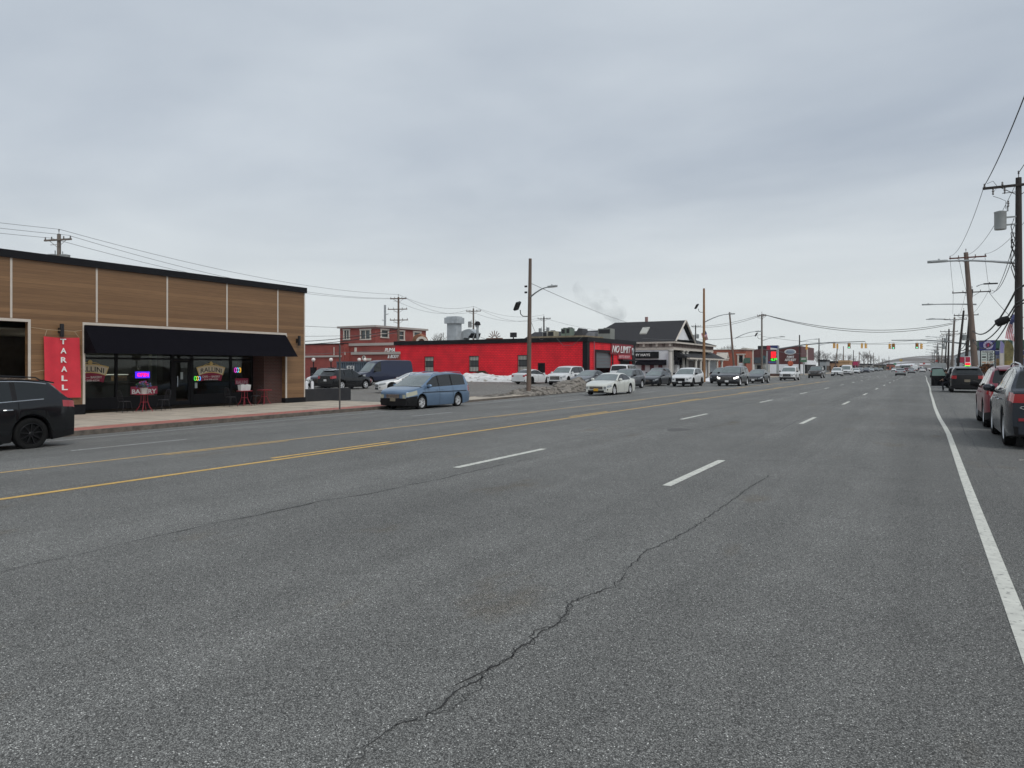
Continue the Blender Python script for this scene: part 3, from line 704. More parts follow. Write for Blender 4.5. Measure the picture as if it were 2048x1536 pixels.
# window lettering of the cafe
M_LOGO = mat('logo_cream', (.86, .76, .58), .7); M_LOGOG = mat('logo_gold', (.82, .62, .25), .6); M_LOGOR = mat('logo_maroon', (.36, .035, .08), .7); M_LOGOT = mat('logo_white', (.85, .75, .72), .6)
def cafe_logo(yc, zc, w):
    x = SX+.035
    def fan(y_half, z0, z1, a, n=14, d=.004):
        pts = []
        for i in range(n+1): t = -1+2*i/n; pts.append((yc+y_half*t, zc+z1+a*(1-t*t)))
        for i in range(n+1): t = 1-2*i/n; pts.append((yc+(y_half*.82)*t, zc+z0+a*(1-t*t)))
        return pts
    def plate(pts, m, name, dx, par):
        b = PB(); n = len(pts)//2; q = []
        for i in range(n-1):
            b.add([(x+dx, *pts[i]), (x+dx, *pts[i+1]), (x+dx, *pts[2*n-2-i]), (x+dx, *pts[2*n-1-i]),
                   (x+dx-.004, *pts[i]), (x+dx-.004, *pts[i+1]), (x+dx-.004, *pts[2*n-2-i]), (x+dx-.004, *pts[2*n-1-i])],
                  [(0, 1, 2, 3), (4, 7, 6, 5), (0, 4, 5, 1), (2, 6, 7, 3)])
        return b.build(name, m, par)
    s = w/2
    base = plate(fan(s*.86, -.30*s*2, .02*s, .10*s), M_LOGOR, 'window_logo', 0, wb)
    plate(fan(s, -.25*s, .22*s, .16*s), M_LOGOG, 'logo_band', .006, base)
    plate(fan(s*.93, -.20*s, .17*s, .16*s), M_LOGO, 'logo_panel', .012, base)
    c = PB(); pts = [(yc+s*.55*math.cos(PI*i/12), zc+.26*s+.20*s*math.sin(PI*i/12)) for i in range(13)]
    c.tube([(x+.008, *p) for p in pts], .012, 6); c.lathe([(.001, 0), (.12*s, .0), (.12*s, .01), (.001, .01)], 14, 0, Matrix.Translation((x+.004, yc, zc+.46*s)) @ Matrix.Rotation(PI/2, 4, 'Y'))
    c.build('logo_crest', M_LOGOG, base)
    ptext('lettering', 'RALLINI', M_TEXTK, (x+.016, yc-.72*s, zc-.12*s), (0, 1, 0), (0, 0, 1), 1.44*s, .26*s, base, depth=.003, curve=.10*s, bold=.01)
    ptext('lettering', 'CAFE — BAKERY', M_LOGOT, (x+.012, yc-.62*s, zc-.38*s), (0, 1, 0), (0, 0, 1), 1.24*s, .12*s, base, depth=.003, bold=.02)
    ptext('lettering', '516-208-6534', M_LOGOT, (x+.012, yc-.48*s, zc-.54*s), (0, 1, 0), (0, 0, 1), .96*s, .10*s, base, depth=.003, bold=.02)
cafe_logo(16.75, 1.45, 1.60); cafe_logo(22.55, 1.42, 1.62)
def wsign(y0, w, z0, h, body, th, fill, tm):
    b = PB(); b.box(SX+.03, SX+.04, y0, y0+w, z0, z0+h); o = b.build('window_sign', fill, wb)
    ptext('lettering', body, tm, (SX+.045, y0+.05, z0+.02), (0, 1, 0), (0, 0, 1), w-.1, th, o, depth=.004, bold=.03)
wsign(18.5, 1.25, .42, .34, 'BAKERY', .2, M_LOGOR, M_TEXTW); wsign(23.95, .8, .75, .3, 'RALLINI', .17, M_LOGOR, mat('pinkish_lettering', (.55, .38, .42), .6))
nb_ = PB(); nb_.box(SX+.02, SX+.05, 18.72, 19.38, 1.13, 1.42)
no_ = nb_.build('open_sign', mat('neon_blue', (.02, .01, .3), .4, emit=(.07, .02, 1.), estr=1.1), wb)
ptext('lettering', 'OPEN', mat('neon_red', (.5, .01, .05), .4, emit=(1., .01, .09), estr=1.5), (SX+.056, 18.79, 1.19), (0, 1, 0), (0, 0, 1), .52, .17, no_, depth=.01, bold=.03)
def neonblob(name, y, z, w, h, cols):
    b = PB(); o = None
    for i, c in enumerate(cols):
        t = PB(); yy = y+w*(i+.5)/len(cols)
        t.tube([(SX+.05, yy+.5*w/len(cols)*math.cos(a), z+h/2+h*.5*math.sin(a)) for a in [k*PI/5 for k in range(11)]], .018, 6)
        q = t.build('neon_ring', mat('neon_%d' % i+name, c, .4, emit=c, estr=.8), o or wb)
        if o is None: o = q; q.name = name
neonblob('neon_card_sign', 21.62, .98, .34, .2, [(.1, .8, .1), (.8, .5, .02), (.1, .4, .9)])
neonblob('neon_emblem', 23.9, 1.35, .38, .24, [(.8, .05, .6), (.05, .6, .8), (.9, .5, .05)])
st_ = PB(); st_.box(SX+.045, SX+.05, 20.9, 21.03, 1.05, 1.38); st_.build('paper_notice', mat('notice_paper', (.40, .46, .46), .8), wb)
st_ = PB(); st_.box(SX+.03, SX+.036, 21.66, 21.8, .62, .88); st_.build('paper_notice', mat('notice_paper', (.40, .46, .46), .8), wb)
# wall lanterns, banner
for y_, z0, z1 in ((14.98, 2.78, 3.28), (27.0, 2.76, 3.28)):
    b = PB(); b.lathe([(.001, z0), (.075, z0), (.075, z1), (.001, z1)], 14, 0, Matrix.Translation((FX+.20, y_, 0))); b.box(FX, FX+.15, y_-.05, y_+.05, z0+.15, z1-.15)
    b.build('wall_light', M_DARKMET, wb, 40)
bn = empty('banner', (FX+.06, 14.95, 1.5), 0, 'red vertical fabric banner with white capital letters tied to the wood wall', 'banner')
cl = PB(); NB, MBn = 10, 24
vs = []; fs = []
for i in range(NB+1):
    for j in range(MBn+1):
        u = i/NB; v = j/MBn
        yy = 14.36+u*1.32+.03*(v-.5); zz = .42+v*2.36
        if v < .06: yy += 0
        xx = FX+.10+.035*math.sin(u*7+v*3)*(1-v*.3)+.02*math.sin(u*15)
        vs.append((xx, yy+.06*(1-v), zz+.03*math.sin(u*PI)*(-1 if v > .9 else 0)))
for i in range(NB):
    for j in range(MBn): a = i*(MBn+1)+j; fs.append((a, a+1, a+MBn+2, a+MBn+1))
cl.add(vs, fs); cl.add([(x-.006, y, z) for x, y, z in vs], [f[::-1] for f in fs]); cl.build('cloth', M_REDFAB, bn, 60)
for i, ch in enumerate('TARALL'):
    w_ = .22; ptext('lettering', ch, M_TEXTW, (FX+.155, 14.94+.012*i, 2.50-i*.355), (0, 1, 0), (0, 0, 1), w_, .21, bn, depth=.004, bold=.03)
rp = PB(); rp.tube([(FX+.05, 13.96, 3.10), (FX+.1, 14.5, 3.04), (FX+.25, 15.0, 3.02), (FX+.1, 15.5, 3.02), (FX+.05, 15.86, 3.08)], .008, 5)
for a, b in (((14.42, 2.80), (14.5, 3.04)), ((15.68, 2.78), (15.5, 3.02)), ((14.40, 1.5), (13.96, 1.42)), ((15.72, 1.55), (15.88, 1.50))): r2_ = PB(); r2_.tube([(FX+.10, *a), (FX+.09, *b)], .007, 5); r2_.build('rope', M_ROPE, bn)
rp.build('rope', M_ROPE, bn)
# low black wall right of the building
lw = PB(); lw.box(-29.25, -28.95, 27.66, 31.2, -.35, .42); tag(lw.build('low_wall', M_PLANTH), 'low black wall between the wood building and the parking lot', 'wall')

# bistro furniture
def bistro_table(x, y, label, tall=.74):
    t = empty('bistro_table', (x, y, zg(x, y)+.146), 0, label, 'table', 'red bistro tables outside the cafe')
    b = MB(); b.lathe([(.001, tall-.03), (.36, tall-.03), (.38, tall-.015), (.36, tall), (.001, tall)], 28); b.build('table_top', M_REDMET, t, 30)
    for k in range(4):
        a = k*PI/2+PI/4; l_ = MB(); l_.tube([(.12*math.cos(a), .12*math.sin(a), tall-.03), (.13*math.cos(a), .13*math.sin(a), .42), (.2*math.cos(a), .2*math.sin(a), .2), (.33*math.cos(a), .33*math.sin(a), .012)], .014, 6); l_.build('leg', M_REDMET, t)
    r_ = MB(); r_.tube([(.13*math.cos(a), .13*math.sin(a), .4) for a in [k*PI/8 for k in range(17)]], .01, 5); r_.build('ring', M_REDMET, t)
    return t
def bistro_chair(x, y, rz, label):
    t = empty('bistro_chair', (x, y, zg(x, y)+.146), R(rz), label, 'chair', 'black metal bistro chairs outside the cafe')
    b = MB(); b.lathe([(.001, .44), (.2, .44), (.21, .455), (.2, .47), (.001, .47)], 20); b.build('seat', M_DARKMET, t, 30)
    for sx_, sy_ in ((1, 1), (1, -1), (-1, 1), (-1, -1)):
        l_ = MB(); l_.tube([(.15*sx_, .15*sy_, .44), (.17*sx_, .17*sy_, .25), (.23*sx_, .2*sy_, .012)], .012, 6); l_.build('leg', M_DARKMET, t)
    bk = MB(); bk.tube([(-.17, -.18, .45), (-.22, -.19, .7), (-.25, -.12, .88), (-.26, 0, .92), (-.25, .12, .88), (-.22, .19, .7), (-.17, .18, .45)], .012, 6)
    for q in (-.1, 0, .1): bk.tube([(-.18, q, .46), (-.25, q, .9)], .007, 5)
    bk.tube([(-.2, -.19, .6), (-.22, .19, .6)], .007, 5); bk.build('backrest', M_DARKMET, t)
    return t
T1 = (-28.35, 18.1); T2 = (-28.35, 23.2); T3 = (-28.6, 24.6)
bistro_table(*T1, 'red metal bistro table holding the flower pot below the neon open sign')
bistro_table(*T2, 'red metal bistro table with paper bags in front of the middle of the shopfront')
bistro_table(*T3, 'bare red metal bistro table against the brick return')
for (x_, y_), dy, rz, lb in ((T1, -.85, 90, 'black bistro chair on the left side of the flower pot table'), (T1, .85, -90, 'black bistro chair between the flower pot table and the shop door'),
                         (T2, -.8, 90, 'black bistro chair left of the table with paper bags'), (T2, .65, -90, 'black bistro chair between the second and third red tables')):
    bistro_chair(x_+.02, y_+dy, rz, lb)
zt1 = zg(*T1)+.146+.74
fp = empty('flower_pot', (T1[0], T1[1]-.02, zt1), 0, 'white pot of purple and pink flowers on the red bistro table', 'flower pot')
b = MB(); b.lathe([(.001, 0), (.11, 0), (.16, .26), (.145, .26), (.1, .03)], 20); b.build('pot', mat('white_pot', (.55, .56, .52), .5), fp, 30)
rnd = random.Random(3)
for nm, cs, n_, rr in (('leaves', (.03, .07, .03), 130, .30), ('petals', (.10, .09, .30), 90, .31), ('petals', (.34, .04, .12), 60, .2)):
    b = MB()
    for i in range(n_):
        a = rnd.uniform(0, 2*PI); q = rr*math.sqrt(rnd.random()); z = .27+rnd.uniform(0, .30)*(1-q*1.5); s_ = rnd.uniform(.03, .055)
        T = Matrix.Translation((q*math.cos(a), q*math.sin(a), z)) @ Matrix.Rotation(rnd.uniform(0, 3), 4, Vector((rnd.random(), rnd.random(), 1)))
        b.add([(-s_, 0, 0), (0, -s_*.6, .01), (s_, 0, 0), (0, s_*.6, .015)], [(0, 1, 2, 3)], 0, T)
    b.build(nm, mat('flower_'+nm+str(cs[0]), cs, .7), fp)
for dy, lb in ((-.15, 'left white paper bag on the second red bistro table'), (.13, 'right white paper bag on the second red bistro table')):
    b = MB(); b.add([(-.09, -.13, 0), (.09, -.13, 0), (.09, .13, 0), (-.09, .13, 0), (-.11, -.17, .28), (.11, -.15, .30), (.11, .16, .27), (-.11, .17, .3)], [(0, 3, 2, 1), (0, 1, 5, 4), (1, 2, 6, 5), (2, 3, 7, 6), (3, 0, 4, 7)])
    o = b.build('paper_bag', mat('white_paper', (.55, .56, .55), .8, var=.1)); o.location = (T2[0], T2[1]+dy, zt1-.02+.022+(zg(*T2)-zg(*T1))); tag(o, lb, 'bag', 'paper bags on the bistro table')
# ---------------------------------------------------------------- red body shop
rs = empty('red_body_shop', (-45, 78, -.1), 0, 'low red painted block building with black fascia and an open garage door', 'building')
RX, RY, RY2, RXL, RT = -31.7, 71.1, 86.0, -58.4, 4.93
WINS = [(-53.68, -52.37, 1.1, 2.92), (-47.05, -45.75, 1.12, 2.95), (-40.35, -39.2, 1.15, 3.0)]
def wall_with_holes(mb, axis, c0, c1, a0, a1, z0, z1, holes, mi=0):
    """wall slab: axis 'x' runs along X (slab between y=c0..c1); holes (a0,a1,z0,z1)"""
    def bx(p, q, r, t):
        if q-p < 1e-3 or t-r < 1e-3: return
        if axis == 'x': mb.box(p, q, c0, c1, r, t, mi)
        else: mb.box(c0, c1, p, q, r, t, mi)
    cur = a0
    for h in sorted(holes):
        bx(cur, h[0], z0, z1); bx(h[0], h[1], z0, h[2]); bx(h[0], h[1], h[3], z1); cur = h[1]
    bx(cur, a1, z0, z1)
w = PB()
DOOR = (-37.76, -36.85, -.15, 2.12)
wall_with_holes(w, 'x', RY, RY+.25, RXL, RX-.25, -.3, 4.5, WINS+[DOOR])
GAR = [(76.45-2.9, 78.3, -.2, 3.35), (80.9, 84.4, -.2, 2.4)]
wall_with_holes(w, 'y', RX-.25, RX, RY, RY2, -.3, 4.5, GAR)
w.box(RXL, RX-.25, RY2-.25, RY2, -.3, 4.5); w.box(RXL, RXL+.25, RY+.25, RY2-.25, -.3, 4.5)
w.add([(RXL+.02, RY+.02, -.3), (RXL+.02, RY+.02, 2.6), (RXL-3.2, RY+.02, 1.9), (RXL-3.2, RY+.02, -.3), (RXL+.02, RY+.3, -.3), (RXL+.02, RY+.3, 2.6), (RXL-3.2, RY+.3, 1.9), (RXL-3.2, RY+.3, -.3)], [(0, 1, 2, 3), (7, 6, 5, 4), (1, 5, 6, 2), (2, 6, 7, 3)])
w.build('wall', M_REDW, rs)
f = PB(); f.box(RXL-.15, RX+.15, RY-.15, RY+.25, 4.44, RT); f.box(RX-.25, RX+.15, RY+.25, RY2+.1, 4.44, RT); f.box(RXL-.15, RXL+.2, RY+.25, RY2, 4.44, RT); f.box(RXL, RX-.25, RY2-.25, RY2+.1, 4.44, RT)
f.box(RX-.27, RX+.06, RY-.06, RY+.6, -.3, 4.44); f.box(RX-.5, RX-.27, RY-.06, RY, -.3, 4.44)
f.box(RX, RX+.05, 73.25, 73.55, -.2, 3.6); f.box(RX, RX+.05, 78.3, 78.6, -.2, 3.6); f.box(RX, RX+.05, 73.55, 78.3, 3.35, 3.6)
f.box(RX, RX+.05, RY2-1.1, RY2+.04, -.3, 4.44)
f.build('fascia', M_BLACK, rs)
PB().box(RXL+.2, RX-.3, RY+.3, RY2-.3, 4.3, 4.42).build('roof', mat('roof_membrane', (.16, .15, .13), .9, var=.3), rs)
for x0, x1, z0, z1 in WINS:
    fr = PB(); fr.box(x0, x0+.05, RY+.05, RY+.12, z0, z1); fr.box(x1-.05, x1, RY+.05, RY+.12, z0, z1); fr.box(x0, x1, RY+.05, RY+.12, z0, z0+.06); fr.box(x0, x1, RY+.05, RY+.12, z1-.06, z1)
    wo = fr.build('window', mat('window_cream', (.42, .40, .34), .7), rs)
    p = PB(); p.box(x0+.05, x1-.05, RY+.08, RY+.1, z0+.55, z1-.5, 0); p.box(x0+.05, x1-.05, RY+.075, RY+.1, z1-.5, z1-.06, 1); p.box(x0+.05, x1-.05, RY+.075, RY+.1, z0+.06, z0+.55, 1)
    p.build('pane', [mat('dusty_glass', (.11, .12, .12), .25), mat('glazed_block', (.66, .67, .60), .5)], wo)
    g = PB(); n_ = 6
    for k in range(n_+1): x_ = x0+(x1-x0)*k/n_; g.box(x_-.018, x_+.018, RY-.05, RY-.02, z0-.05, z1+.05)
    for z_ in (z0, z0+.65, z1-.55, z1): g.box(x0-.05, x1+.05, RY-.055, RY-.015, z_-.025, z_+.025)
    g.build('bars', M_BLACK, wo)
d = PB(); d.box(-37.76, -37.66, RY-.02, RY+.2, -.15, 2.12); d.box(-36.95, -36.85, RY-.02, RY+.2, -.15, 2.12); d.box(-37.66, -36.95, RY-.02, RY+.2, 2.0, 2.12); d.box(-37.66, -36.95, RY+.1, RY+.16, -.15, 2.0)
d.build('door', M_BLACK, rs)
ins = PB(); ins.box(RX-8, RX-.3, RY+.5, RY2-.5, -.14, -.1); ins.box(RX-8, RX-7.9, RY+.5, RY2-.5, -.1, 4.2)
ins.box(-33.2, -32.2, 74.3, 76.2, -.1, 1.1, 1); ins.build('garage_interior', [mat('garage_dark', (.05, .05, .055), .8), mat('garage_clutter', (.03, .03, .04), .5, var=.8, vscale=3)], rs)
dr = PB()
for k in range(5): z_ = 3.35-.36*k; dr.box(RX-.22, RX-.17, 73.55, 78.3, z_-.35, z_)
dr.build('garage_door', mat('garage_panel', (.12, .13, .14), .5), rs)
dr = PB(); dr.box(RX-.22, RX-.16, 80.9, 84.4, -.2, 2.4); dr.build('garage_door', M_BLACK, rs)
hd = PB(); hd.box(RX, RX+.55, 80.3, 85.6, 2.38, 2.6); hd.build('canopy', M_BLACK, rs)
sb = PB(); sb.add([(RX+.02, 77.5, 3.15), (RX+.02, 85.0, 3.15), (RX+.02, 85.0, 4.42), (RX+.02, 77.9, 4.42), (RX+.14, 77.5, 3.15), (RX+.14, 85.0, 3.15), (RX+.14, 85.0, 4.42), (RX+.14, 77.9, 4.42)],
                  [(4, 5, 6, 7), (0, 3, 2, 1), (0, 1, 5, 4), (1, 2, 6, 5), (2, 3, 7, 6), (3, 0, 4, 7)])
s_o = sb.build('sign_board', mat('sign_dark_red', (.20, .010, .018), .6), rs)
ptext('lettering', 'NO LIMIT', M_TEXTW, (RX+.16, 77.85, 3.36), (0, 1, .0), (0, 0, 1), 6.2, .84, s_o, depth=.06, shear=.34, bold=.0)
s2 = PB(); s2.box(RX+.02, RX+.13, 79.9, 84.2, 2.62, 3.14); s2o = s2.build('sign_board', mat('sign_red', (.42, .03, .05), .6), rs)
ptext('lettering', 'AUTO BODY', mat('sign_pink', (.62, .38, .40), .6), (RX+.15, 80.05, 2.72), (0, 1, 0), (0, 0, 1), 3.7, .34, s2o, depth=.03, shear=.2, bold=.02)
e = PB(); e.lathe([(.001, 0), (.35, 0), (.3, .1), (.001, .1)], 10, 0, Matrix.Translation((RX+.15, 84.75, 3.75)) @ Matrix.Rotation(PI/2, 4, 'Y')); e.box(RX+.15, RX+.2, 84.5, 85.0, 3.15, 3.6); e.build('emblem', M_GALV, s_o)
dp = PB(); dp.tube([(RX+.2, 72.6, -.2), (RX+.2, 72.6, 4.5)], .06, 6); dp.build('downpipe', mat('pinkish_pipe', (.30, .09, .11), .6), rs)
cb = PB(); cb.tube([(-35.3, RY-.2, 4.85), (-34.4, RY-.3, 4.0), (-33.3, RY-.3, 4.05), (-32.2, RY-.25, 4.9)], .02, 5); cb.build('loose_cable', M_WIREG, rs)
# rooftop items
def top(name, mb, m, label, cat, smooth=None, group=None): return tag(mb.build(name, m, None, smooth), label, cat, group)
def rpos(px, Y): return xat(px, Y)
ZR = 4.42
x0, x1 = rpos(898, 75), rpos(923, 75)
b = MB(); b.box(x0+.25, x1-.25, 74.2, 75.4, ZR, zat(x0, 75, 648)); z = zat(x0, 75, 648); b.box(x0, x1, 73.95, 75.65, z, z+.75); b.box(x0+.2, x1-.2, 74.15, 75.45, z+.75, z+.9)
top('exhaust_duct', b, mat('sheet_metal', (.42, .45, .47), .55, metal=.25, var=.2, vscale=1.5), 'tall square grey exhaust stack with a wide cap on the red building roof', 'duct')
x0, x1 = rpos(916, 76), rpos(934, 76)
b = MB(); b.box(x0-.6, x1, 75.5, 76.9, ZR, ZR+.75)
pts = [(x0, ZR+.75), (x1-.1, ZR+.75)]
arc = [(x0+.2+(1.9)*(1-math.cos(a)), ZR+.75+1.35*math.sin(a)) for a in [k*PI/12 for k in range(7)]]
poly = [(x0+.1, ZR+.75)]+arc+[(x1+1.55, ZR+1.55), (x1+1.25, ZR+.85), (x1-.1, ZR+1.0), (x1-.35, ZR+.75)]
b.add([(x1+1.57, 75.6, ZR+1.5), (x1+1.27, 75.6, ZR+.9), (x1+1.27, 76.8, ZR+.9), (x1+1.57, 76.8, ZR+1.5)], [(0, 1, 2, 3)], 1); b.add([(x1+.5, 75.48, ZR+1.0), (x1+1.2, 75.48, ZR+.87), (x1+1.5, 75.48, ZR+1.5), (x1+1.0, 75.48, ZR+1.55)], [(0, 1, 2, 3)], 1)  # black faces paint in the darkness of the open duct outlet
b.prism(poly, 75.5, 76.9, 0, Matrix(((1, 0, 0, 0), (0, 0, 1, 0), (0, 1, 0, 0), (0, 0, 0, 1))))
top('elbow_duct', b, [mat('sheet_metal', (0, 0, 0)), M_BLACK], 'grey sheet metal elbow duct bending right beside the tall exhaust stack', 'duct')
b = MB(); xx = rpos(955, 75); b.tube([(xx, 75, ZR), (xx, 75, 6.9)], .16, 10, 0); b.lathe([(.001, .45), (.3, .35), (.42, .0), (.3, -.05), (.001, -.05)], 14, 1, Matrix.Translation((xx, 75, 6.95)))
top('vent_pipe', b, [M_GALV, M_BLACK], 'vent pipe with a black mushroom cap on the red building roof', 'vent', 40)
b = MB(); xx = rpos(989, 73); b.box(xx-1.0, xx+1.0, 72.7, 73.3, 4.9, 5.15)
for k in range(7): a = PI*(k+.5)/7; b.tube([(xx+.25*math.cos(a), 73, 5.15+.2*math.sin(a)), (xx+.85*math.cos(a), 73, 5.2+.85*math.sin(a))], .05, 5)
top('sunburst_ornament', b, mat('rusty_brown', (.16, .075, .05), .8), 'brown fan-shaped metal ornament on the edge of the red building roof', 'ornament')
b = MB(); xx = rpos(1026, 71.2); b.box(xx-.34, xx+.34, 71.1, 71.5, 5.1, 5.65); b.box(xx-.05, xx+.05, 71.25, 71.35, 4.9, 5.1)
top('floodlight', b, M_DARKMET, 'small square floodlight standing on the black fascia of the red building', 'floodlight')
b = MB(); xa, xb = rpos(823, 73), rpos(850, 73); cx = (xa+xb)/2
b.lathe([(.001, -.5), (.95, -.5), (1.1, 0), (.95, .5), (.001, .5)], 20, 0, Matrix.Translation((cx-.1, 73.5, 4.9)) @ Matrix.Rotation(PI/2, 4, 'X')); b.lathe([(.42, .0), (.72, .0), (.72, .5), (.42, .5)], 18, 1, Matrix.Translation((cx+.65, 72.95, 4.85)) @ Matrix.Rotation(PI/2, 4, 'X') @ Matrix.Rotation(.5, 4, 'Y'), True)
top('roof_fan', b, [mat('rust_orange', (.24, .10, .05), .8, var=.4, vscale=3), M_CREAM], 'round rusty roof fan housing above the left end of the red wall', 'fan', 40)
b = MB(); b.box(rpos(1060, 74), rpos(1172, 74), 73.6, 80, 4.42, 5.25)
top('roof_curb', b, mat('tan_flashing', (.22, .18, .12), .85, var=.3), 'long tan roof curb on the right part of the red building roof', 'roof curb')
for px0, px1, y0, zt_, lb, cc in ((1095, 1108, 77, 662, 'rusty beige air conditioner left of the white roof stack', (.33, .31, .24)), (1122, 1131, 77, 657, 'left one of two green roof vents', (.16, .21, .17)), (1132, 1140, 77, 656, 'right one of two green roof vents', (.15, .19, .16)),
                              (1145, 1165, 78, 656, 'dark slanted roof hood behind the tan curb', (.05, .05, .055)), (1165, 1188, 79, 663, 'grey metal roof box right of the dark slanted hood', (.24, .25, .27)), (1196, 1221, 79, 657, 'grey air conditioner on a stand above the garage door', (.22, .23, .21)),
                              (1085, 1094, 77.5, 663, 'small grey round-topped roof unit at the left end of the tan curb', (.30, .31, .30))):
    x0, x1 = rpos(px0, y0), rpos(px1, y0); z = zat((x0+x1)/2, y0, zt_); b = MB()
    if 'slanted' in lb: b.add([(x0, y0, ZR+.8), (x1, y0, ZR+.8), (x1, y0, z-.1), (x0+.8, y0, z), (x0, y0+1.5, ZR+.8), (x1, y0+1.5, ZR+.8), (x1, y0+1.5, z-.1), (x0+.8, y0+1.5, z)], [(0, 1, 2, 3), (7, 6, 5, 4), (0, 4, 5, 1), (1, 5, 6, 2), (2, 6, 7, 3), (3, 7, 4, 0)])
    else:
        b.box(x0, x1, y0, y0+1.3, ZR+(.3 if 'stand' in lb else 0), z)
        b.box(x0+.08, x1-.08, y0-.02, y0, z-.6, z-.1, 1)
        if 'stand' in lb: b.box(x0+.1, x1-.1, y0+.2, y0+.4, ZR, ZR+.3, 1)
        b.lathe([(.001, .1), (.3, .1), (.34, 0)], 12, 1, Matrix.Translation(((x0+x1)/2, y0+.6, z)))
    top('roof_unit', b, [mat('unit_%.2f_%.2f' % cc[:2], cc, .7, var=.2, vscale=2), M_DARKMET], lb, 'roof unit')

# ---------------------------------------------------------------- restaurant in dark red brick
rt = empty('brick_restaurant', (-69, 80, -.3), 0, 'two-storey dark red brick building with cream bands and white window frames behind the parking lot', 'building')
w = PB(); RXc = -65.8
yr = yat(852, RXc)
RW1 = [(xat(689, 75.8), xat(698, 75.8)), (xat(722.5, 75.8), xat(740, 75.8))]
wall_with_holes(w, 'x', 75.8, 76.05, -72.4, RXc, -.3, 7.2, [(a, b_, zat(a, 75.8, 678), zat(a, 75.8, 661)) for a, b_ in RW1])
RW2 = [(yat(763, RXc), yat(775, RXc), 660.5, 674), (yat(797, RXc), yat(807, RXc), 663, 679), (yat(828, RXc), yat(840, RXc), 665, 678)]
wall_with_holes(w, 'y', RXc-.25, RXc, 76.05, yr, -.3, 7.2, [(a, b_, zat(RXc, (a+b_)/2, p1), zat(RXc, (a+b_)/2, p0)) for a, b_, p0, p1 in RW2])
w.box(-72.4, RXc-.25, yr-.25, yr, -.3, 7.2); w.box(-72.4, -72.15, 76.05, yr-.25, -.3, 7.2)
xl, xr = xat(684, 74.5), xat(832, 74.5); w.box(xl, xr, 74.5, 75.8, -.3, 4.6)
x3, x4 = xat(705, 71), xat(800, 71); w.box(x3, x4, 71, 74.5, -.3, 3.3)
x5, x6 = xat(560, 73.5), xat(684, 73.5); w.box(x5, x6+.4, 73.5, 77, -.3, 4.85)
w.build('wall', M_REST, rt)
c = PB(); c.box(-72.7, RXc+.3, 75.5, 76.1, 7.2, 7.48); c.box(RXc-.3, RXc+.3, 76.1, yr+.2, 7.2, 7.48); c.box(xl-.1, xr, 74.38, 75.9, 4.6, 4.95); c.box(x3-.15, x4, 70.85, 74.45, 3.3, 3.62); c.box(x5, x6-.05, 73.35, 73.5, 3.05, 3.3)
c.build('cornice', mat('cornice_grey', (.40, .36, .33), .7), rt)
PB().box(x5, x6+.4, 73.4, 77, 4.85, 4.98).build('parapet', M_BLACK, rt)
for a, b_ in RW1:
    z0, z1 = zat(a, 75.8, 678), zat(a, 75.8, 661); q = PB()
    q.box(a-.2, a, 75.72, 75.85, z0, z1); q.box(b_, b_+.2, 75.72, 75.85, z0, z1); q.box(a-.28, b_+.28, 75.70, 75.85, z1, z1+.2); q.box(a-.24, b_+.24, 75.70, 75.85, z0-.16, z0); q.box((a+b_)/2-.05, (a+b_)/2+.05, 75.74, 75.85, z0, z1)
    wo = q.build('window', M_CREAM, rt); q = PB(); q.box(a, b_, 75.88, 75.9, z0, z1); q.build('pane', mat('dark_pane', (.06, .075, .08), .15), wo)
for a, b_, p0, p1 in RW2:
    ym = (a+b_)/2; z0, z1 = zat(RXc, ym, p1), zat(RXc, ym, p0); q = PB(); X_ = RXc
    q.box(X_-.05, X_+.08, a-.25, a, z0, z1); q.box(X_-.05, X_+.08, b_, b_+.25, z0, z1); q.box(X_-.05, X_+.1, a-.3, b_+.3, z1, z1+.2); q.box(X_-.05, X_+.1, a-.3, b_+.3, z0-.16, z0); q.box(X_-.05, X_+.05, a, b_, (z0+z1)/2-.05, (z0+z1)/2+.05)
    wo = q.build('window', M_CREAM, rt); q = PB(); q.box(X_-.12, X_-.1, a, b_, z0, z1); q.build('pane', mat('dark_pane', (0, 0, 0)), wo)
xp = xat(769, 74.4)
ptext('lettering', "PUMA'S", M_TEXTW, (xp, 74.45, zat(xp, 74.4, 705)), (1, 0, 0), (0, 0, 1), 2.3, .62, rt, depth=.05, shear=.3, bold=.02)
xp = xat(775, 70.9); ptext('lettering', "& BODY", M_TEXTW, (xp, 70.95, zat(xp, 70.9, 716.5)), (1, 0, 0), (0, 0, 1), 1.9, .45, rt, depth=.05, shear=.3, bold=.02)
cx = xat(727, 70.9); cz = zat(cx, 70.9, 716)
q = PB(); q.lathe([(.001, 0), (.34, 0), (.34, .05), (.001, .05)], 22, 0, Matrix.Translation((cx, 71, cz)) @ Matrix.Rotation(PI/2, 4, 'X')); q.box(cx+.35, cx+1.25, 70.94, 71, cz-.33, cz-.03, 0)
so_ = q.build('round_sign', mat('sign_offwhite', (.6, .55, .48), .6), rt)
ptext('lettering', '2', M_TEXTK, (cx-.12, 70.93, cz-.2), (1, 0, 0), (0, 0, 1), .24, .42, so_, depth=.03, bold=.03)
q = PB(); xx = xat(711, 72.5); q.box(xx-.12, xx+.12, 72.4, 72.6, 3.62, 4.3); q.build('roof_pot', M_CREAM, rt)
for p, y0, y1 in ((668, 694, 710), (690, 704, 710)):
    q = PB(); xx = xat(p, 73.4); q.tube([(xx, 73.4, zat(xx, 73.4, y1)), (xx, 73.4, zat(xx, 73.4, y0))], .07, 6); q.build('white_pipe', M_CREAM, rt)

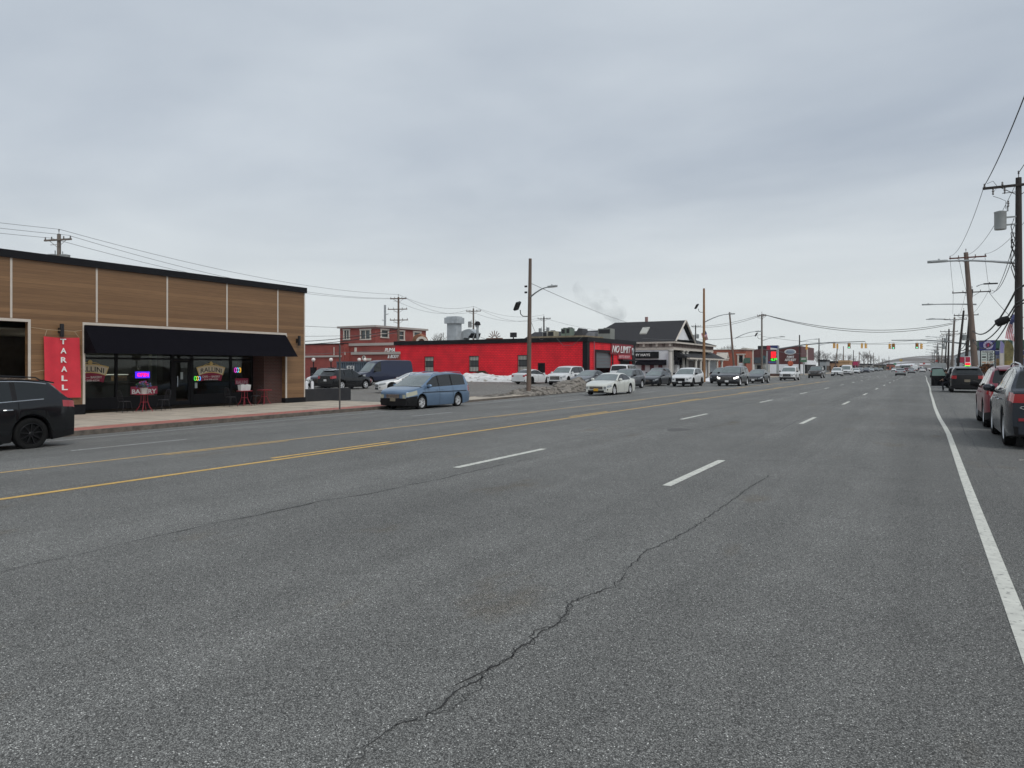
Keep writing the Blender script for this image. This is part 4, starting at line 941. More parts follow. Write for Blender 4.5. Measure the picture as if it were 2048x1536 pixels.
# globe lamps, container, fence, bollards
def globe_lamp(px, Y, label):
    x = xat(px, Y); z = zat(x, Y, 719.5); o = empty('globe_lamp', (x, Y, zg(x, Y)+.1), 0, label, 'lamp', 'white globe lamps in front of the brick restaurant')
    b = MB(); b.box(-.28, .28, -.28, .28, 0, z-.95-o.location.z); b.tube([(0, 0, z-.95-o.location.z), (0, 0, z-.2-o.location.z)], .07, 8); b.build('post', M_BLACK, o)
    b = MB(); b.lathe([(.001, -.24)]+[(.24*math.sin(a), -.24*math.cos(a)) for a in [k*PI/10 for k in range(1, 10)]]+[(.001, .24)], 16, 0, Matrix.Translation((0, 0, z-o.location.z))); b.build('globe', mat('globe_white', (.75, .68, .64), .3), o, 60)
globe_lamp(627, 65, 'leftmost white globe lamp beside the corner of the wood building'); globe_lamp(662, 65, 'second white globe lamp above the black SUV tailgate')
globe_lamp(718.5, 69.5, 'third white globe lamp left of the round sign'); globe_lamp(730, 69.8, 'fourth white globe lamp under the round sign')
c0, c1 = xat(673, 61.5), xat(752, 61.5)
co = empty('shipping_container', (c0, 61.5, 0), 0, 'blue-grey corrugated shipping container with white letters behind the dark van', 'container')
b = PB(); b.box(c0, c1, 61.62, 63.9, -.1, 2.22)
k = c0
while k < c1-.1: b.box(k, k+.16, 61.52, 61.62, .0, 2.15); k += .34
b.build('shell', mat('container_blue', (.075, .10, .13), .6, var=.2, vscale=2), co); b = PB(); b.box(c0-.03, c1+.03, 61.48, 61.62, 2.15, 2.3); b.box(c0-.03, c1+.03, 61.48, 61.62, -.12, .02); b.build('frame', mat('container_frame', (.06, .08, .10), .6), co)
for p, t, w_ in ((694, 'E', .45), (701, 'EI', .55)):
    xx = xat(p, 61.5); ptext('lettering', t, M_TEXTW, (xx, 61.5, 1.25), (1, 0, 0), (0, 0, 1), w_, .55, co, depth=.03)
b = MB(); b.box(-57, xat(679, 60), 60, 60.15, -.25, 1.42); b.box(-57, xat(679, 60), 59.97, 60.18, 1.42, 1.5)
tag(b.build('boundary_wall', mat('beige_wall', (.42, .39, .33), .8, var=.1)), 'pale beige boundary wall behind the parked white and black cars', 'wall')
for px in (613, 624.5):
    x = xat(px, 35); b = MB(); z = zg(x, 35)+.1; b.lathe([(.001, z+.95), (.08, z+.92), (.10, z+.85), (.10, z)], 14, 0, Matrix.Translation((x, 35, 0)))
    tag(b.build('bollard', M_WHITEW, None, 40), 'left white bollard behind the low black wall' if px < 620 else 'right white bollard behind the low black wall', 'bollard', 'white bollards')
# street sign post (edge-on sign)
x, y = -22.6, 23.5; x = xat(679.5, y)
o = empty('street_sign', (x, y, zg(x, y)+.146), 0, 'thin grey street sign post seen edge-on near the low black wall', 'sign')
b = MB(); b.box(-.03, .03, -.02, .02, 0, zat(x, y, 690)-o.location.z); b.build('post', mat('dull_post_grey', (.12, .12, .115), .6, metal=.3), o); b = MB(); b.box(-.22, .22, -.012, .0, 2.25, 2.9, 0, Matrix.Rotation(R(136), 4, 'Z')); b.build('sign_plate', mat('dull_post_grey', (0, 0, 0)), o)

# ---------------------------------------------------------------- white columned building
hb = empty('white_columned_building', (-36, 108, 0), 0, 'white commercial building with black gabled roof, columns and black arched awnings', 'building')
HX, HY0, HY1, HY2 = -31.7, 101.6, 111.2, 124.4
w = PB(); w.box(-58, HX-1.2, HY0, HY0+.3, -.2, 4.2); w.box(HX-1.5, HX-1.2, HY0+.3, HY2, -.2, 4.2, 1); w.box(HX-1.2, HX, HY0, HY0+.3, -.2, 4.2); w.box(-58, HX-1.5, HY2-.3, HY2, -.2, 4.2)
w.build('wall', [M_WHITEW, mat('dark_shopfront_glass', (.05, .035, .035), .3)], hb)
en = PB(); en.box(-58, HX+.15, HY0-.12, HY0+.9, 4.2, 4.55); en.box(HX-.9, HX+.15, HY0+.9, HY2, 4.2, 4.55); en.box(-58, HX, HY0, HY0+.8, 4.55, 5.15, 1); en.box(HX-.8, HX, HY0+.8, HY2, 4.55, 5.15, 1)
en.box(-58.5, HX+.55, HY0-.5, HY0+.9, 5.15, 5.42); en.box(HX-.9, HX+.55, HY0+.9, HY2+.5, 5.15, 5.42)
n_ = 26
for k in range(n_): x_ = HX-.3-k*1.0; en.box(x_-.16, x_+.16, HY0-.3, HY0, 4.7, 5.15, 2 if k % 2 else 0)
for k in range(28): y_ = HY0+.3+k*.8; en.box(HX, HX+.35, y_-.14, y_+.14, 4.72, 5.15, 2)
en.build('entablature', [M_CREAM, mat('frieze', (.36, .30, .27), .8), mat('dentil_dark', (.10, .07, .06), .8)], hb)
ro = PB(); ap = 8.75; ym = 106.2; e0, e1 = HY0-.55, HY1+.2; xg = HX+.6; xr_ = -42.5; xh = -46.5
ro.add([(xg, e0, 5.42), (xg, ym, ap), (xg, e1, 5.42), (xr_, ym, ap), (xh, e0, 5.42), (xh, e1, 5.42), (xg, e0, 5.52), (xg, ym, ap+.12), (xg, e1, 5.52)],
       [(0, 4, 3, 1), (1, 3, 5, 2), (4, 5, 3), (0, 2, 5, 4)])
ro.add([(xh+.8, e0, 5.42), (xh+.8, HY2, 5.42), (-58, e0, 5.42), (-58, HY2, 5.42), (xh+.8, 108, 7.7), (-58, 108, 7.7)], [(0, 2, 5, 4), (4, 5, 3, 1), (2, 3, 5), (0, 4, 1), (0, 1, 3, 2)])
ro.add([(xg, HY1+.2, 5.42), (xg, HY2+.6, 5.42), (-46, HY2+.6, 5.42), (-46, HY1-3, 5.42), (-38, HY1-1.5, 7.9), (-40, HY1-1.5, 7.9), (xg-2.5, HY1+.2, 6.6)], [(0, 1, 4), (1, 2, 5, 4), (0, 4, 3), (2, 3, 5), (3, 4, 5)])
ro.build('roof', M_ROOF, hb)
rk = PB()
for (a, az), (b_, bz) in (((e0, 5.42), (ym, ap)), ((e1, 5.42), (ym, ap))): rk.tube([(xg+.05, a, az), (xg+.05, b_, bz)], .14, 4)
rk.build('rake_trim', M_CREAM, hb)
gp = PB(); gp.add([(xg-.55, e0+1.3, 5.8), (xg-.55, e1-1.3, 5.8), (xg-.55, ym, ap-.65), (xg-.7, e0+1.3, 5.8), (xg-.7, e1-1.3, 5.8), (xg-.7, ym, ap-.65)], [(0, 1, 2), (5, 4, 3), (0, 3, 4, 1), (1, 4, 5, 2), (2, 5, 3, 0)]); gp.build('gable', M_WHITEW, hb)
for px0, px1, yy in ((1284, 1298, 104), (1224, 1233, 104.2)):
    x0, x1 = xat(px0, yy), xat(px1, yy); k = (ap-5.42)/(ym-e0)
    def rz(y_): return 5.42+k*(y_-e0)
    if px0 < 1250: k = (7.7-5.42)/(108-e0)
    s_ = PB(); ya, yb = yy-1.1, yy+.4; s_.add([(x0, ya, rz(ya)+.02), (x1, ya, rz(ya)+.02), (x1, yb, rz(yb)+.02), (x0, yb, rz(yb)+.02), (x0, ya, rz(ya)+.2), (x1, ya, rz(ya)+.2), (x1, yb, rz(yb)+.2), (x0, yb, rz(yb)+.2)], [(4, 5, 6, 7), (0, 4, 7, 3), (1, 2, 6, 5), (0, 1, 5, 4), (2, 3, 7, 6)])
    s_.build('skylight', mat('skylight_pale', (.42, .42, .38), .3), hb)
ch = PB(); xx = xat(1293, 107.5); ch.tube([(xx, 107.5, 7.5), (xx, 107.5, zat(xx, 107.5, 634))], .24, 10); ch.build('chimney', mat('chimney_pinkbrown', (.26, .16, .15), .8), hb)
def column(px, X_, z1, par, r_=.2, z0=.0):
    y_ = yat(px, X_); c = PB(); c.lathe([(r_*1.4, z0), (r_*1.4, z0+.15), (r_*1.05, z0+.2), (r_*.9, z1-.25), (r_*1.35, z1-.15), (r_*1.35, z1)], 14, 0, Matrix.Translation((X_, y_, 0))); c.build('column', mat('column_offwhite', (.52, .50, .46), .6), par, 40)
for px in (1341, 1365.5, 1373): column(px, HX-.12, 4.2, hb, .32)
bp = PB(); bp.box(HX-.4, HX, HY0-.02, HY0+.5, -.1, 4.2); bp.build('corner_pier', mat('column_offwhite', (0, 0, 0)), hb)
an = PB()
for k in range(3):
    y0 = 102.9+k*2.15; pts = [(y0+1.0-1.0*math.cos(a), 2.9+.55*math.sin(a)) for a in [i*PI/8 for i in range(9)]]
    for (a, za), (b_, zb2) in zip(pts, pts[1:]): an.add([(HX-1.15, a, za+.35), (HX-1.15, b_, zb2+.35), (HX-.1, b_, zb2-.2), (HX-.1, a, za-.2), (HX-.1, a, 2.0), (HX-.1, b_, 2.0)], [(0, 1, 2, 3), (3, 2, 5, 4)])
an.build('arched_awning', M_AWN, hb)
x0, x1 = xat(1235, HY0), xat(1317, HY0-.2)
sg = PB(); sg.box(x0, x1, HY0-.22, HY0-.05, 2.95, 3.95); sg.box(x0, x1-.0, HY0-.24, HY0-.20, 2.95, 3.02, 1); so_ = sg.build('sign_board', [M_BLACK, M_DARKMET], hb)
xa, xb = xat(1251, HY0-.3), xat(1300, HY0-.3); ptext('lettering', 'TOMMY HAYS', M_TEXTW, (xa, HY0-.24, 3.28), (1, 0, 0), (0, 0, 1), xb-xa, .38, so_, depth=.03, bold=.02)
x0, x1 = xat(1270, HY0-.9), xat(1329, HY0-.9); cn = PB(); cn.add([(x0, HY0, 2.75), (x1, HY0, 2.75), (x0, HY0-.9, 2.1), (x1, HY0-.9, 2.1), (x0, HY0-.9, 1.95), (x1, HY0-.9, 1.95), (x0, HY0, 1.95), (x1, HY0, 1.95)], [(0, 2, 3, 1), (2, 4, 5, 3), (1, 3, 5, 7), (0, 6, 4, 2), (0, 1, 7, 6), (4, 6, 7, 5)]); cn.build('canopy', M_AWN, hb)
for a, b_ in ((1283, 1290), (1300, 1308), (1317, 1325)):
    x0, x1 = xat(a, HY0), xat(b_, HY0); q = PB(); q.box(x0, x1, HY0-.06, HY0-.02, 1.15, 1.95); q.build('window', mat('maroon_window', (.12, .03, .035), .4), hb)
# annex
ax = empty('columned_annex', (-33, 118, 0), 0, 'low white annex with shingled porch roof, white columns and a tiny gable', 'building')
AX, AY0, AY1 = -30.5, yat(1376, -30.5), yat(1453, -30.5)
w = PB(); w.box(-36, AX-1.6, AY0, AY1, -.1, 2.95, 0); w.box(AX-1.62, AX-1.55, AY1-7, AY1-.6, .2, 2.7, 1); w.box(AX-1.64, AX-1.5, AY0+1, AY1-8.5, .0, 2.6, 2); w.build('wall', [M_WHITEW, mat('pale_shopfront', (.30, .34, .38), .3, var=.4, vscale=1.2), mat('dark_brown_shopfront', (.06, .035, .03), .5, var=.4)], ax)
r_ = PB(); r_.add([(AX+.3, AY0-.2, 3.1), (AX+.3, AY1+.2, 3.1), (AX-2.6, AY1-1.4, 4.35), (AX-2.6, AY0-.2, 4.35), (-37, AY1+.2, 3.1), (-37, AY0-.2, 3.1)], [(0, 1, 2, 3), (3, 2, 4, 5), (1, 4, 2), (0, 3, 5), (0, 5, 4, 1)]); r_.build('roof', M_ROOF, ax)
r_ = PB(); r_.box(AX-.1, AX+.35, AY0-.2, AY1+.2, 2.85, 3.08); r_.build('eave_trim', M_CREAM, ax)
g_ = PB(); ga, gb = AY1-1.9, AY1+.3; gm = (ga+gb)/2
g_.add([(AX+.45, ga, 3.1), (AX+.45, gb, 3.1), (AX+.45, gm, 4.3), (AX-1.5, ga, 3.1), (AX-1.5, gb, 3.1), (AX-1.5, gm, 4.3)], [(0, 1, 2), (3, 5, 4), (0, 2, 5, 3), (1, 4, 5, 2), (0, 3, 4, 1)]); g_.build('small_gable', M_CREAM, ax)
g_ = PB(); g_.add([(AX+.47, ga+.75, 3.3), (AX+.47, gb-.75, 3.3), (AX+.47, gm, 3.85), (AX+.46, gm, 3.3)], [(0, 1, 2)]); g_.build('gable_opening', M_ROOF, ax)
for px in (1391.5, 1401, 1417, 1434, 1443.5): column(px, AX+.05, 2.85, ax, .22)

# ---------------------------------------------------------------- orange brick shop, maroon body shop and what stands beyond
ob = empty('orange_brick_shop', (-34, 150, 0), 0, 'orange brick shop with cream cornice and green awning behind the leaning brown pole', 'building')
OX, OY, OY1 = -30.0, 143.0, yat(1506, -30)
w = PB(); w.box(xat(1425, OY), OX, OY, OY1, -.1, 5.1); w.build('wall', M_ORANGE, ob)
c = PB(); c.box(OX-.8, OX+.25, OY-.25, OY1+.1, 5.1, 5.4); c.box(OX-.1, OX+.12, OY1-1, OY1, 0, 5.1); c.box(OX-9, OX-.8, OY-.1, OY+.3, 5.1, 5.22); c.build('cornice', M_CREAM, ob)
xw0, xw1 = xat(1475, OY), xat(1489, OY)
c = PB(); c.box(xw0, xw0+.3, OY-.15, OY, 1.2, 4.1); c.box(xw1-.3, xw1, OY-.15, OY, 1.2, 4.1); c.box(xw0-.2, xw1+.2, OY-.2, OY, 4.1, 4.3); c.box(xw0+.3, xw1-.3, OY-.05, OY, 2.6, 3.9, 1); c.box(xw0+.3, xw1-.3, OY-.08, OY, .9, 2.5, 2); c.build('window', [M_CREAM, M_GLASSD, M_WHITEW], ob)
xg0, xg1 = xat(1487, OY-.5), xat(1500, OY-.5)
c = PB(); c.add([(xg0, OY, 3.5), (xg1, OY, 3.5), (xg0, OY-1, 2.5), (xg1, OY-1, 2.5), (xg0, OY, 2.4), (xg1, OY, 2.4)], [(0, 2, 3, 1), (1, 3, 5), (0, 4, 2), (2, 4, 5, 3)]); c.build('awning', mat('green_canvas', (.03, .07, .05), .8), ob)
pb_ = empty('maroon_body_shop', (-32, 205, 0), 0, 'dark maroon metal-clad body shop with white oval sign above a white lower wall', 'building')
PXc, PYc, PYe = -28.0, 202.0, yat(1628, -28.0)
pz = lambda y_: zat(PXc, PYc, y_)
xl = xat(1505, PYc); xl2 = xat(1555, PYc)
w = PB(); w.box(xl, xl2, PYc+.05, PYe, pz(728.5), pz(697.5)); w.add([(xl2, PYc, pz(728.5)), (PXc, PYc, pz(728.5)), (PXc, PYc, pz(692)), (xl2, PYc, pz(697)), (xl2, PYe, pz(728.5)), (PXc, PYe, pz(728.5)), (PXc, PYe, pz(692)), (xl2, PYe, pz(697))], [(0, 1, 2, 3), (7, 6, 5, 4), (1, 5, 6, 2), (0, 3, 7, 4), (3, 2, 6, 7), (0, 4, 5, 1)])
w.build('upper_wall', M_MAROON, pb_)
w = PB(); w.box(xl-2, PXc+.05, PYc-.1, PYe, -.2, pz(728.5)); w.build('lower_wall', M_WHITEW, pb_)
w = PB(); w.box(PXc+.06, PXc+.5, PYc+6, PYe, 0, 2.4); w.box(PXc+.06, PXc+.7, PYc+5.5, PYe, 2.4, 3.6, 1); w.build('side_bay', [M_BLACK, M_WHITEW], pb_)
q = PB(); q.box(PXc, PXc+.1, PYc+9.5, PYc+11.5, 3.8, 6.6); q.build('vertical_sign', M_CREAM, pb_)
ox, oz = xat(1580.5, PYc), pz(703.5); rx_, rz_ = (xat(1592, PYc)-xat(1569, PYc))/2, (pz(698)-pz(709))/2
T = Matrix.Translation((ox, PYc-.02, oz)) @ Matrix.Rotation(PI/2, 4, 'X') @ Matrix.Diagonal((rx_, rz_, 1, 1))
q = PB(); q.lathe([(.001, 0), (1, 0), (1, .12), (.001, .12)], 32, 0, T); q.lathe([(.001, .12), (.86, .12), (.86, .15), (.001, .15)], 32, 1, T); sg_ = q.build('oval_sign', [M_TEXTW, mat('oval_pale_blue', (.30, .36, .42), .5)], pb_)
ptext('lettering', "Puma's", mat('oval_script', (.06, .10, .20), .5), (ox-rx_*.62, PYc-.18, oz-rz_*.35), (1, 0, 0), (0, 0, 1), rx_*1.24, rz_*.7, sg_, depth=.03, shear=.4)
xa, xb = xat(1573.5, PYc), xat(1588, PYc); ptext('lettering', "PUMA'S", M_TEXTW, (xa, PYc-.05, pz(715.8)), (1, 0, 0), (0, 0, 1), xb-xa, .62, pb_, depth=.06, shear=.3, bold=.03)
xa, xb = xat(1569.5, PYc), xat(1592.5, PYc); ptext('lettering', "AUTO BODY", M_TEXTW, (xa, PYc-.05, pz(722)), (1, 0, 0), (0, 0, 1), xb-xa, .66, pb_, depth=.06, shear=.3, bold=.03)
q = PB(); xx = xat(1581, PYc); q.lathe([(.001, 0), (.75, 0), (.6, .12), (.001, .12)], 9, 0, Matrix.Translation((xx, PYc-.1, pz(727))) @ Matrix.Rotation(PI/2, 4, 'X')); q.build('orange_emblem', mat('emblem_orange', (.42, .08, .03), .6, var=.6, vscale=2), pb_)
q = PB(); q.box(xl+1, xl+6, PYc+2, PYc+6, pz(697.5), pz(690)); q.build('roof_unit', M_DARKMET, pb_)
# dark service canopy between the orange shop and the price sign
dc = empty('dark_canopy', (-27, 150, 0), 0, 'dark forecourt canopy with teal and white panels left of the red and green price sign', 'canopy')
x0, x1 = xat(1508, 158), xat(1531, 158); q = PB(); q.box(x0, x1, 158, 166, zat(x0, 158, 726.5), zat(x0, 158, 715)); q.build('canopy_edge', mat('canopy_slate', (.05, .07, .085), .5, var=.5, vscale=.8), dc)
q = PB(); q.box(x0+1.5, x1, 157.9, 158, zat(x0, 158, 718), zat(x0, 158, 711.5)); q.build('teal_panel', mat('teal_panel', (.05, .13, .14), .5, var=.4, vscale=1), dc)
q = PB(); q.box(x0, x1, 158.4, 163, 0, zat(x0, 158, 727)); q.build('kiosk_wall', mat('kiosk', (.36, .36, .33), .7, var=.4, vscale=.9), dc); q = PB(); xx = xat(1514, 158.3); q.box(xx, xx+1.1, 158.3, 158.4, 0, 2.1); q.build('door', M_BLACK, dc)
# red and green price sign
GY = 136.0; x0, x1 = xat(1532.5, GY), xat(1556, GY); gz = lambda y_: zat(x0, GY, y_)
gs = empty('price_sign', (x0, GY, 0), 0, 'tall white price sign with red and green digits in front of the maroon building', 'sign')
q = PB(); q.box(x0, x0+.28, GY, GY+.4, 0, gz(702)); q.box(x1-.28, x1, GY, GY+.4, 0, gz(700)); q.build('post', M_GREYP, gs)
q = PB(); q.box(x0+.1, x1-.1, GY-.06, GY+.5, gz(699.5), gz(691)); q.box(x0+.1, x0+.75, GY-.08, GY-.06, gz(699.5), gz(691), 1); q.add([(x0+.75, GY-.08, gz(695.5)), (x1-.1, GY-.08, gz(697.2)), (x1-.1, GY-.08, gz(699.4)), (x0+.75, GY-.08, gz(699.4))], [(0, 1, 2, 3)], 2)
q.build('header_panel', [mat('header_navy', (.02, .035, .14), .5), mat('header_red', (.38, .03, .05), .5), M_TEXTW], gs)
q = PB(); q.box(x0+.28, x1-.28, GY-.02, GY+.4, gz(728), gz(702)); pn = q.build('price_panel', mat('panel_maroon', (.12, .03, .05), .5), gs)
LR = mat('led_red', (.4, .0, .0), .5, emit=(1, .01, .02), estr=1.5); LG = mat('led_green', (.02, .4, .02), .5, emit=(.04, .9, .05), estr=1.1)
q = PB(); q.box(x0+.85, x1-.35, GY-.05, GY-.02, gz(709.5), gz(703.6)); q.box(x0+.85, x1-.35, GY-.05, GY-.02, gz(716), gz(710.2)); q.build('red_digits_panel', LR, pn)
ptext('digits', '3.29', mat('panel_maroon', (0, 0, 0)), (x0+.95, GY-.07, gz(709.2)), (1, 0, 0), (0, 0, 1), .9, .42, pn, depth=.01); ptext('digits', '3.89', mat('panel_maroon', (0, 0, 0)), (x0+.95, GY-.07, gz(715.7)), (1, 0, 0), (0, 0, 1), .9, .42, pn, depth=.01)
ptext('digits', '4.19', LG, (x0+.8, GY-.06, gz(722)), (1, 0, 0), (0, 0, 1), 1.1, .5, pn, depth=.03, bold=.06)
q = PB(); q.box(x0+.4, x1-.35, GY-.05, GY-.02, gz(726.5), gz(723)); q.build('blue_strip', mat('strip_blue', (.06, .09, .28), .5), pn)
q = PB(); q.box(x0-.3, x1+.3, GY-.4, GY+.8, -.1, .45); q.build('planter_base', M_BRICKR, gs)
# green sign board on post
gy = 150.; x0, x1 = xat(1601, gy), xat(1613.5, gy)
s_ = empty('green_sign', (xat(1607, gy), gy, 0), 0, 'square green and white sign board on a post right of the maroon building', 'sign'); q = PB(); q.box(x0, x1, gy-.1, gy+.1, zat(x0, gy, 724), zat(x0, gy, 714.5), 0); q.box(x0+.15, x1-.15, gy-.12, gy-.1, zat(x0, gy, 720), zat(x0, gy, 716), 1)
q.build('board', [mat('sign_green', (.06, .16, .08), .5), mat('sign_pale', (.45, .5, .45), .5, var=.4, vscale=3)], s_); q = PB(); xm = (x0+x1)/2; q.box(xm-.12, xm+.12, gy-.05, gy+.1, 0, zat(x0, gy, 724)); q.build('post', M_GREYP, s_)

# far low shops
def shop(px0, px1, y0, z_px, depth, cols, label, base=None, roofc=None):
    (xa, ya), (xb, yb) = spot(px0, depth), spot(px1, depth)
    o = empty('low_shop', ((xa+xb)/2, (ya+yb)/2, 0), 0, label, 'building')
    zt_ = CH+(HY-z_px)*depth/FPX; Yf = ya; Yb = yb+8
    q = PB(); q.box(xa, xb, Yf, Yb, -.1, zt_); q.build('wall', cols, o)
    q = PB(); q.box(xa-.1, xb+.1, Yf-.2, Yb+.1, zt_-.5, zt_+.15); q.build('fascia', roofc or M_DARKMET, o)
    q = PB(); n_ = max(2, int((xb-xa)/2.5))
    for k in range(n_): a = xa+(xb-xa)*(k+.2)/n_; q.box(a, a+(xb-xa)*.5/n_, Yf-.08, Yf-.02, .6, 2.2)
    for k in range(4): a = Yf+(Yb-Yf)*(k+.2)/4; q.box(xb+.02, xb+.08, a, a+(Yb-Yf)*.12, .6, 2.2)
    q.build('windows', M_GLASSD, o); return o
M_TAN = mat('tan_render', (.40, .23, .13), .8, var=.12); M_TAN2 = mat('ochre_render', (.42, .26, .13), .8, var=.12)
shop(1636, 1654, 0, 720, 238, mat('grey_metal_shed', (.30, .32, .33), .6), 'grey shed just right of the maroon building', roofc=M_BLACK)
shop(1652, 1680, 0, 723, 246, M_TAN, 'tan rendered shop with dark roof edge behind the brown pickup truck', roofc=M_BLACK)
shop(1677, 1700, 0, 721.5, 232, M_TAN2, 'ochre shop front with dark band above the white van', roofc=M_TAN2)
shop(1704, 1716, 0, 723, 255, mat('maroon_render', (.20, .04, .06), .7), 'small maroon shop right of the ochre shop', roofc=mat('maroon_render', (0, 0, 0)))
shop(1716, 1745, 0, 728, 330, mat('grey_render', (.28, .27, .25), .8), 'long low grey shop behind the parked cars beyond the junction')
shop(1742, 1772, 0, 729.5, 420, mat('brown_render', (.13, .12, .09), .8), 'low brown shop far down the left side of the road')
shop(1772, 1790, 0, 728, 520, M_ORANGE, 'far red brick shop at the left of the road end')
shop(1822, 1846, 0, 730, 620, mat('white_far', (.6, .6, .6), .7), 'far white shop at the end of the road', roofc=mat('far_red', (.35, .05, .04), .6))
shop(1800, 1820, 0, 731, 560, mat('green_far', (.12, .16, .13), .7), 'far dull green shop at the end of the road')
for px, zp, w_, c, dpt, lb in ((1802, 720.5, 5, (.50, .34, .08), 300, 'small yellow sign far down the road'), (1848, 727, 4, (.45, .06, .05), 300, 'small red diamond sign at the end of the road'), (1711, 727, 8, (.45, .02, .10), 230, 'pink-red sign board right of the maroon shop'),
                       (1790, 728, 5, (.10, .25, .16), 320, 'small green sign far down the left side of the road'), (1834, 729, 9, (.50, .50, .50), 340, 'wide white sign far down the road'), (1873, 722, 4, (.4, .06, .05), 150, 'small red roadside sign among the far poles')):
    x_, y_ = spot(px, dpt); ww = w_*dpt/FPX; z_ = CH+(HY-zp)*dpt/FPX; o = empty('roadside_sign', (x_, y_, 0), 0, lb, 'sign')
    q = MB(); q.box(-ww/2, ww/2, -.05, .05, z_-ww*.4, z_+ww*.4); q.build('board', mat('board_%.2f_%.2f' % c[:2], c, .6, var=.3, vscale=.6), o); q = MB(); q.box(-.08, .08, .05, .2, -.1, z_); q.build('post', M_GREYP, o)
# ---------------------------------------------------------------- poles and wires
def arm_lamp(o, z, side_dir, length, rise, rad=.045, m=None, lum=.75, dark=False):
    """side_dir: unit vector in plan the arm points to"""
    m = m or M_GALV; dx, dy = side_dir
    pts = [(dx*length*t, dy*length*t, z+rise*math.sin(t*PI/2)) for t in (0, .15, .35, .6, .8, 1)]
    a = MB(); a.tube(pts, [rad*1.3, rad*1.2, rad, rad*.9, rad*.8, rad*.75], 8); ar = a.build('lamp_arm', m, o, 40)
    l_ = MB(); ang = math.atan2(dy, dx); T = Matrix.Translation(pts[-1]) @ Matrix.Rotation(ang, 4, 'Z')
    P = [(-.05, .05), (.12, .10), (lum*.55, .14), (lum*.9, .12), (lum, .05)]
    vs = []; fs = []
    for x_, w_ in P: vs += [(x_, -w_, .0), (x_, w_, .0), (x_, w_*.8, .075), (x_, -w_*.8, .075), (x_, w_*.7, -.05), (x_, -w_*.7, -.05)]
    for i in range(len(P)-1):
        a0, b0 = i*6, i*6+6
        fs += [(a0+2, a0+3, b0+3, b0+2), (a0+1, a0+2, b0+2, b0+1), (a0+3, a0, b0, b0+3), (a0+4, a0+1, b0+1, b0+4), (a0, a0+5, b0+5, b0), (a0+5, a0+4, b0+4, b0+5)]
    fs += [(0, 1, 2, 3), (0, 5, 4, 1), (24, 27, 26, 25), (24, 25, 28, 29)]
    l_.add(vs, fs, 0, T); l_.lathe([(.001, .16), (.04, .15), (.045, .07)], 8, 0, T @ Matrix.Translation((lum*.4, 0, 0)))
    l_.build('lamp_head', M_DARKMET if dark else M_GREYP, o, 40)
def flood(o, x, y, z, up=1.0):
    a = MB(); s = -1 if x < 0 else 1
    a.tube([(s*.1, 0, z), (s*.45, 0, z+.02), (s*.62, 0, z+.18), (s*.65, 0, z+.45)], .03, 6); a.build('floodlight_arm', M_DARKMET, o)
    b = MB(); T = Matrix.Translation((s*.85, -.05, z+.72)) @ Matrix.Rotation(s*R(-35), 4, 'Y') @ Matrix.Rotation(R(18), 4, 'X'); b.cbox((0, 0, 0), (.14, .42, .62), 0, T); b.cbox((s*.08, 0, 0), (.05, .34, .5), 1, T); b.build('floodlight', [M_DARKMET, M_GREYP], o)
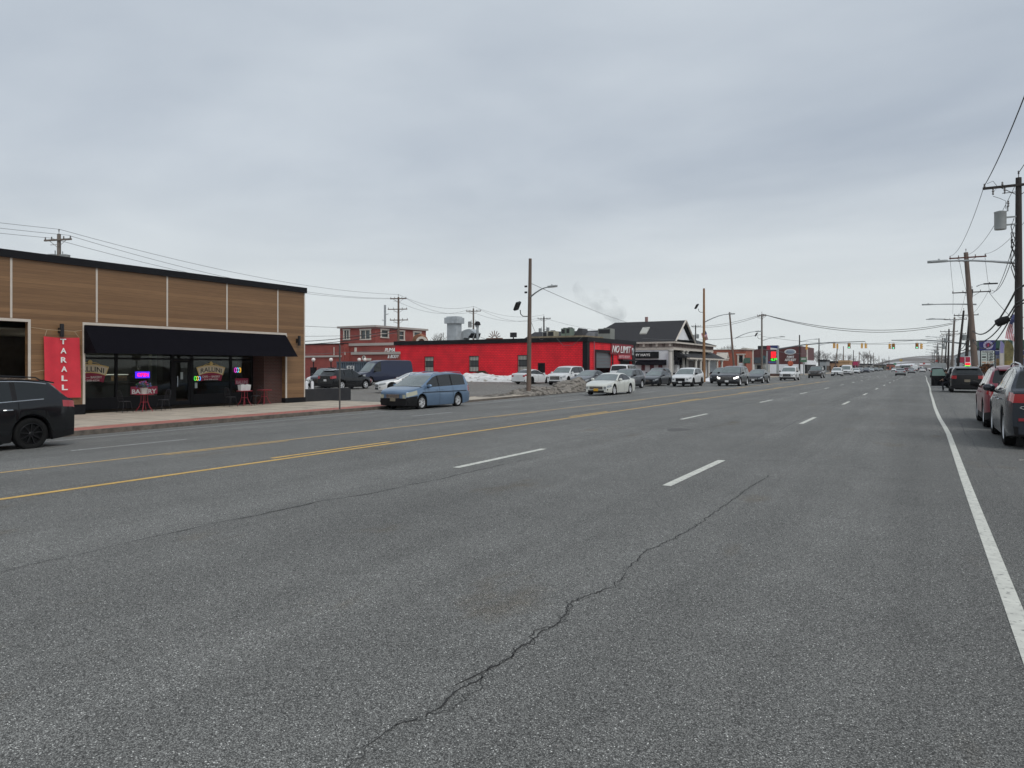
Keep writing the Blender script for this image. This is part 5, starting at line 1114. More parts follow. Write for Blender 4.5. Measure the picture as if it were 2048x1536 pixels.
def util_pole(x, y, h, r0, m, label, lean=(0, 0), arms=(), tf=(), group=None, z=None, cat='utility pole', name='utility_pole', armm=None, wraps=0):
    z0 = zg(x, y) if z is None else z
    o = empty(name, (x, y, z0), 0, label, cat, group)
    n = 8; pts = [(lean[0]*t/n, lean[1]*t/n, h*t/n-(.1 if t == 0 else 0)) for t in range(n+1)]
    b = MB(); b.tube(pts, [r0*(1-.38*t/n) for t in range(n+1)], 12); b.build('pole', m, o, 50)
    def at(zz): return lean[0]*zz/h, lean[1]*zz/h
    for (zz, la, lb, ang) in arms:               # crossarm from -la to +lb, along plan angle
        cx, cy = at(zz); a = MB(); T = Matrix.Translation((cx, cy, zz)) @ Matrix.Rotation(R(ang), 4, 'Z')
        a.box(-la, lb, -.18, -.06, -.06, .06, 0, T)
        if la > .5: a.box(-min(la, .7), -.02, -.10, -.07, -.35, -.32, 0, T @ Matrix.Translation((0, 0, -.0)) @ Matrix.Rotation(0, 4, 'Y'))
        a.tube([T @ Vector((-min(la, .75), -.1, -.05)), T @ Vector((0, -.12, -.55)), T @ Vector((min(lb, .75), -.1, -.05))], .02, 4)
        ca = a.build('crossarm', armm or m, o)
        for q in (-la+.08, -la*.45, lb*.45, lb-.08):
            i_ = MB(); i_.lathe([(.001, .26), (.03, .25), (.05, .19), (.03, .16), (.055, .11), (.03, .06), (.02, .05)], 8, 0, T @ Matrix.Translation((q, -.12, 0))); i_.build('insulator', mat('insulator_grey', (.13, .12, .12), .4), ca)
    i_ = MB(); cx, cy = at(h); i_.lathe([(.02, 0), (.02, .18), (.05, .22), (.03, .27), (.055, .31), (.001, .38)], 8, 0, Matrix.Translation((cx, cy, h))); 
    if arms: i_.build('top_insulator', mat('insulator_grey', (0, 0, 0)), o)
    for (zz, dx, dy, rr, hh) in tf:
        cx, cy = at(zz); a = MB(); a.lathe([(.001, 0), (rr*.96, 0), (rr, .04), (rr, hh-.05), (rr*1.05, hh-.03), (rr*1.05, hh), (rr*.3, hh+.06), (.001, hh+.06)], 20, 0, Matrix.Translation((cx+dx, cy+dy, zz)))
        a.tube([(cx+dx*.6, cy+dy, zz+hh), (cx+dx*.6, cy+dy, zz+hh+.28)], .04, 8); a.box(min(cx, cx+dx), max(cx, cx+dx), cy+dy-.04, cy+dy+.04, zz+hh*.62, zz+hh*.7); a.box(min(cx, cx+dx), max(cx, cx+dx), cy+dy-.04, cy+dy+.04, zz+hh*.2, zz+hh*.28)
        a.build('transformer', M_GREYP, o, 40)
    for k in range(wraps):
        a = MB(); zz = h*.55+k*.35; cx, cy = at(zz); rnd = random.Random(k+5)
        a.tube([(cx-.2+rnd.uniform(-.1, .1), cy-.2, zz+.9), (cx-.34, cy-.22, zz+.5), (cx-.28+rnd.uniform(-.1, .1), cy-.24, zz+.1), (cx-.12, cy-.2, zz-.3)], .022, 5); a.build('cable_loop', M_WIRE, o)
    return o
def wire(p0, p1, sag, r, label, group=None, m=None, n=18):
    p0, p1 = Vector(p0), Vector(p1); pts = []
    for i in range(n+1): t = i/n; p = p0.lerp(p1, t); p.z -= sag*4*t*(1-t); pts.append(p)
    b = MB(); b.tube(pts, r, 5); o = b.build('power_line', m or M_WIRE)
    return tag(o, label, 'cable', group)
# right-hand line of poles
P1 = (4.25, 44.6); P2 = (4.4, 80.5); P3 = (4.3, 100.5); P4 = (4.3, 124.0); P5 = (4.4, 150.0); P6 = (4.5, 174.)
NX = (-1, 0)
p1 = util_pole(*P1, 11.35, .21, M_POLE_D, 'tall dark utility pole with grey transformer at the right edge', arms=[(10.95, 1.55, 1.6, 0)], tf=[(8.75, -.78, -.05, .27, .92)], wraps=7)
arm_lamp(p1, 6.95, NX, 3.15, .35, .055, lum=.9)
a = MB(); a.lathe([(.001, -.35), (.18, -.3), (.22, 0), (.15, .3), (.001, .35)], 10, 0, Matrix.Translation((-.7, -.2, 4.0)) @ Matrix.Rotation(R(65), 4, 'Y')); a.build('splice_case', M_TRIM, p1, 40)
for px_, pz_ in ((-.45, 9.9), (-1.1, 10.6), (-.6, 10.6)):
    a = MB(); a.lathe([(.001, .3), (.045, .28), (.03, .2), (.06, .15), (.03, .1), (.05, .0), (.001, -.05)], 8, 0, Matrix.Translation((px_, -.15, pz_))); a.build('cutout', mat('insulator_grey', (0, 0, 0)), p1)
a = MB(); a.tube([(-1.1, -.15, 10.7), (-.9, -.15, 10.95), (-1.1, -.1, 11.3), (-1.35, -.05, 11.2)], .012, 4); a.tube([(-1.1, -.15, 10.5), (-.8, -.15, 10.35), (-.55, -.1, 10.2), (-.55, -.08, 9.8)], .012, 4); a.build('jumper_cable', M_WIRE, p1)
p2 = util_pole(*P2, 12.6, .30, M_POLE_T, 'tan utility pole leaning left, behind the tall dark pole', lean=(-.85, 0), arms=[(12.1, 1.4, 1.6, 0)], armm=mat('redbrown_arm', (.12, .045, .035), .9))
for q in (p2,):
    for ch in q.children:
        if ch.name.startswith('pole'): ch.data.materials[0] = mat('brown_grey_pole', (.15, .112, .092), .9, var=.3, vscale=5, stretch=(1, 1, .1))
arm_lamp(p2, 7.6, NX, 3.6, .15, .06, lum=.9)
arm_lamp(p2, 9.3, (1, .1), .6, .2, .04, lum=1.1, dark=True)
p3 = util_pole(*P3, 10.9, .2, M_POLE_D, 'dark slim utility pole leaning right, seen just left of the tan pole', lean=(.75, 0), arms=[(10.55, 2.0, 1.9, 0)])
p4 = util_pole(*P4, 10.0, .21, M_POLE_D, 'third dark utility pole on the right side, leaning right', lean=(.9, 0), arms=[(9.3, 1.2, 1.9, 0)], tf=[(5.6, .5, 0, .3, .8)])
p5 = util_pole(*P5, 10.6, .24, M_POLE_G, 'grey-brown utility pole with crossarm and two lamp arms, fifth from the right edge', lean=(.5, 0), arms=[(10.2, 1.6, 1.9, 0), (7.6, 1.9, 1.9, 0)])
arm_lamp(p5, 10.2, NX, 3.2, .15, .05); arm_lamp(p4, 8.6, NX, 2.8, .3, .05)
p6 = util_pole(*P6, 9.6, .22, M_POLE_D, 'dark utility pole left of the grey-brown pole', lean=(.2, 0), arms=[(9.1, 1.6, 1.6, 0)], tf=[(6.8, -.6, 0, .3, .9)])
arm_lamp(p6, 7.6, NX, 3.3, .5, .05)
far = []
for i, (yy, hh, ln) in enumerate(((205, 9.8, .5), (240, 10.2, .3), (285, 10, -.2), (335, 10.4, .3), (400, 10.2, .2), (480, 10.5, 0))):
    q = util_pole(4.6, yy, hh, .2, (M_POLE_D, M_POLE_G)[i % 2], ('first', 'second', 'third', 'fourth', 'fifth', 'farthest')[i]+' of the far utility poles bunched at the road end on the right', lean=(ln, 0), arms=[(hh-.4, 1.5, 1.5, 0), (hh-1.6, 1.2, 1.2, 0)], tf=[(6.5, -.55, 0, .3, .9)] if i % 2 == 0 else [(6.9, .5, 0, .3, .9)], group='far utility poles on the right')
    arm_lamp(q, 7.4, NX, 3.0, .5, .05)
GR = 'wires strung along the right-hand poles'
top1 = zg(*P1)
wire((P1[0]-1.45, P1[1], 11.15), (2.8, 4, 11.2), .95, .02, 'thick black cable rising from the left crossarm tip of the dark pole', GR)
wire((P1[0], P1[1], 11.6), (4.3, 4, 11.7), .7, .018, 'black cable rising from the top of the tall dark pole out of the picture', GR)
for (a0, b0), lb in (((-1.45, -1.3), 'left wire from the tall dark pole crossarm to the tan pole crossarm'), ((-.05, -.05), 'middle wire from the tall dark pole to the top of the tan pole'), ((1.5, 1.5), 'right wire from the tall dark pole crossarm to the tan pole crossarm')):
    wire((P1[0]+a0, P1[1], 11.2 if a0 else 11.6), (P2[0]-.85+b0, P2[1], 12.35), .9, .014, lb, GR)
for a0, lb in ((-1.9, 'left wire between the tan pole and the slim dark pole'), (-.6, 'middle wire between the tan pole and the slim dark pole'), (1.7, 'right wire between the tan pole and the slim dark pole')):
    wire((P2[0]-.85+max(-1.3, min(1.5, a0)), P2[1], 12.3), (P3[0]+.75+a0, P3[1], 10.8), .25, .016, lb, GR)
    wire((P3[0]+.75+a0, P3[1], 10.8), (P4[0]+.85+a0*.7, P4[1], 9.55), .3, .016, lb.replace('the tan pole', 'the slim dark pole').replace('and the slim dark pole', 'and the next leaning pole'), GR)
for k, (za, zb, sg, r_) in enumerate(((5.6, 5.1, 1.1, .05), (4.9, 4.3, .9, .04), (4.75, 4.2, 1.4, .035))):
    wire((P1[0]-.1, P1[1], za), (P2[0]-.3, P2[1], zb), sg, r_, ('upper', 'middle', 'lowest')[k]+' thick communication cable sagging from the dark pole to the tan pole', GR)
    wire((P1[0]-.1, P1[1], za), (P1[0]+1.5, -10, za+1.5), .6, r_, ('upper', 'middle', 'lowest')[k]+' thick communication cable leaving the dark pole to the right edge', GR)
    wire((P2[0]-.3, P2[1], zb), (P3[0]+.3, P3[1], zb-.1), .3, r_, ('upper', 'middle', 'lowest')[k]+' thick communication cable from the tan pole to the slim dark pole', GR)
    wire((P3[0]+.3, P3[1], zb-.1), (P4[0]+.4, P4[1], 4.3), .35, r_, ('upper', 'middle', 'lowest')[k]+' thick communication cable beyond the slim dark pole', GR)
wire((P1[0], P1[1], 8.3), (P2[0]+1.2, P2[1], 8.9), 1.0, .02, 'black service cable hanging from the dark pole to the dark cobra lamp', GR)
wire((P1[0], P1[1], 8.9), (P3[0]+2.4, P3[1], 10.6), 1.4, .02, 'long black cable sagging from the dark pole to the slim pole crossarm', GR)
wire((P3[0]+2.4, P3[1], 10.5), (9.2, 78, 3.9), .5, .025, 'thick black cable descending right from the slim dark pole to the flag pole', GR)
# wooden lamp poles on the left side
wx, wy = -22.85, 41.7
lp = util_pole(wx, wy, 9.1, .165, M_POLE_B, 'weathered brown wooden pole with street lamp in front of the red building', lean=(.12, 0), z=-.22, cat='street lamp', name='lamp_pole')
dxa, dya = 1, .0; arm_lamp(lp, 6.45, (.97, -.24), 1.75, .62, .05, lum=.75); flood(lp, -1, 0, 5.25)
for zz in (7.2, 6.8): a = MB(); a.box(-.3, -.12, -.04, .04, zz, zz+.12); a.build('bracket', M_DARKMET, lp)
tx, ty = -22.3, 83.6
tp = util_pole(tx, ty, 11.0, .19, M_POLE_T, 'bright tan wooden pole with lamp arm and small flag beside the white columned building', lean=(0, 0), cat='street lamp', name='lamp_pole')
arm_lamp(tp, 7.0, (1, -.1), 2.9, .85, .05); flood(tp, -1, 0, 8.2)
def flag(parent, T, w, h, ragged=.12, seed=1, loc=False):
    """striped flag hanging in folds; T places hoist top corner, local x = fly, z = down"""
    o = None; rnd = random.Random(seed)
    def P(u, v): return (u*w, .10*w*math.sin(u*7+v*2), -v*h-u*u*h*.35)
    def patch(us, vs_, mi, mb):
        for a, b_ in zip(us, us[1:]):
            for c, d_ in zip(vs_, vs_[1:]): mb.add([P(a, c), P(b_, c), P(b_, d_), P(a, d_)], [(0, 1, 2, 3)], mi, T)
    mb = MB()
    for k in range(13):
        u0 = .4 if k < 7 else 0; us = [u0+(1-u0)*i/6 for i in range(7)]
        patch(us, [k/13, (k+1)/13], k % 2, mb)
    patch([.4*i/4 for i in range(5)], [7/13*i/3 for i in range(4)], 2, mb)
    return mb.build('flag', [mat('flag_red', (.42, .05, .07), .8), mat('flag_white', (.62, .60, .60), .8), mat('flag_blue', (.05, .06, .16), .8)], parent)
flag(tp, Matrix.Translation((.2, -.05, 6.0)) @ Matrix.Rotation(R(62), 4, 'Y'), 1.0, .62)
b = MB(); b.tube([(.05, 0, 5.5), (.2, -.05, 6.05)], .02, 5); b.build('flag_staff', M_GREYP, tp)
q3 = util_pole(-22.3, 99.6, 9.3, .17, M_POLE_B, 'dark brown wooden lamp pole leaning left in front of the orange brick shop', lean=(-.75, 0), cat='street lamp', name='lamp_pole', group='lamp poles on the left side'); arm_lamp(q3, 5.7, (1, -.1), 2.8, .85, .045)
q4 = util_pole(-22.4, 118.8, 10.3, .18, M_POLE_G, 'grey wooden pole with crowded pole top and lamp arm beside the price sign', cat='utility pole', name='lamp_pole', arms=[(10.0, .7, .7, 0), (10.0, .6, .6, 80)]); arm_lamp(q4, 6.0, (1, -.1), 2.8, .55, .04); flood(q4, -1, 0, 6.3)
for px, tt, lb in ((1599, 669, 'dark slim pole in front of the maroon building corner'), (1638, 676, 'black slim pole right of the green sign')):
    yy = yat(px, -22.4); q = util_pole(-22.4, yy, zat(-22.4, yy, tt), .18, M_POLE_D, lb, cat='street lamp', name='lamp_pole', group='lamp poles on the left side'); arm_lamp(q, zat(-22.4, yy, tt+14), (1, -.1), 3.0, .5, .05)
for i, (px, tt, ln) in enumerate(((1669, 688, .9), (1687, 692, 0), (1707, 700, 0), (1718, 703, .1), (1732, 701, 1.6), (1741, 707, 0), (1747, 705, 0), (1758, 711, 0), (1778, 713, 0))):
    yy = min(yat(px, -22.6), 420); xx = -22.6 if yy < 420 else xat(px, yy)
    util_pole(xx, yy, zat(xx, yy, tt), .19, (M_POLE_B, M_POLE_G, M_POLE_D)[i % 3], ('first brown', 'second grey', 'third dark', 'fourth', 'fifth leaning', 'sixth', 'seventh', 'eighth', 'ninth')[i]+' wooden pole from the left beyond the junction', lean=(ln, 0), group='far wooden poles on the left side')
# back line of utility poles (behind the buildings on the left)
BP = {}
def bp_(k, x, y, ptop, label, arms, tf=(), lean=(0, 0), m=None):
    h = zat(x, y, ptop); BP[k] = (x, y, h); return util_pole(x, y, h, .2, m or M_POLE_G, label, arms=[(h+a, l1, l2, an) for a, l1, l2, an in arms], tf=[(h+a, *r_) for a, *r_ in tf], lean=lean, z=0)
bp_('a', -54.84, 28.42, 468, 'grey utility pole top with two transformer tanks above the wood clad building roof', [(-.45, 1.2, 1.25, 15)], [(-2.2, -.85, 0, .33, .75), (-2.35, .8, 0, .33, .75)])
bp_('b', -62.85, 77.2, 594, 'dark utility pole with three crossarms behind the brick restaurant', [(-.25, 1.15, 1.2, 20), (-1.7, 1.5, 1.3, 20), (-3.2, 1.2, 1.4, 20)], m=M_POLE_B)
bp_('c', -64.2, 98.2, 617, 'grey utility pole with a pair of transformers right of the exhaust stack', [(-.45, 1.2, 1.3, 20)], [(-3.1, -.7, 0, .3, .95), (-3.1, .75, 0, .3, .95)])
bp_('d', -62.45, 120.0, 633, 'dark utility pole with transformers behind the middle of the red building', [(-.45, 1.2, 1.3, 20)], [(-3.2, -.8, 0, .3, .95), (-3.1, .85, 0, .3, .95)], m=M_POLE_D)
bp_('e', -44.8, 160.8, 650, 'dark utility pole with transformers behind the white columned building roof', [(-.3, .9, 1.2, 10)], [(-3.2, -.5, 0, .3, .95), (-3.1, .5, 0, .3, .95)], m=M_POLE_D)
x, y = -72.1, 85.3; o = empty('steel_pole', (x, y, 0), 0, 'thin grey steel pole standing above the brick restaurant roof', 'pole'); b = MB(); h = zat(x, y, 610); b.tube([(0, 0, 0), (0, 0, h)], .16, 8); b.tube([(0, 0, h-1.5), (.7, 0, h-1.4)], .05, 5); b.tube([(0, 0, h-2.4), (-.6, 0, h-2.3)], .05, 5); b.build('pole', M_GALV, o)
GB = 'wires of the back line'
def bw(k0, k1, off0, off1, dz0, dz1, sag, lb, r=.016, m=M_WIREG):
    a = BP[k0]; b_ = BP[k1]; wire((a[0]+off0, a[1], a[2]+dz0), (b_[0]+off1, b_[1], b_[2]+dz1), sag, r, lb, GB, m)
for k0, k1, nm in (('a', 'b', 'between the pole over the wood building and the restaurant pole'), ('b', 'c', 'between the restaurant pole and the pole beside the exhaust stack'), ('c', 'd', 'between the two poles behind the red building')):
    for off, dz, s_, q in ((-1.1, -.2, 1.2, 'left'), (0, .35, 1.0, 'middle'), (1.2, -.2, 1.35, 'right')): bw(k0, k1, off, off, dz, dz, s_, q+' grey wire '+nm, .018 if k0 != 'a' else .016)
for i, (dz, s_) in enumerate(((-4.3, .9), (-5.0, 1.1), (-7.2, .8))):
    a = BP['b']; wire((a[0], a[1], a[2]+dz), (-54.8-6*i, 20, a[2]+dz-.6*i), s_, .022, ('upper', 'middle', 'lower')[i]+' cable running left from the restaurant pole behind the wood building', GB, M_WIREG)
a = BP['a']
for off, dz, y_, lb in ((-1.1, -.2, 0, 'left'), (0, .35, 0, 'middle'), (1.2, -.2, 0, 'right')): wire((a[0]+off, a[1], a[2]+dz), (-52+off, -18, a[2]+dz-.4), .7, .014, lb+' wire leaving the pole over the wood building to the left edge', GB, M_WIREG)
for i, (z1, z2) in enumerate(((3.9, 4.8), (3.5, 4.4))): wire((-72, 62, z1+1.0), (BP['b'][0], BP['b'][1], z2+2.2), .6, .045, ('upper', 'lower')[i]+' thick black cable crossing the front of the brick restaurant', GB)
wire((wx+.12, wy, 7.25), (-34.5, 104, 7.2), .45, .016, 'thin wire from the weathered pole down to the white columned building', None)
wire((wx+.1, wy, 4.9), (-38.5, 74, 5.1), .7, .014, 'thin wire from the weathered pole to the red building roof', None, M_WIREG)
wire((BP['c'][0], BP['c'][1], BP['c'][2]-4.2), (BP['d'][0], BP['d'][1], BP['d'][2]-4.6), 1.3, .03, 'thick low cable between the two poles behind the red building', GB)
wire((BP['d'][0], BP['d'][1], BP['d'][2]-.3), (BP['e'][0], BP['e'][1], BP['e'][2]-.2), 2.2, .02, 'long wire above the red building toward the white columned building', GB, M_WIREG)
T4 = (-22.4, 118.8, 10.2)
for i, (x1, y1, z1, sg, lb) in enumerate(((4.6, 150, 9.6, 1.9, 'upper thick cable spanning the road from the grey pole top to the right-hand poles'), (4.6, 150, 9.4, 2.15, 'second thick cable spanning the road just below the upper one'))):
    wire(T4, (x1, y1, z1), sg, .045, lb, 'cables spanning the road')
wire((T4[0], T4[1], 6.6), (4.6, 150, 7.5), 1.4, .022, 'thin lower wire spanning the road above the traffic signals', 'cables spanning the road', M_WIREG)
for i, (dz, sg) in enumerate(((0, .5), (-.15, .7))): wire((T4[0], T4[1], 10.1+dz), (BP['e'][0], BP['e'][1], BP['e'][2]-.3+dz), sg, .03, ('upper', 'lower')[i]+' cable from the grey pole top behind the bright tan pole', 'cables spanning the road')
wire((T4[0], T4[1], 6.9), (-30, 84, 5.2), .5, .025, 'cable sloping left from the grey pole behind the brown leaning pole', None, M_WIREG)
wire((T4[0], T4[1], 4.6), (-60, 130, 4.2), .8, .03, 'low cable left of the grey pole above the orange brick shop', None, M_WIREG); wire((T4[0], T4[1], 4.6), (-22.4, 200, 5.4), .5, .03, 'low cable right of the grey pole toward the slim dark pole', None, M_WIREG)

# ---------------------------------------------------------------- traffic signals
YSIG = 155.0
M_SIGY = mat('signal_yellow', (.72, .38, .07), .5, var=.1); M_LENSD = mat('signal_dark_lens', (.12, .012, .015), .3); M_GREEN = mat('signal_green', (.05, .5, .35), .4, emit=(.08, .95, .62), estr=1.5)
def mast(x0, x1, zp, z0, z1, label):
    o = empty('signal_mast', (x0, YSIG, 0), 0, label, 'traffic signal mast'); b = MB(); b.tube([(0, 0, 0), (0, 0, zp)], [.2, .16], 10); b.build('pole', M_GALV, o, 40)
    d_ = x1-x0; b = MB(); b.tube([(0, 0, z0), (d_*.3, 0, z0+(z1-z0)*.62), (d_*.6, 0, z0+(z1-z0)*.93), (d_, 0, z1)], [.15, .12, .09, .07], 8); b.build('arm', mat('mast_arm_grey', (.15, .165, .17), .5), o, 40); return o
xl_, xr2 = xat(1556, YSIG), 6.9
mast(xl_, xat(1730, YSIG), 6.2, zat(xl_, YSIG, 698), zat(xat(1730, YSIG), YSIG, 683), 'left traffic signal mast with a long arm reaching over the road')
mast(xr2, xat(1783, YSIG), 6.5, zat(xr2, YSIG, 690)+.2, zat(-5, YSIG, 680.5), 'right traffic signal mast with an arm reaching over the road')
wire((xat(1676, YSIG), YSIG+.3, zat(-14, YSIG, 687)), (5, YSIG+.3, zat(4, YSIG, 684)), .25, .03, 'tether wire strung level between the traffic signal heads', None)
def signal(px, py, face, label, dx=0):
    x = xat(px, YSIG); z = zat(x, YSIG, py); o = empty('traffic_signal', (x, YSIG-.25, z-.55), R(face), label, 'traffic light', 'yellow traffic signals over the road')
    o.scale = (.9, .9, .9)
    b = MB(); b.box(-.19, .19, -.13, .13, -.55, .55)
    b.build('housing', M_SIGY, o)
    for k in range(3):
        zc = .36-.36*k
        v = MB(); v.lathe([(.14, 0), (.14, .2), (.125, .2), (.125, 0)], 14, 0, Matrix.Translation((0, -.13, zc)) @ Matrix.Rotation(PI/2, 4, 'X'), True); v.build('visor', M_SIGY, o, 40)
        l_ = MB(); l_.lathe([(.001, .03), (.125, .01), (.125, 0)], 16, 0, Matrix.Translation((0, -.13, zc)) @ Matrix.Rotation(PI/2, 4, 'X')); l_.build('lens', M_GREEN if (k == 2 and face == 0) else M_LENSD, o, 40)
    if face == 0:
        b = MB(); b.box(-.3, .3, -.11, -.10, -.6, .6); b.build('backplate', mat('backplate_dark', (.05, .03, .03), .6), o)
    b = MB(); b.tube([(0, 0, .55), (0, 0, .95)], .03, 6); b.build('hanger', M_GALV, o)
    return o
for px, py, fc, lb in ((1613, 689, 100, 'yellow signal head at the left end of the left mast arm'), (1668, 686, 75, 'yellow signal head seen side-on, left of a pair on the left arm'), (1675, 687, 180, 'yellow signal head seen from behind, right of a pair on the left arm'),
                       (1698.5, 686, 0, 'green lit signal head in the middle of the left mast arm'), (1724, 686, 180, 'yellow signal head seen from behind near the tip of the left arm'), (1731, 686, 100, 'yellow signal head seen side-on at the tip of the left arm'),
                       (1779, 687, 75, 'yellow signal head seen side-on at the tip of the right arm'), (1787, 687, 0, 'green lit signal head near the tip of the right arm'), (1834, 686, 0, 'green lit signal head in the middle of the right arm'), (1842, 687, 100, 'yellow signal head seen side-on in the middle of the right arm')):
    signal(px, py, fc, lb)

# ---------------------------------------------------------------- right side: gas station
GY = 108.0; g0, g1 = xat(1960.5, GY), xat(1990.5, GY); gz = lambda p: zat((g0+g1)/2, GY, p)
gp = empty('gas_price_sign', (g0, GY, 0), 0, 'white gas price board with black numbers under a dark blue panel with a round emblem', 'sign')
b = PB(); b.box(g0, g0+.22, GY, GY+.4, 0, gz(700)); b.box(g1-.22, g1, GY, GY+.4, 0, gz(700)); b.box(g0-.1, g1+.05, GY-.02, GY+.5, gz(735), gz(733)); b.build('frame', M_BLACK, gp)
b = PB(); b.box(g0-.12, g1+.05, GY-.05, GY+.5, gz(701), gz(680.5)); hp = b.build('header_panel', mat('deep_blue', (.018, .02, .13), .5), gp)
cx, cz = (g0+g1)/2+.05, gz(690.5); s_ = (gz(682.5)-gz(699))/2
b = PB(); M_EMB = mat('emblem_pale', (.45, .42, .55), .5); M_EMR = mat('emblem_red', (.40, .03, .06), .5)
TT = Matrix.Translation((cx, GY-.05, cz)) @ Matrix.Rotation(PI/2, 4, 'X')
b.lathe([(s_*.60, 0), (s_*1.0, 0), (s_*1.0, .03), (s_*.60, .03)], 30, 0, TT, True)
for k in range(12): a_ = 2*PI*k/12; b.cbox((0, 0, 0), (.07, .07, .02), 2, TT @ Matrix.Rotation(a_, 4, 'Z') @ Matrix.Translation((s_*.8, 0, .035)))
b.prism([(0, s_*.42), (s_*.2, s_*.02), (s_*.16, -s_*.24), (0, -s_*.34), (-s_*.16, -s_*.24), (-s_*.2, s_*.02)], .0, .03, 1, TT); b.lathe([(s_*.42, 0), (s_*.50, 0), (s_*.50, .02), (s_*.42, .02)], 24, 1, TT, True)
b.build('round_emblem', [M_EMB, M_EMR, mat('deep_blue', (0, 0, 0))], hp)
b = PB(); b.box(g0+.1, g1-.1, GY-.04, GY+.3, gz(732), gz(701.5)); pp = b.build('price_panel', mat('panel_mint_white', (.60, .66, .62), .5), gp)
w_ = g1-g0
for i, (t, p0, p1, m_) in enumerate((('3.05', 711, 706, M_TEXTK), ('3.49', 716.5, 711.7, M_TEXTK), ('3.89', 721.8, 717, M_TEXTK), ('4.29', 727, 722.5, mat('orange_digits', (.50, .28, .18), .6)))):
    ptext('digits', t, m_, (g0+w_*.44, GY-.05, gz(p0)), (1, 0, 0), (0, 0, 1), w_*.40, gz(p1)-gz(p0), pp, depth=.02, bold=.02)
    ptext('digits', '9', m_, (g0+w_*.87, GY-.05, gz(p0)+.15), (1, 0, 0), (0, 0, 1), w_*.06, .16, pp, depth=.02)
    b = PB(); b.box(g0+w_*.12, g0+w_*.38, GY-.06, GY-.04, gz(p0)+.06, gz(p1)-.06); b.build('grade_label', M_TEXTK if i == 1 else mat('label_grey_%d' % (i == 3), (.30, .36, .33) if i < 3 else (.5, .3, .2), .6), pp)
b = PB(); b.box(g0+w_*.15, g1-w_*.15, GY-.06, GY-.04, gz(705), gz(702.5)); b.box(g0+w_*.1, g1-w_*.1, GY-.06, GY-.04, gz(732), gz(728.5)); b.build('grade_label', M_TEXTK, pp)
ptext('lettering', 'SELF SERVE', M_TEXTW, (g0+w_*.2, GY-.065, gz(704.6)), (1, 0, 0), (0, 0, 1), w_*.6, .16, pp, depth=.01)
cn = empty('station_canopy', (12, 118, 0), 0, 'dark green flat gas station canopy behind the price board', 'canopy')
b = PB(); cy_ = 113.0; c0 = xat(1955, cy_); b.box(c0, 24, cy_, cy_+14, zat(c0+2, cy_, 696.5), zat(c0+2, cy_, 680.5)); b.build('canopy_roof', mat('canopy_green', (.022, .075, .055), .5), cn)
b = PB()
for X_, Y_ in ((11.5, 120), (18, 120)): b.box(X_-.2, X_+.2, Y_-.2, Y_+.2, 0, 4.2)
b.build('column', M_WHITEW, cn)
st = empty('station_shop', (14, 132, 0), 0, 'white gas station shop with colourful window posters under the green canopy', 'building')
b = PB(); b.box(9.2, 26, 128.5, 140, -.1, 4.6); b.build('wall', M_WHITEW, st)
b = PB(); rnd = random.Random(4); cols = [mat('poster_%d' % i, c, .6, var=.5, vscale=1.6) for i, c in enumerate(((.45, .30, .16), (.40, .12, .10), (.25, .28, .45), (.5, .45, .35)))]
xx = 9.5
for i in range(9): b.box(xx, xx+.9, 128.42, 128.5, .7, 2.9, i % 4); b.box(xx, xx+.9, 128.40, 128.5, 3.0, 3.35, (i+2) % 4); xx += 1.25
b.build('window_posters', cols, st)
b = PB(); b.box(9.3, 25, 128.38, 128.5, 3.5, 4.1); b.build('fascia', mat('fascia_blue', (.08, .10, .25), .6), st)
# hedge, feather flags, flag pole
def leafy(name, label, cat, x, y, rx, ry, h, n, m, seed, size=.12, kind=None):
    rnd = random.Random(seed); b = MB()
    for i in range(n):
        a = rnd.uniform(0, 2*PI); q = rnd.random()**.5; z = rnd.random(); f = math.sqrt(max(0, 1-z*z*.9))*(.8+.3*math.sin(3*a+seed))
        p = Vector((rx*q*f*math.cos(a), ry*q*f*math.sin(a), h*z)); s_ = size*rnd.uniform(.5, 1.2)
        T = Matrix.Translation(p) @ Matrix.Rotation(rnd.uniform(0, 6), 4, Vector((rnd.uniform(-1, 1), rnd.uniform(-1, 1), rnd.uniform(-1, 1)+.01)))
        b.add([(-s_, 0, 0), (0, -s_*.5, 0), (s_, 0, 0), (0, s_*.5, 0)], [(0, 1, 2, 3)], rnd.randrange(len(m)), T)
    for k in range(14):
        a = rnd.uniform(0, 6.28); b.tube([(0, 0, 0), (rx*.5*math.cos(a), ry*.5*math.sin(a), h*.5), (rx*.7*math.cos(a), ry*.7*math.sin(a), h*.9)], [.03, .02, .008], 4, 0)
    o = b.build(name, m); o.location = (x, y, zg(x, y)+.05); return tag(o, label, cat, None, kind)
HM = [mat('hedge_brown', (.13, .06, .03), .9), mat('hedge_rust', (.24, .10, .04), .9), mat('hedge_dark', (.035, .03, .02), .9)]
leafy('hedge', 'rusty brown winter hedge under the gas price board', 'hedge', xat(1974, 84), 84, .95, 1.4, 1.9, 2600, HM, 3, .09)
leafy('evergreen_shrub', 'dark low evergreen shrub on the snow bank by the red wall', 'shrub', -44.5, 69.8, 1.35, .9, 1.25, 2200, [mat('shrub_green', (.05, .055, .028), .9), mat('shrub_dark', (.03, .03, .018), .9)], 5, .09)
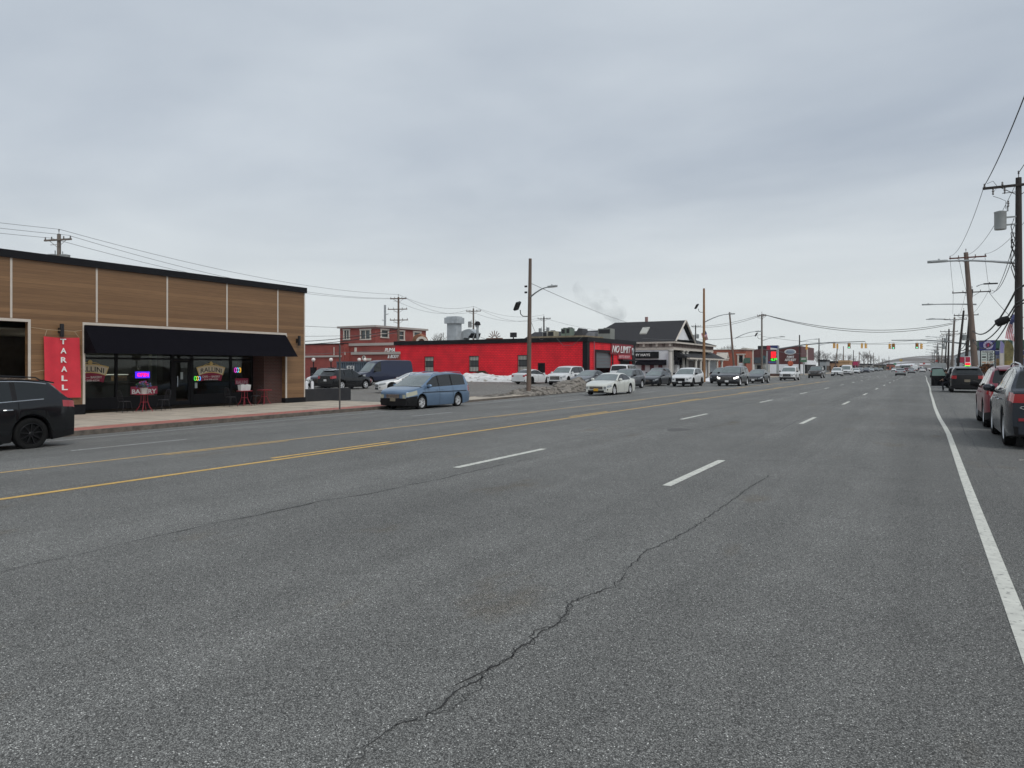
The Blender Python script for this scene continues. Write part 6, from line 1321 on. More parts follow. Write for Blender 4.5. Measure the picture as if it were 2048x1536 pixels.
def feather(px, Y, h, w, cols, label):
    x = xat(px, Y); o = empty('feather_flag', (x, Y, 0), 0, label, 'flag', 'feather flags at the gas station')
    b = MB(); b.tube([(0, 0, 0), (0, 0, h*.8), (.12*w, 0, h*.95), (.5*w, 0, h)], .025, 5); b.build('staff', M_GREYP, o)
    b = MB(); n = 16
    for i in range(n):
        z0, z1 = .5+(h-.6)*i/n, .5+(h-.6)*(i+1)/n
        f = lambda z: w*min(1, .55+.5*z/h)*(math.sqrt(max(0, 1-((z/h-.72)/.27)**2)) if z > .72*h else 1)
        b.add([(.02, 0, z0), (.02+f(z0), .05*math.sin(z0*3), z0), (.02+f(z1), .05*math.sin(z1*3), z1), (.02, 0, z1)], [(0, 1, 2, 3)], (i*len(cols))//n)
    b.build('cloth', cols, o)
feather(1999.5, 78, 4.1, .42, [mat('feather_orange', (.42, .20, .10), .8, var=.4), mat('feather_pale', (.5, .46, .42), .8), mat('feather_lilac', (.28, .26, .48), .8)], 'pale lilac and orange feather flag right of the price board')
feather(2008, 72, 3.95, .72, [mat('feather_gold', (.22, .17, .05), .8, var=.5, vscale=3), mat('feather_olive', (.16, .14, .06), .8, var=.4)], 'wide gold and olive feather flag left of the tall dark pole')
x = xat(2027, 80); o = empty('flag_pole', (x, 80, 0), 0, 'slim white pole with a large limp striped flag beside the tall dark pole', 'flag pole'); b = MB(); b.tube([(0, 0, 0), (0, 0, zat(x, 80, 612))], [.09, .04], 8); b.build('pole', M_WHITEW, o, 40)
flag(o, Matrix.Translation((-.05, 0, zat(x, 80, 628))) @ Matrix.Rotation(R(180), 4, 'Z') @ Matrix.Rotation(R(68), 4, 'Y'), 2.3, .85, seed=4)
b = MB(); b.box(-.22, .22, -.12, .12, .3, 2.2); b.box(-.35, .35, -.05, .05, zat(x, 80, 704)-.3, zat(x, 80, 704)); b.build('cabinet', M_WHITEW, o)
# white workshop building and signs behind the poles
ws = empty('white_workshop', (12, 170, 0), 0, 'long low white building behind the right-hand utility poles', 'building')
wx0 = 7.6; b = PB(); b.box(wx0, 24, 142, 230, -.1, 4.7); b.build('wall', mat('workshop_white', (.50, .54, .56), .8, var=.12, vscale=.5), ws)
b = PB(); b.box(wx0-.1, 24.1, 141.9, 230.1, 4.7, 4.95); b.build('fascia', M_DARKMET, ws)
b = PB()
for yy in (148, 162, 180, 205): b.box(wx0-.06, wx0-.01, yy, yy+3, 1.0, 2.6)
b.box(xat(1912, 141.9), xat(1912, 141.9)+1.2, 141.92, 141.98, 2.4, 3.2); b.build('windows', M_GLASSD, ws)
Y_ = 92.0; s0, s1 = xat(1929.5, Y_), xat(1941.5, Y_); zz = lambda p: zat(s0, Y_, p)
o = empty('led_price_sign', (s0, Y_, 0), 0, 'small red and white price sign with lit red and green display above the black SUV', 'sign'); b = PB(); b.box(s0, s1, Y_, Y_+.2, zz(736.5), zz(713)); pn = b.build('panel', M_WHITEW, o)
b = PB(); b.box(s0+.06, s1-.06, Y_-.02, Y_, zz(724), zz(714)); b.build('red_panel', mat('crimson', (.42, .02, .06), .5), pn); b = PB(); b.box(s0+.06, s1-.06, Y_-.03, Y_, zz(730.5), zz(726)); b.build('red_display', LR, pn); b = PB(); b.box(s0-.03, s1-.06, Y_-.03, Y_, zz(736), zz(731)); b.build('green_display', LG, pn); b = PB(); b.box((s0+s1)/2-.06, (s0+s1)/2+.06, Y_+.03, Y_+.15, 0, zz(736.5)); b.build('post', M_GREYP, o)
x = xat(1925, 110); o = empty('roadside_sign', (x, 110, 0), 0, 'dark crimson square sign between the two leaning dark poles', 'sign'); b = MB(); b.box(-.28, .28, -.03, .03, zat(x, 110, 725), zat(x, 110, 714)); b.build('board', mat('crimson', (0, 0, 0)), o); b = MB(); b.box(-.04, .04, .03, .1, 0, zat(x, 110, 725)); b.build('post', M_GREYP, o)
x = xat(1946.5, 96); o = empty('roadside_sign', (x, 96, 0), 0, 'pale low board sign with red lettering strip right of the small price sign', 'sign'); b = MB(); b.box(-.55, .5, -.03, .03, zat(x, 96, 741), zat(x, 96, 731)); b.box(-.5, .45, -.05, -.03, zat(x, 96, 733.5), zat(x, 96, 732), 1); b.build('board', [M_WHITEW, mat('crimson', (0, 0, 0))], o); b = MB(); b.box(-.4, -.32, .03, .1, 0, 1.5); b.box(.3, .38, .03, .1, 0, 1.5); b.build('post', M_GREYP, o)

# ---------------------------------------------------------------- bare winter trees
def bare_tree_mesh(seed, h, depth=6, spread=.5):
    rnd = random.Random(seed); trunk = MB(); crown = MB()
    def grow(p, d, L_, r_, lev):
        q = p+d*L_; mid = p+d*L_*.5+Vector((rnd.uniform(-1, 1), rnd.uniform(-1, 1), 0))*L_*.06
        (trunk if lev < 2 else crown).tube([p, mid, q], [r_, r_*.85, r_*.7], 6 if lev < 2 else 3, 0, False)
        if lev >= depth: return
        for _ in range(3 if lev < 4 else 2):
            a = Vector((rnd.gauss(0, spread), rnd.gauss(0, spread), rnd.uniform(-.1, .35)))
            nd = (d+a).normalized(); grow(q, nd, L_*rnd.uniform(.62, .82), max(r_*.6, .018), lev+1)
    grow(Vector((0, 0, 0)), Vector((0, 0, 1)), h*.26, h*.022, 0)
    return trunk, crown
protos = []
for s_ in range(3):
    t, c = bare_tree_mesh(20+s_, 9.0, 6, .42+.06*s_)
    o = empty('bare_tree', (0, 0, 0), 0); t.build('trunk', M_TREE, o); c.build('crown', M_TREE, o); protos.append(o)
used = [False]*3
def tree(px, dpt, ztop_px, label, k, rz):
    x_, y_ = spot(px, dpt); hh = CH+(HY-ztop_px)*dpt/FPX
    o = protos[k] if not used[k] else copy_tree(protos[k]); used[k] = True
    o.location = (x_, y_, 0); o.rotation_euler = (0, 0, rz); s_ = hh/9.0; o.scale = (s_, s_, s_); tag(o, label, 'tree', 'bare winter trees')
for i, (px, dpt, zt_, lb) in enumerate(((884, 140, 655, 'bare tree behind the left part of the red building roof'), (1452, 170, 682, 'bare tree above the orange brick shop'), (1478, 168, 684, 'bare tree right of the leaning brown pole'), (1640, 330, 695, 'first bare tree from the left beyond the maroon building'),
        (1652, 300, 699, 'second bare tree from the left beyond the maroon building'), (1662, 320, 703, 'third bare tree beyond the maroon building'), (1678, 360, 702, 'bare tree above the tan shop'), (1695, 350, 703, 'bare tree above the ochre shop'), (1712, 380, 707, 'bare tree above the small maroon shop'),
        (1728, 300, 698, 'large bare tree beside the leaning far pole'), (1738, 330, 703, 'bare tree just right of the large far tree'), (1752, 400, 709, 'small bare tree over the long grey shop'), (1765, 480, 714, 'small bare tree near the foot of the hill'), (1630, 280, 701, 'bare tree touching the right edge of the maroon building'),
        (1884, 230, 703, 'bare tree among the far right poles'), (1874, 300, 706, 'bare tree left of the bunched right poles'), (1896, 200, 706, 'bare tree behind the dark right pole'))):
    tree(px, dpt, zt_, lb, i % 3, i*1.7)

# ---------------------------------------------------------------- hill and snow banks
hv = []; hf = []; nx_, ny_ = 90, 14
for j in range(ny_+1):
    for i in range(nx_+1):
        Y = 700+j*90; px = 1640+i*(760/nx_); X = xat(px, Y) if px < 1990 else xat(1990, Y)+(px-1990)*Y/500
        pr = lerp_pts([(1640, 734), (1720, 733), (1745, 729), (1770, 722), (1800, 716), (1830, 712.5), (1860, 711), (1930, 711), (2000, 713), (2200, 722), (2400, 734)], px)
        rise = min(1, (j/9.)**1.2); top_ = max(0, (HY-pr)*(-X*SY+1500*CY)/FPX+1.6)
        z = -1+(top_+1)*rise*(1+.03*noise.noise(Vector((X*.01, Y*.01, 0))))
        if j > 9: z = top_*(1-(j-9)*.03)
        hv.append((X, Y, z))
for j in range(ny_):
    for i in range(nx_): a = j*(nx_+1)+i; hf.append((a, a+1, a+nx_+2, a+nx_+1))
M_HILL = mat('hill_brush', (.135, .115, .10), .95, var=.25, vscale=.02, dirt=((.66, .68, .70), .02, .53), stretch=(.5, .5, 6))
tag(MB().add(hv, hf).build('hill', M_HILL, None, 60), kind='structure')
def snowbank(name, label, x0, x1, y0, y1, h, m, seed, res=.16, jag=.3):
    nx2, ny2 = int((x1-x0)/res), int((y1-y0)/res); v = []; f = []
    for j in range(ny2+1):
        for i in range(nx2+1):
            u, w_ = i/nx2, j/ny2; X = x0+(x1-x0)*u; Y = y0+(y1-y0)*w_
            e = max(0, 1-(abs(2*u-1))**4)*max(0, 1-(abs(2*w_-1))**2.2)
            n1 = noise.fractal(Vector((X*.5+seed, Y*.5, 0)), 1, 2, 3); n2 = noise.fractal(Vector((X*2.2, Y*2.2, seed)), .8, 2, 4)
            z = h*e**.6*(.75+.45*n1)+jag*.35*n2*min(1, e*3)
            v.append((X+n2*.1*min(1, e*3), Y, zg(X, Y)+.05+max(-.1, z-.02)))
    for j in range(ny2):
        for i in range(nx2): a = j*(nx2+1)+i; f.append((a, a+1, a+nx2+2, a+nx2+1))
    return tag(MB().add(v, f).build(name, m, None, 50), label, 'snow pile')
snowbank('snow_bank', 'long grey and white snow bank at the foot of the red wall', -48.3, -37.6, 67.0, 70.4, 1.12, M_SNOW, 3, .16, .14)
snowbank('snow_pile', 'low filthy snow pile around the foot of the weathered pole', -24.5, -22.3, 40.9, 46.2, .66, M_SNOWD, 9, .1, .2)
snowbank('snow_pile', 'taller filthy snow heap in front of the grey sedan', -24.3, -22.3, 46.4, 52.5, 1.0, M_SNOWD, 15, .1, .22)
snowbank('snow_pile', 'thin pale remnant of snow left of the weathered pole', -24.6, -22.9, 36.8, 40.8, .22, M_SNOWD, 19, .1, .2)
snowbank('snow_pile', 'small white snow pile at the foot of the bright tan pole', -22.9, -20.9, 84.4, 90.0, .65, M_SNOWW, 25, .15, .2)
b = MB(); b.lathe([(.001, .95), (.3, .95), (.34, .9), (.30, .5), (.34, .45), (.30, 0)], 14, 0, Matrix.Translation((-22.0, 86.2, 0)))
tag(b.build('trash_barrel', mat('rust_barrel', (.12, .06, .04), .8, var=.3), None, 40), 'rusty brown barrel beside the bright tan pole', 'barrel')

# ---------------------------------------------------------------- vehicles
WHITE = paint('white', (.66, .67, .67), .05, .3); PEARL = paint('pearl_white', (.62, .63, .58), .1, .3); BLACK = paint('black', (.010, .011, .013), .4, .2); CHAR = paint('charcoal', (.035, .038, .045), .5); GREY = paint('grey', (.11, .115, .125), .5)
BLUE = paint('powder_blue', (.135, .21, .315), .4, .3); NAVY = paint('navy', (.014, .02, .050), .3, .3); MAR = paint('maroon', (.20, .018, .035), .4); BROWN = paint('bronze_brown', (.060, .045, .040), .5); SLATE = paint('slate_blue_grey', (.028, .034, .046), .4, .22); SILV = paint('silver', (.36, .38, .39), .6)
vehicle('black_suv', 'suv', 'black SUV with black wheels cut off by the left edge, driving in the far lane', 'car', -18.72, 7.32, -90, BLACK, near=True, rim=M_BLKRIM, rails=True, spokes=9, chrome_side=True, over=dict(W=1.84, lhr=.15, lr=.3, R=.365), step=.05)
vehicle('blue_minivan', 'minivan', 'light blue minivan with dark front bumper parked by the kerb', 'car', -21.42, 28.46, -90, BLUE, near=True, bump_dark=True, clad=False, lamp=M_HEADY, plate_f=M_PLATEG, mould=True, rails=BLUE, step=.06)
vehicle('white_sedan', 'sedan', 'pearl white sedan with yellow front plate driving in the far lane', 'car', -18.17, 44.65, -90, PEARL, near=True, clad=False, plate_f=M_PLATEY, over=dict(L=5.0, wb=2.87, H=1.49, lhf=.16, lf=.5), spokes=5, step=.08)
vehicle('black_suv', 'suv', 'black SUV parked in the lot with its tailgate toward the wood building', 'car', -41.35, 44.0, 88, BLACK, near=True, rails=True, z=zg(-40, 44)+.1, step=.1)
vehicle('dark_suv', 'suv', 'dark SUV roof just visible behind the black SUV in the lot', 'car', *spot(652, 63), -60, CHAR, rails=True, z=zg(-40, 50)+.1, step=.2)
vehicle('white_car', 'suv', 'white car facing forward, half hidden behind the wood building corner', 'car', -45.9, 46.6, -78, WHITE, z=zg(-40, 44)+.1, near=True, step=.12)
vehicle('dark_blue_van', 'van', 'tall dark navy delivery van parked behind the black SUV', 'van', -47.3, 55.6, -104, NAVY, near=True, z=zg(-40, 57)+.1, clad=True, door=False, step=.12, over=dict(L=6.3, wb=3.9, H=2.42, top=[(0, .85), (.06, .98), (.3, 1.12), (.95, 1.25), (1.75, 2.1), (2.0, 2.28), (2.4, 2.38), (3.0, 2.42), (6.0, 2.42), (6.15, 2.34), (6.27, 1.5), (6.3, 1.0)], ws=(.95, 1.75), rw=(6.2, 6.24)))
vehicle('white_sedan', 'sedan', 'white sedan mostly hidden behind the blue minivan', 'car', -32.5, 41.2, -128, WHITE, near=True, clad=False, rim=M_BLKRIM, z=zg(-33, 43)+.1, step=.12)
vehicle('white_sedan', 'sedan', 'white sports sedan seen from behind, parked by the red wall behind the weathered pole', 'car', -33.9, 62.6, 84, WHITE, near=True, clad=False, rim=M_BLKRIM, z=zg(-33, 62)+.1, step=.12, rail=None) if False else vehicle('white_sedan', 'sedan', 'white sports sedan seen from behind, parked by the red wall behind the weathered pole', 'car', -33.9, 62.6, 84, WHITE, near=True, clad=False, rim=M_BLKRIM, z=zg(-33, 62)+.1, step=.12)
vehicle('white_suv', 'bigsuv', 'large white SUV facing the street between the sports sedan and the grey sedan', 'car', -29.5, 61.3, -90, WHITE, near=True, clad=False, z=zg(-29, 61)+.1, step=.12, rim=M_BLKRIM)
vehicle('grey_sedan', 'sedan', 'dark grey sedan behind the filthy snow heap', 'car', -25.3, 57.2, -90, GREY, near=True, clad=False, z=zg(-25, 57)+.1, step=.14)
vehicle('grey_suv', 'suv', 'dark grey SUV directly behind the pearl white sedan', 'car', -21.75, 57.0, -90, GREY, near=True, step=.14)
vehicle('white_pickup', 'boxsuv', 'boxy white SUV seen from behind near the second garage door', 'car', -27.3, 71.5, 92, WHITE, near=True, clad=False, step=.16, z=0)
vehicle('black_sedan', 'sedan', 'dark navy-black sedan between the grey SUV and the white crossover', 'car', -21.75, 64.6, -90, CHAR, near=True, clad=False, rim=M_BLKRIM, step=.14)
vehicle('dark_suv', 'suv', 'dark SUV roof seen behind the white crossover', 'car', -25.2, 75.5, -90, CHAR, step=.2)
vehicle('white_suv', 'suv', 'white crossover with dark oval grille in the far lane', 'car', -18.43, 63.6, -90, WHITE, near=True, plate_f=M_PLATEW, step=.14, rim=M_DARKMET, grm=M_DARKMET)
vehicle('grey_suv', 'bigsuv', 'dark grey SUV with lit headlights left of the grey-black sedan', 'car', -14.88, 65.7, -90, paint('gunmetal', (.06, .062, .07), .5), near=True, lamp=M_DRL, plate_f=M_PLATEW, step=.14)
vehicle('dark_suv', 'suv', 'dark car partly hidden behind the left side of the grey SUV with lit headlights', 'car', -18.6, 77.2, -90, CHAR, step=.2)
vehicle('grey_sedan', 'sedan', 'grey-black sedan following the SUV with lit headlights', 'car', -15.15, 78.1, -90, CHAR, near=True, plate_f=M_PLATEW, step=.16, over=dict(W=1.8))
vehicle('white_suv', 'bigsuv', 'white SUV with slotted black grille approaching alone left of the brown pickup', 'car', -14.78, 96.6, -90, WHITE, near=True, step=.2, plate_f=None, over=dict(L=4.8, W=1.94, H=1.76))
vehicle('brown_pickup', 'pickup', 'dark brown pickup truck approaching in the distance', 'truck', -14.45, 120.6, -90, BROWN, near=True, step=.2, over=dict(R=.42))
vehicle('white_suv', 'suv', 'white crossover approaching right of the brown pickup', 'car', -14.15, 148.2, -90, WHITE, step=.25, plate_f=M_PLATEW)
vehicle('white_van', 'van', 'white van approaching right of the distant white crossover', 'van', -14.4, 170.6, -90, WHITE, step=.3, over=dict(L=5.6, wb=3.4, H=2.2, top=[(0, .85), (.06, .98), (.3, 1.12), (.95, 1.2), (1.7, 1.95), (2.1, 2.14), (2.5, 2.2), (5.4, 2.18), (5.55, 1.6), (5.6, 1.0)], ws=(.95, 1.7), rw=(5.45, 5.5)))
# cars of the far lots and lanes
rowc = [(-15.2, 186, WHITE, 'sedan', 'small white car first in the far left row'), (-16.8, 196, SILV, 'sedan', 'silver car second in the far left row'), (-17.2, 206, CHAR, 'suv', 'charcoal SUV third in the far left row'), (-15.6, 212, WHITE, 'sedan', 'white sedan fourth in the far left row'), (-17.8, 222, SLATE, 'suv', 'slate SUV fifth in the far left row'), (-16.2, 232, NAVY, 'sedan', 'navy sedan sixth in the far left row'), (-17.6, 243, GREY, 'suv', 'grey SUV seventh in the far left row'),
        (-15.8, 256, NAVY, 'suv', 'navy SUV eighth in the far left row'), (-17, 268, CHAR, 'sedan', 'charcoal sedan ninth in the far left row'), (-19.5, 285, SILV, 'suv', 'silver SUV tenth in the far left row'), (-18.6, 298, GREY, 'sedan', 'grey sedan eleventh in the far left row'), (-17.5, 312, SILV, 'sedan', 'silver sedan twelfth in the far left row'), (-18.8, 328, CHAR, 'suv', 'charcoal SUV thirteenth in the far left row'),
        (-17.6, 345, GREY, 'suv', 'grey SUV fourteenth in the far left row'), (-18.5, 365, WHITE, 'sedan', 'white sedan fifteenth in the far left row'), (-17.5, 385, CHAR, 'sedan', 'charcoal sedan sixteenth in the far left row')]
for x_, y_, p_, k_, lb in rowc: vehicle('parked_car', k_, lb, 'car', x_, y_, -90, p_, step=.35, group='cars in the far left row')
for px, dpt, p_, k_, lb, hd in ((1801, 139, SILV, 'sedan', 'silver car driving away in the middle of the road, nearest of those leaving', 90), (1823, 192, SILV, 'sedan', 'silver sedan driving away right of the nearest leaving car', 90), (1813, 260, MAR, 'suv', 'maroon SUV driving away between the two nearest leaving cars', 90), (1830, 290, WHITE, 'van', 'white van driving away beyond the silver sedans', 90),
                        (1845, 236, WHITE, 'sedan', 'white car driving away near the edge line', 90), (1788, 300, WHITE, 'sedan', 'white car approaching far down the left lanes', -90), (1836, 380, CHAR, 'suv', 'small dark car far down the road', 90), (1850, 340, GREY, 'suv', 'tiny grey car far down the right lane', 90)):
    x_, y_ = spot(px, dpt); vehicle('moving_car' if k_ != 'van' else 'white_van', k_, lb, 'car' if k_ != 'van' else 'van', x_, y_, hd, p_, step=.3, group='cars driving down the road')
# box truck on the right
x_, y_ = 2.35, 150.; bt = empty('box_truck', (x_, y_, 0), 0, 'pale grey box truck parked on the right beyond the open car door', 'truck')
b = MB(); b.box(-1.15, 1.15, -2.6, 2.4, .8, 2.35); b.box(-1.19, 1.19, -2.64, -2.55, .75, 2.4, 1); b.build('cargo_box', [mat('truck_grey', (.34, .38, .38), .6, var=.15), M_GREYP], bt)
b = MB(); b.box(-1.0, 1.0, 2.45, 4.1, .5, 2.1); b.build('cab', M_GREYP, bt); b = MB(); b.box(-1.1, 1.1, -2.75, -2.55, .45, .62); b.build('rear_bumper', M_DARKMET, bt)
for yy in (-1.5, 3.2):
    for sd in (-1, 1): b = MB(); b.lathe([(.001, -.13), (.42, -.13), (.42, .13), (.001, .13)], 16, 0, Matrix.Translation((sd*.95, yy, .42)) @ Matrix.Rotation(PI/2, 4, 'Y')); b.build('wheel', M_RUBBER, bt, 40)
for sd in (-1, 1): b = MB(); b.box(sd*1.0-.08, sd*1.0+.08, -2.68, -2.64, .8, .95); b.build('taillight', M_TAIL, bt)
vehicle('grey_suv', 'suv', 'small grey SUV parked behind the pale box truck', 'car', 1.9, 132.5, 90, GREY, step=.3)
# right foreground cars
vehicle('slate_suv', 'suv', 'slate grey SUV with red tail lamps cut off by the right edge', 'car', 2.36, 19.15, 90, SLATE, near=True, clad=False, chrome_side=True, rails=M_CHROME, spokes=5, over=dict(L=4.66, W=1.9, H=1.66, wb=2.82, fo=.89, lhr=.17, lr=.24, rr=.9, R=.37), step=.05)
vehicle('red_suv', 'suv', 'dark red SUV parked in front of the slate grey SUV', 'car', 2.28, 24.15, 90, MAR, near=True, step=.07, rails=True, over=dict(L=4.3, W=1.8, H=1.66, wb=2.56, fo=.87, lhr=.24, lr=.2, rr=.86, ws=(1.1, 1.85), rw=(3.86, 4.18), top=[(0, .74), (.05, .84), (.22, .93), (.7, 1.02), (1.1, 1.09), (1.85, 1.55), (2.1, 1.635), (2.6, 1.66), (3.4, 1.64), (3.7, 1.60), (3.86, 1.56), (4.18, 1.18), (4.25, 1.16), (4.3, 1.11)], panes=[(1.4, 2.15), (2.23, 3.0), (3.1, 3.7)]), rear_text=None)
o = bpy.data.objects['slate_suv']
ptext('badge', 'Q5', M_CHROME, (1.62, 19.15-2.33-.006, .78), (1, 0, 0), (0, 0, 1), .2, .075, o, depth=.01, bold=.02)
b = PB(); b.box(1.60, 3.12, 16.80, 16.84, .56, .615); b.build('reflector', M_REDREF, o)
b = PB(); b.tube([(1.8, 16.80, .34), (1.95, 16.79, .43), (2.77, 16.79, .43), (2.92, 16.80, .34)], .02, 6); b.tube([(1.8, 16.80, .34), (2.92, 16.80, .34)], .012, 6); b.build('exhaust_trim', M_CHROME, o)
tc = vehicle('black_suv', 'suv', 'black SUV with its left front door standing open, parked on the right', 'car', 2.42, 55.4, 90, BLACK, near=True, step=.1, rails=M_CHROME, plate_r=M_PLATEG, rim=M_ALLOY, spokes=9)
# open door, hinged near the A pillar
b = PB(); b.box(1.475, 1.55, 55.35, 56.5, .34, 1.08); b.box(1.53, 1.62, 55.4, 56.2, 1.08, 1.5); b.build('dark_doorway_panel', M_TRIM, tc)  # solid black panel paints in the dark of the open doorway
dr = PB(); Td = Matrix.Translation((1.49, 56.55, 0)) @ Matrix.Rotation(R(180+8), 4, 'Z')     # local x points away from the car
dr.box(.0, 1.02, -.04, .04, .34, 1.03, 0, Td)
for a, b_ in (((.02, 1.03), (.34, 1.55)), ((.34, 1.55), (.96, 1.50)), ((.96, 1.50), (1.0, 1.03))):
    dr.tube([Td @ Vector((a[0], 0, a[1])), Td @ Vector((b_[0], 0, b_[1]))], .025, 5)
dro = dr.build('open_door', BLACK, tc)
g = PB(); g.add([(.06, 0, 1.04), (.36, 0, 1.52), (.94, 0, 1.48), (.98, 0, 1.04), (.06, .01, 1.04), (.36, .01, 1.52), (.94, .01, 1.48), (.98, .01, 1.04)], [(0, 1, 2, 3), (7, 6, 5, 4)], 0, Td); g.build('door_window', mat('greenish_glass', (.22, .32, .29), .1, coat=.5), dro)
vehicle('silver_suv', 'suv', 'silver and maroon SUV at the gas station between the black and dark red SUVs', 'car', 7.3, 66, 90, SILV, step=.3, near=True)
vehicle('dark_suv', 'suv', 'dark SUV ahead of the black SUV with the open door', 'car', 2.5, 66.5, 90, SLATE, step=.3)
vehicle('navy_suv', 'bigsuv', 'dark navy SUV roof behind the slate SUV beside the tall pole', 'car', 6.9, 44, 90, NAVY, step=.3, rails=M_CHROME)

# ---------------------------------------------------------------- person stepping out behind the open door
def person(x, y, rz):
    J = {'pelvis': (-.22, 0, .66), 'chest': (-.16, 0, 1.0), 'neck': (-.08, 0, 1.20), 'head': (-.02, 0, 1.32), 'crown': (.0, 0, 1.43),
         'shl': (-.12, .18, 1.13), 'ell': (-.0, .25, .92), 'wrl': (.16, .17, .80), 'shr': (-.12, -.18, 1.13), 'elr': (-.02, -.25, .92), 'wrr': (.13, -.17, .78),
         'hil': (-.20, .10, .64), 'knl': (.16, .12, .56), 'anl': (.14, .13, .09), 'tol': (.30, .15, .04), 'hir': (-.20, -.10, .64), 'knr': (.18, -.12, .56), 'anr': (.10, -.13, .09), 'tor': (.27, -.15, .04)}
    Rd = {'pelvis': .15, 'chest': .165, 'neck': .06, 'head': .10, 'crown': .075, 'shl': .075, 'ell': .05, 'wrl': .035, 'shr': .075, 'elr': .05, 'wrr': .035, 'hil': .10, 'knl': .065, 'anl': .045, 'tol': .035, 'hir': .10, 'knr': .065, 'anr': .045, 'tor': .035}
    E = [('pelvis', 'chest'), ('chest', 'neck'), ('neck', 'head'), ('head', 'crown'), ('chest', 'shl'), ('shl', 'ell'), ('ell', 'wrl'), ('chest', 'shr'), ('shr', 'elr'), ('elr', 'wrr'), ('pelvis', 'hil'), ('hil', 'knl'), ('knl', 'anl'), ('anl', 'tol'), ('pelvis', 'hir'), ('hir', 'knr'), ('knr', 'anr'), ('anr', 'tor')]
    for sd, wn in (('l', 'wrl'), ('r', 'wrr')):
        w_ = Vector(J[wn]); f_ = Vector((.7, 0, -.3)).normalized() if sd == 'l' else Vector((.1, 0, -1)).normalized()
        s_ = Vector((0, 1, 0)) if sd == 'l' else Vector((0, -1, 0)); pm_ = w_+f_*.07; J['palm'+sd] = tuple(pm_); Rd['palm'+sd] = .03; E.append((wn, 'palm'+sd))
        for k, (o_, L_) in enumerate(((-.03, .075), (-.01, .09), (.01, .085), (.03, .065))):
            a = pm_+s_*o_+f_*.03; bq = a+f_*L_*.6+Vector((0, 0, -.01)); cq = bq+f_*L_*.3+Vector((0, 0, -.03))
            for nm, p in (('a', a), ('b', bq), ('c', cq)): J[f'{sd}{k}{nm}'] = tuple(p); Rd[f'{sd}{k}{nm}'] = .009
            E += [('palm'+sd, f'{sd}{k}a'), (f'{sd}{k}a', f'{sd}{k}b'), (f'{sd}{k}b', f'{sd}{k}c')]
        a = w_+f_*.04-s_*.035; bq = a+f_*.03-s_*.03; J[sd+'ta'] = tuple(a); J[sd+'tb'] = tuple(bq); Rd[sd+'ta'] = .012; Rd[sd+'tb'] = .009; E += [(wn, sd+'ta'), (sd+'ta', sd+'tb')]
    ks = list(J); me = bpy.data.meshes.new('person'); me.from_pydata([J[k] for k in ks], [(ks.index(a), ks.index(b_)) for a, b_ in E], [])
    o = bpy.data.objects.new('person', me); COL.objects.link(o)
    sk = o.modifiers.new('skin', 'SKIN'); o.modifiers.new('sub', 'SUBSURF').levels = 1
    for i, k in enumerate(ks): me.skin_vertices[0].data[i].radius = (Rd[k], Rd[k])
    me.skin_vertices[0].data[0].use_root = True
    dg = bpy.context.evaluated_depsgraph_get(); m2 = bpy.data.meshes.new_from_object(o.evaluated_get(dg)); o.modifiers.clear(); o.data = m2
    for m_ in (mat('dark_coat', (.02, .02, .024), .85), mat('dark_trousers', (.015, .016, .022), .9), mat('skin_tone', (.42, .26, .19), .6), mat('pale_shoe', (.45, .44, .42), .6)): m2.materials.append(m_)
    for p in m2.polygons:
        z = p.center.z; p.material_index = 3 if z < .10 else 2 if (z > 1.22 or (p.center.x > .13 and z > .66)) else 1 if z < .70 else 0
    m2.shade_smooth(); o.location = (x, y, .0); o.rotation_euler = (0, 0, rz)
    h_ = MB(); h_.lathe([(.001, .13), (.07, .115), (.105, .05), (.108, -.02), (.10, -.06), (.085, -.03)], 16, 0, Matrix.Translation((-.02, 0, 1.355))); h_.build('hair', mat('dark_hair', (.02, .015, .012), .8), o, 60)
    fc = MB()
    for s_ in (-1, 1): fc.lathe([(.001, .012), (.012, .006), (.014, 0)], 8, 0, Matrix.Translation((.078, s_*.032, 1.34)) @ Matrix.Rotation(PI/2, 4, 'Y')); fc.lathe([(.001, .01), (.02, .006), (.03, 0)], 8, 1, Matrix.Translation((-.02, s_*.098, 1.32)) @ Matrix.Rotation(-s_*PI/2, 4, 'X'))
    fc.add([(.078, -.014, 1.295), (.078, .014, 1.295), (.076, 0, 1.335), (.105, 0, 1.30)], [(0, 1, 3), (1, 2, 3), (2, 0, 3)], 1); fc.box(.068, .078, -.025, .025, 1.265, 1.273, 0)
    fc.build('face_features', [M_TRIM, mat('skin_tone', (0, 0, 0))], o)
    return tag(o, 'person in dark clothes sitting sideways with feet out beside the open SUV door', 'person')
person(1.30, 55.75, R(180))

# ---------------------------------------------------------------- unseen building added across the street for dark window reflections
ox = empty('added_reflection_building', (18, 0, 0), 0, 'unseen brick building added across the street for the shop and car windows to reflect', 'building')
b = PB(); b.box(14, 26, -60, 36, -.1, 5.6); b.build('wall', M_REST, ox); b = PB(); b.box(13.85, 26.1, -60.1, 36.1, 5.6, 6.0); b.build('parapet', M_BLACK, ox)
b = PB(); yy = -58
while yy < 34: b.box(13.94, 13.99, yy, yy+3.6, .4, 2.9); yy += 5
b.build('windows', M_GLASSD, ox)
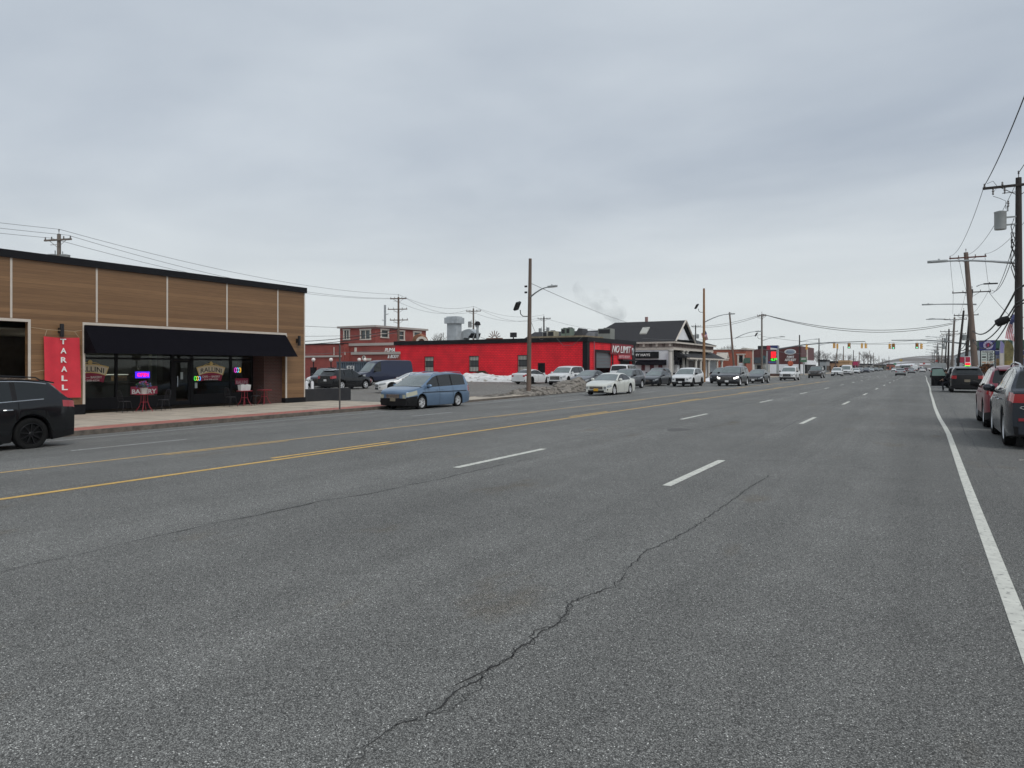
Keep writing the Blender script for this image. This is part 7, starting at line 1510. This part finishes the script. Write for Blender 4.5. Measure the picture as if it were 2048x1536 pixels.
# ---------------------------------------------------------------- litter and steam
b = MB(); rnd = random.Random(2)
for k in range(5): x_, y_ = 1.55+rnd.uniform(-.12, .12), 15.1+rnd.uniform(-.2, .2); b.add([(x_, y_, .006), (x_+.09, y_+.03, .02), (x_+.07, y_+.10, .012), (x_-.02, y_+.06, .007)], [(0, 1, 2, 3)])
tag(b.build('paper_litter', mat('litter_pale', (.5, .48, .42), .9)), 'crumpled pale litter on the asphalt near the slate grey SUV', 'litter')
sx, sy = spot(1200, 330)
puffs = [(1237, 655, 6), (1240, 645, 8), (1230, 636, 10), (1218, 626, 11), (1243, 625, 10), (1203, 612, 13), (1180, 606, 12), (1222, 606, 12), (1163, 596, 12), (1190, 590, 14), (1160, 578, 12), (1210, 590, 11)]
b = MB()
for px, py, r_ in puffs:
    x_, y_ = spot(px, 330); z = CH+(HY-py)*330/FPX; rr = r_*330/FPX*1.35
    b.lathe([(.001, -rr)]+[(rr*math.sin(a), -rr*math.cos(a)) for a in [k*PI/8 for k in range(1, 8)]]+[(.001, rr)], 14, 0, Matrix.Translation((x_, y_, z)))
sm = b.build('steam_plume', None); sm.data.materials.clear()
rm = sm.modifiers.new('r', 'REMESH'); rm.mode = 'VOXEL'; rm.voxel_size = .7
dg = bpy.context.evaluated_depsgraph_get(); m2 = bpy.data.meshes.new_from_object(sm.evaluated_get(dg)); sm.modifiers.clear(); sm.data = m2; m2.materials.clear()
ms = bpy.data.materials.new('steam'); ms.use_nodes = True; n, l = nodes_of(ms); n.remove(n['Principled BSDF'])
pv = n.new('ShaderNodeVolumePrincipled'); pv.inputs['Color'].default_value = (.86, .89, .89, 1)
g_ = n.new('ShaderNodeNewGeometry'); nt = n.new('ShaderNodeTexNoise'); nt.inputs['Scale'].default_value = .11; nt.inputs['Detail'].default_value = 4; l.new(g_.outputs['Position'], nt.inputs[0])
mr = n.new('ShaderNodeMapRange'); mr.inputs[1].default_value = .42; mr.inputs[2].default_value = .75; mr.inputs[3].default_value = 0; mr.inputs[4].default_value = .14; l.new(nt.outputs[0], mr.inputs[0]); l.new(mr.outputs[0], pv.inputs['Density'])
l.new(pv.outputs[0], n['Material Output'].inputs['Volume']); sm.data.materials.append(ms); tag(sm, 'faint grey steam plume drifting up left of the white columned building', 'steam', kind='stuff')

# ---------------------------------------------------------------- thin winter haze
hz_ = MB().box(-700, 700, -90, 2300, -4, 32).build('haze', None); hz_.data.materials.clear(); mh = bpy.data.materials.new('haze_air'); mh.use_nodes = True; n, l = nodes_of(mh); n.remove(n['Principled BSDF'])
pv = n.new('ShaderNodeVolumePrincipled'); pv.inputs['Color'].default_value = (.92, .95, 1, 1); pv.inputs['Density'].default_value = .00014; l.new(pv.outputs[0], n['Material Output'].inputs['Volume']); hz_.data.materials.append(mh); tag(hz_, 'thin pale winter haze', 'haze', kind='stuff')
# ---------------------------------------------------------------- sky, sun, camera
W = bpy.data.worlds.new('World'); sc.world = W; W.use_nodes = True; n, l = nodes_of(W); bg = n['Background']; out = n['World Output']
sky = n.new('ShaderNodeTexSky'); sky.sky_type = 'NISHITA'; sky.sun_disc = False; sky.sun_elevation = R(48); sky.sun_rotation = R(118); l.new(sky.outputs[0], bg.inputs[0]); bg.inputs[1].default_value = .05
tc = n.new('ShaderNodeTexCoord'); s = n.new('ShaderNodeSeparateXYZ'); l.new(tc.outputs['Generated'], s.inputs[0])
def m1(op, a, v, c=None):
    x = n.new('ShaderNodeMath'); x.operation = op
    for i, q in enumerate((a, v)):
        if isinstance(q, (int, float)): x.inputs[i].default_value = q
        else: l.new(q, x.inputs[i])
    return x.outputs[0]
zc = m1('ADD', m1('MAXIMUM', s.outputs[2], 0), .10)
cb = n.new('ShaderNodeCombineXYZ'); l.new(m1('DIVIDE', s.outputs[0], zc), cb.inputs[0]); l.new(m1('DIVIDE', s.outputs[1], zc), cb.inputs[1])
mp = n.new('ShaderNodeMapping'); mp.inputs['Rotation'].default_value = (0, 0, R(-38)); mp.inputs['Scale'].default_value = (.62, .9, 1); l.new(cb.outputs[0], mp.inputs[0])
nz = n.new('ShaderNodeTexNoise'); nz.inputs['Scale'].default_value = .75; nz.inputs['Detail'].default_value = 5; nz.inputs['Roughness'].default_value = .5; nz.inputs['Distortion'].default_value = .5; l.new(mp.outputs[0], nz.inputs[0])
nz2 = n.new('ShaderNodeTexNoise'); nz2.inputs['Scale'].default_value = 2.0; nz2.inputs['Detail'].default_value = 5; l.new(mp.outputs[0], nz2.inputs[0])
f = m1('ADD', m1('MULTIPLY', nz.outputs[0], .75), m1('MULTIPLY', nz2.outputs[0], .25))
cr = n.new('ShaderNodeValToRGB'); l.new(f, cr.inputs[0]); e = cr.color_ramp.elements
e[0].position = .34; e[0].color = (.40, .455, .53, 1); e[1].position = .66; e[1].color = (.60, .655, .71, 1)
hz = n.new('ShaderNodeMapRange'); hz.interpolation_type = 'SMOOTHSTEP'; l.new(s.outputs[2], hz.inputs[0]); hz.inputs[1].default_value = -.01; hz.inputs[2].default_value = .30; hz.inputs[3].default_value = .9; hz.inputs[4].default_value = 0
mx = n.new('ShaderNodeMix'); mx.data_type = 'RGBA'; l.new(hz.outputs[0], mx.inputs['Factor']); l.new(cr.outputs[0], mx.inputs['A']); mx.inputs['B'].default_value = (.725, .765, .76, 1)
b2 = n.new('ShaderNodeBackground'); l.new(mx.outputs['Result'], b2.inputs[0]); b2.inputs[1].default_value = 1.0
ms_ = n.new('ShaderNodeMixShader'); ms_.inputs[0].default_value = .95; l.new(bg.outputs[0], ms_.inputs[1]); l.new(b2.outputs[0], ms_.inputs[2]); l.new(ms_.outputs[0], out.inputs[0])
sun = bpy.data.lights.new('sun', 'SUN'); sun.energy = 1.5; sun.angle = R(40); sun.color = (1, .97, .93); so = bpy.data.objects.new('sun', sun); COL.objects.link(so); so.rotation_euler = (R(42), 0, R(62)); 
cam = bpy.data.cameras.new('camera'); cam.sensor_width = 36; cam.lens = FPX/2048*36; cam.shift_y = -33/2048; cam.clip_end = 6000; cam.clip_start = .05
co_ = bpy.data.objects.new('camera', cam); COL.objects.link(co_); co_.location = (0, 0, CH); co_.rotation_euler = (PI/2, 0, YAW); sc.camera = co_
sc.view_settings.view_transform = 'Standard'; sc.view_settings.look = 'None'; sc.view_settings.exposure = .12; sc.view_settings.gamma = 1
sc.cycles.use_denoising = True; sc.cycles.volume_step_rate = 4; sc.cycles.max_bounces = 8
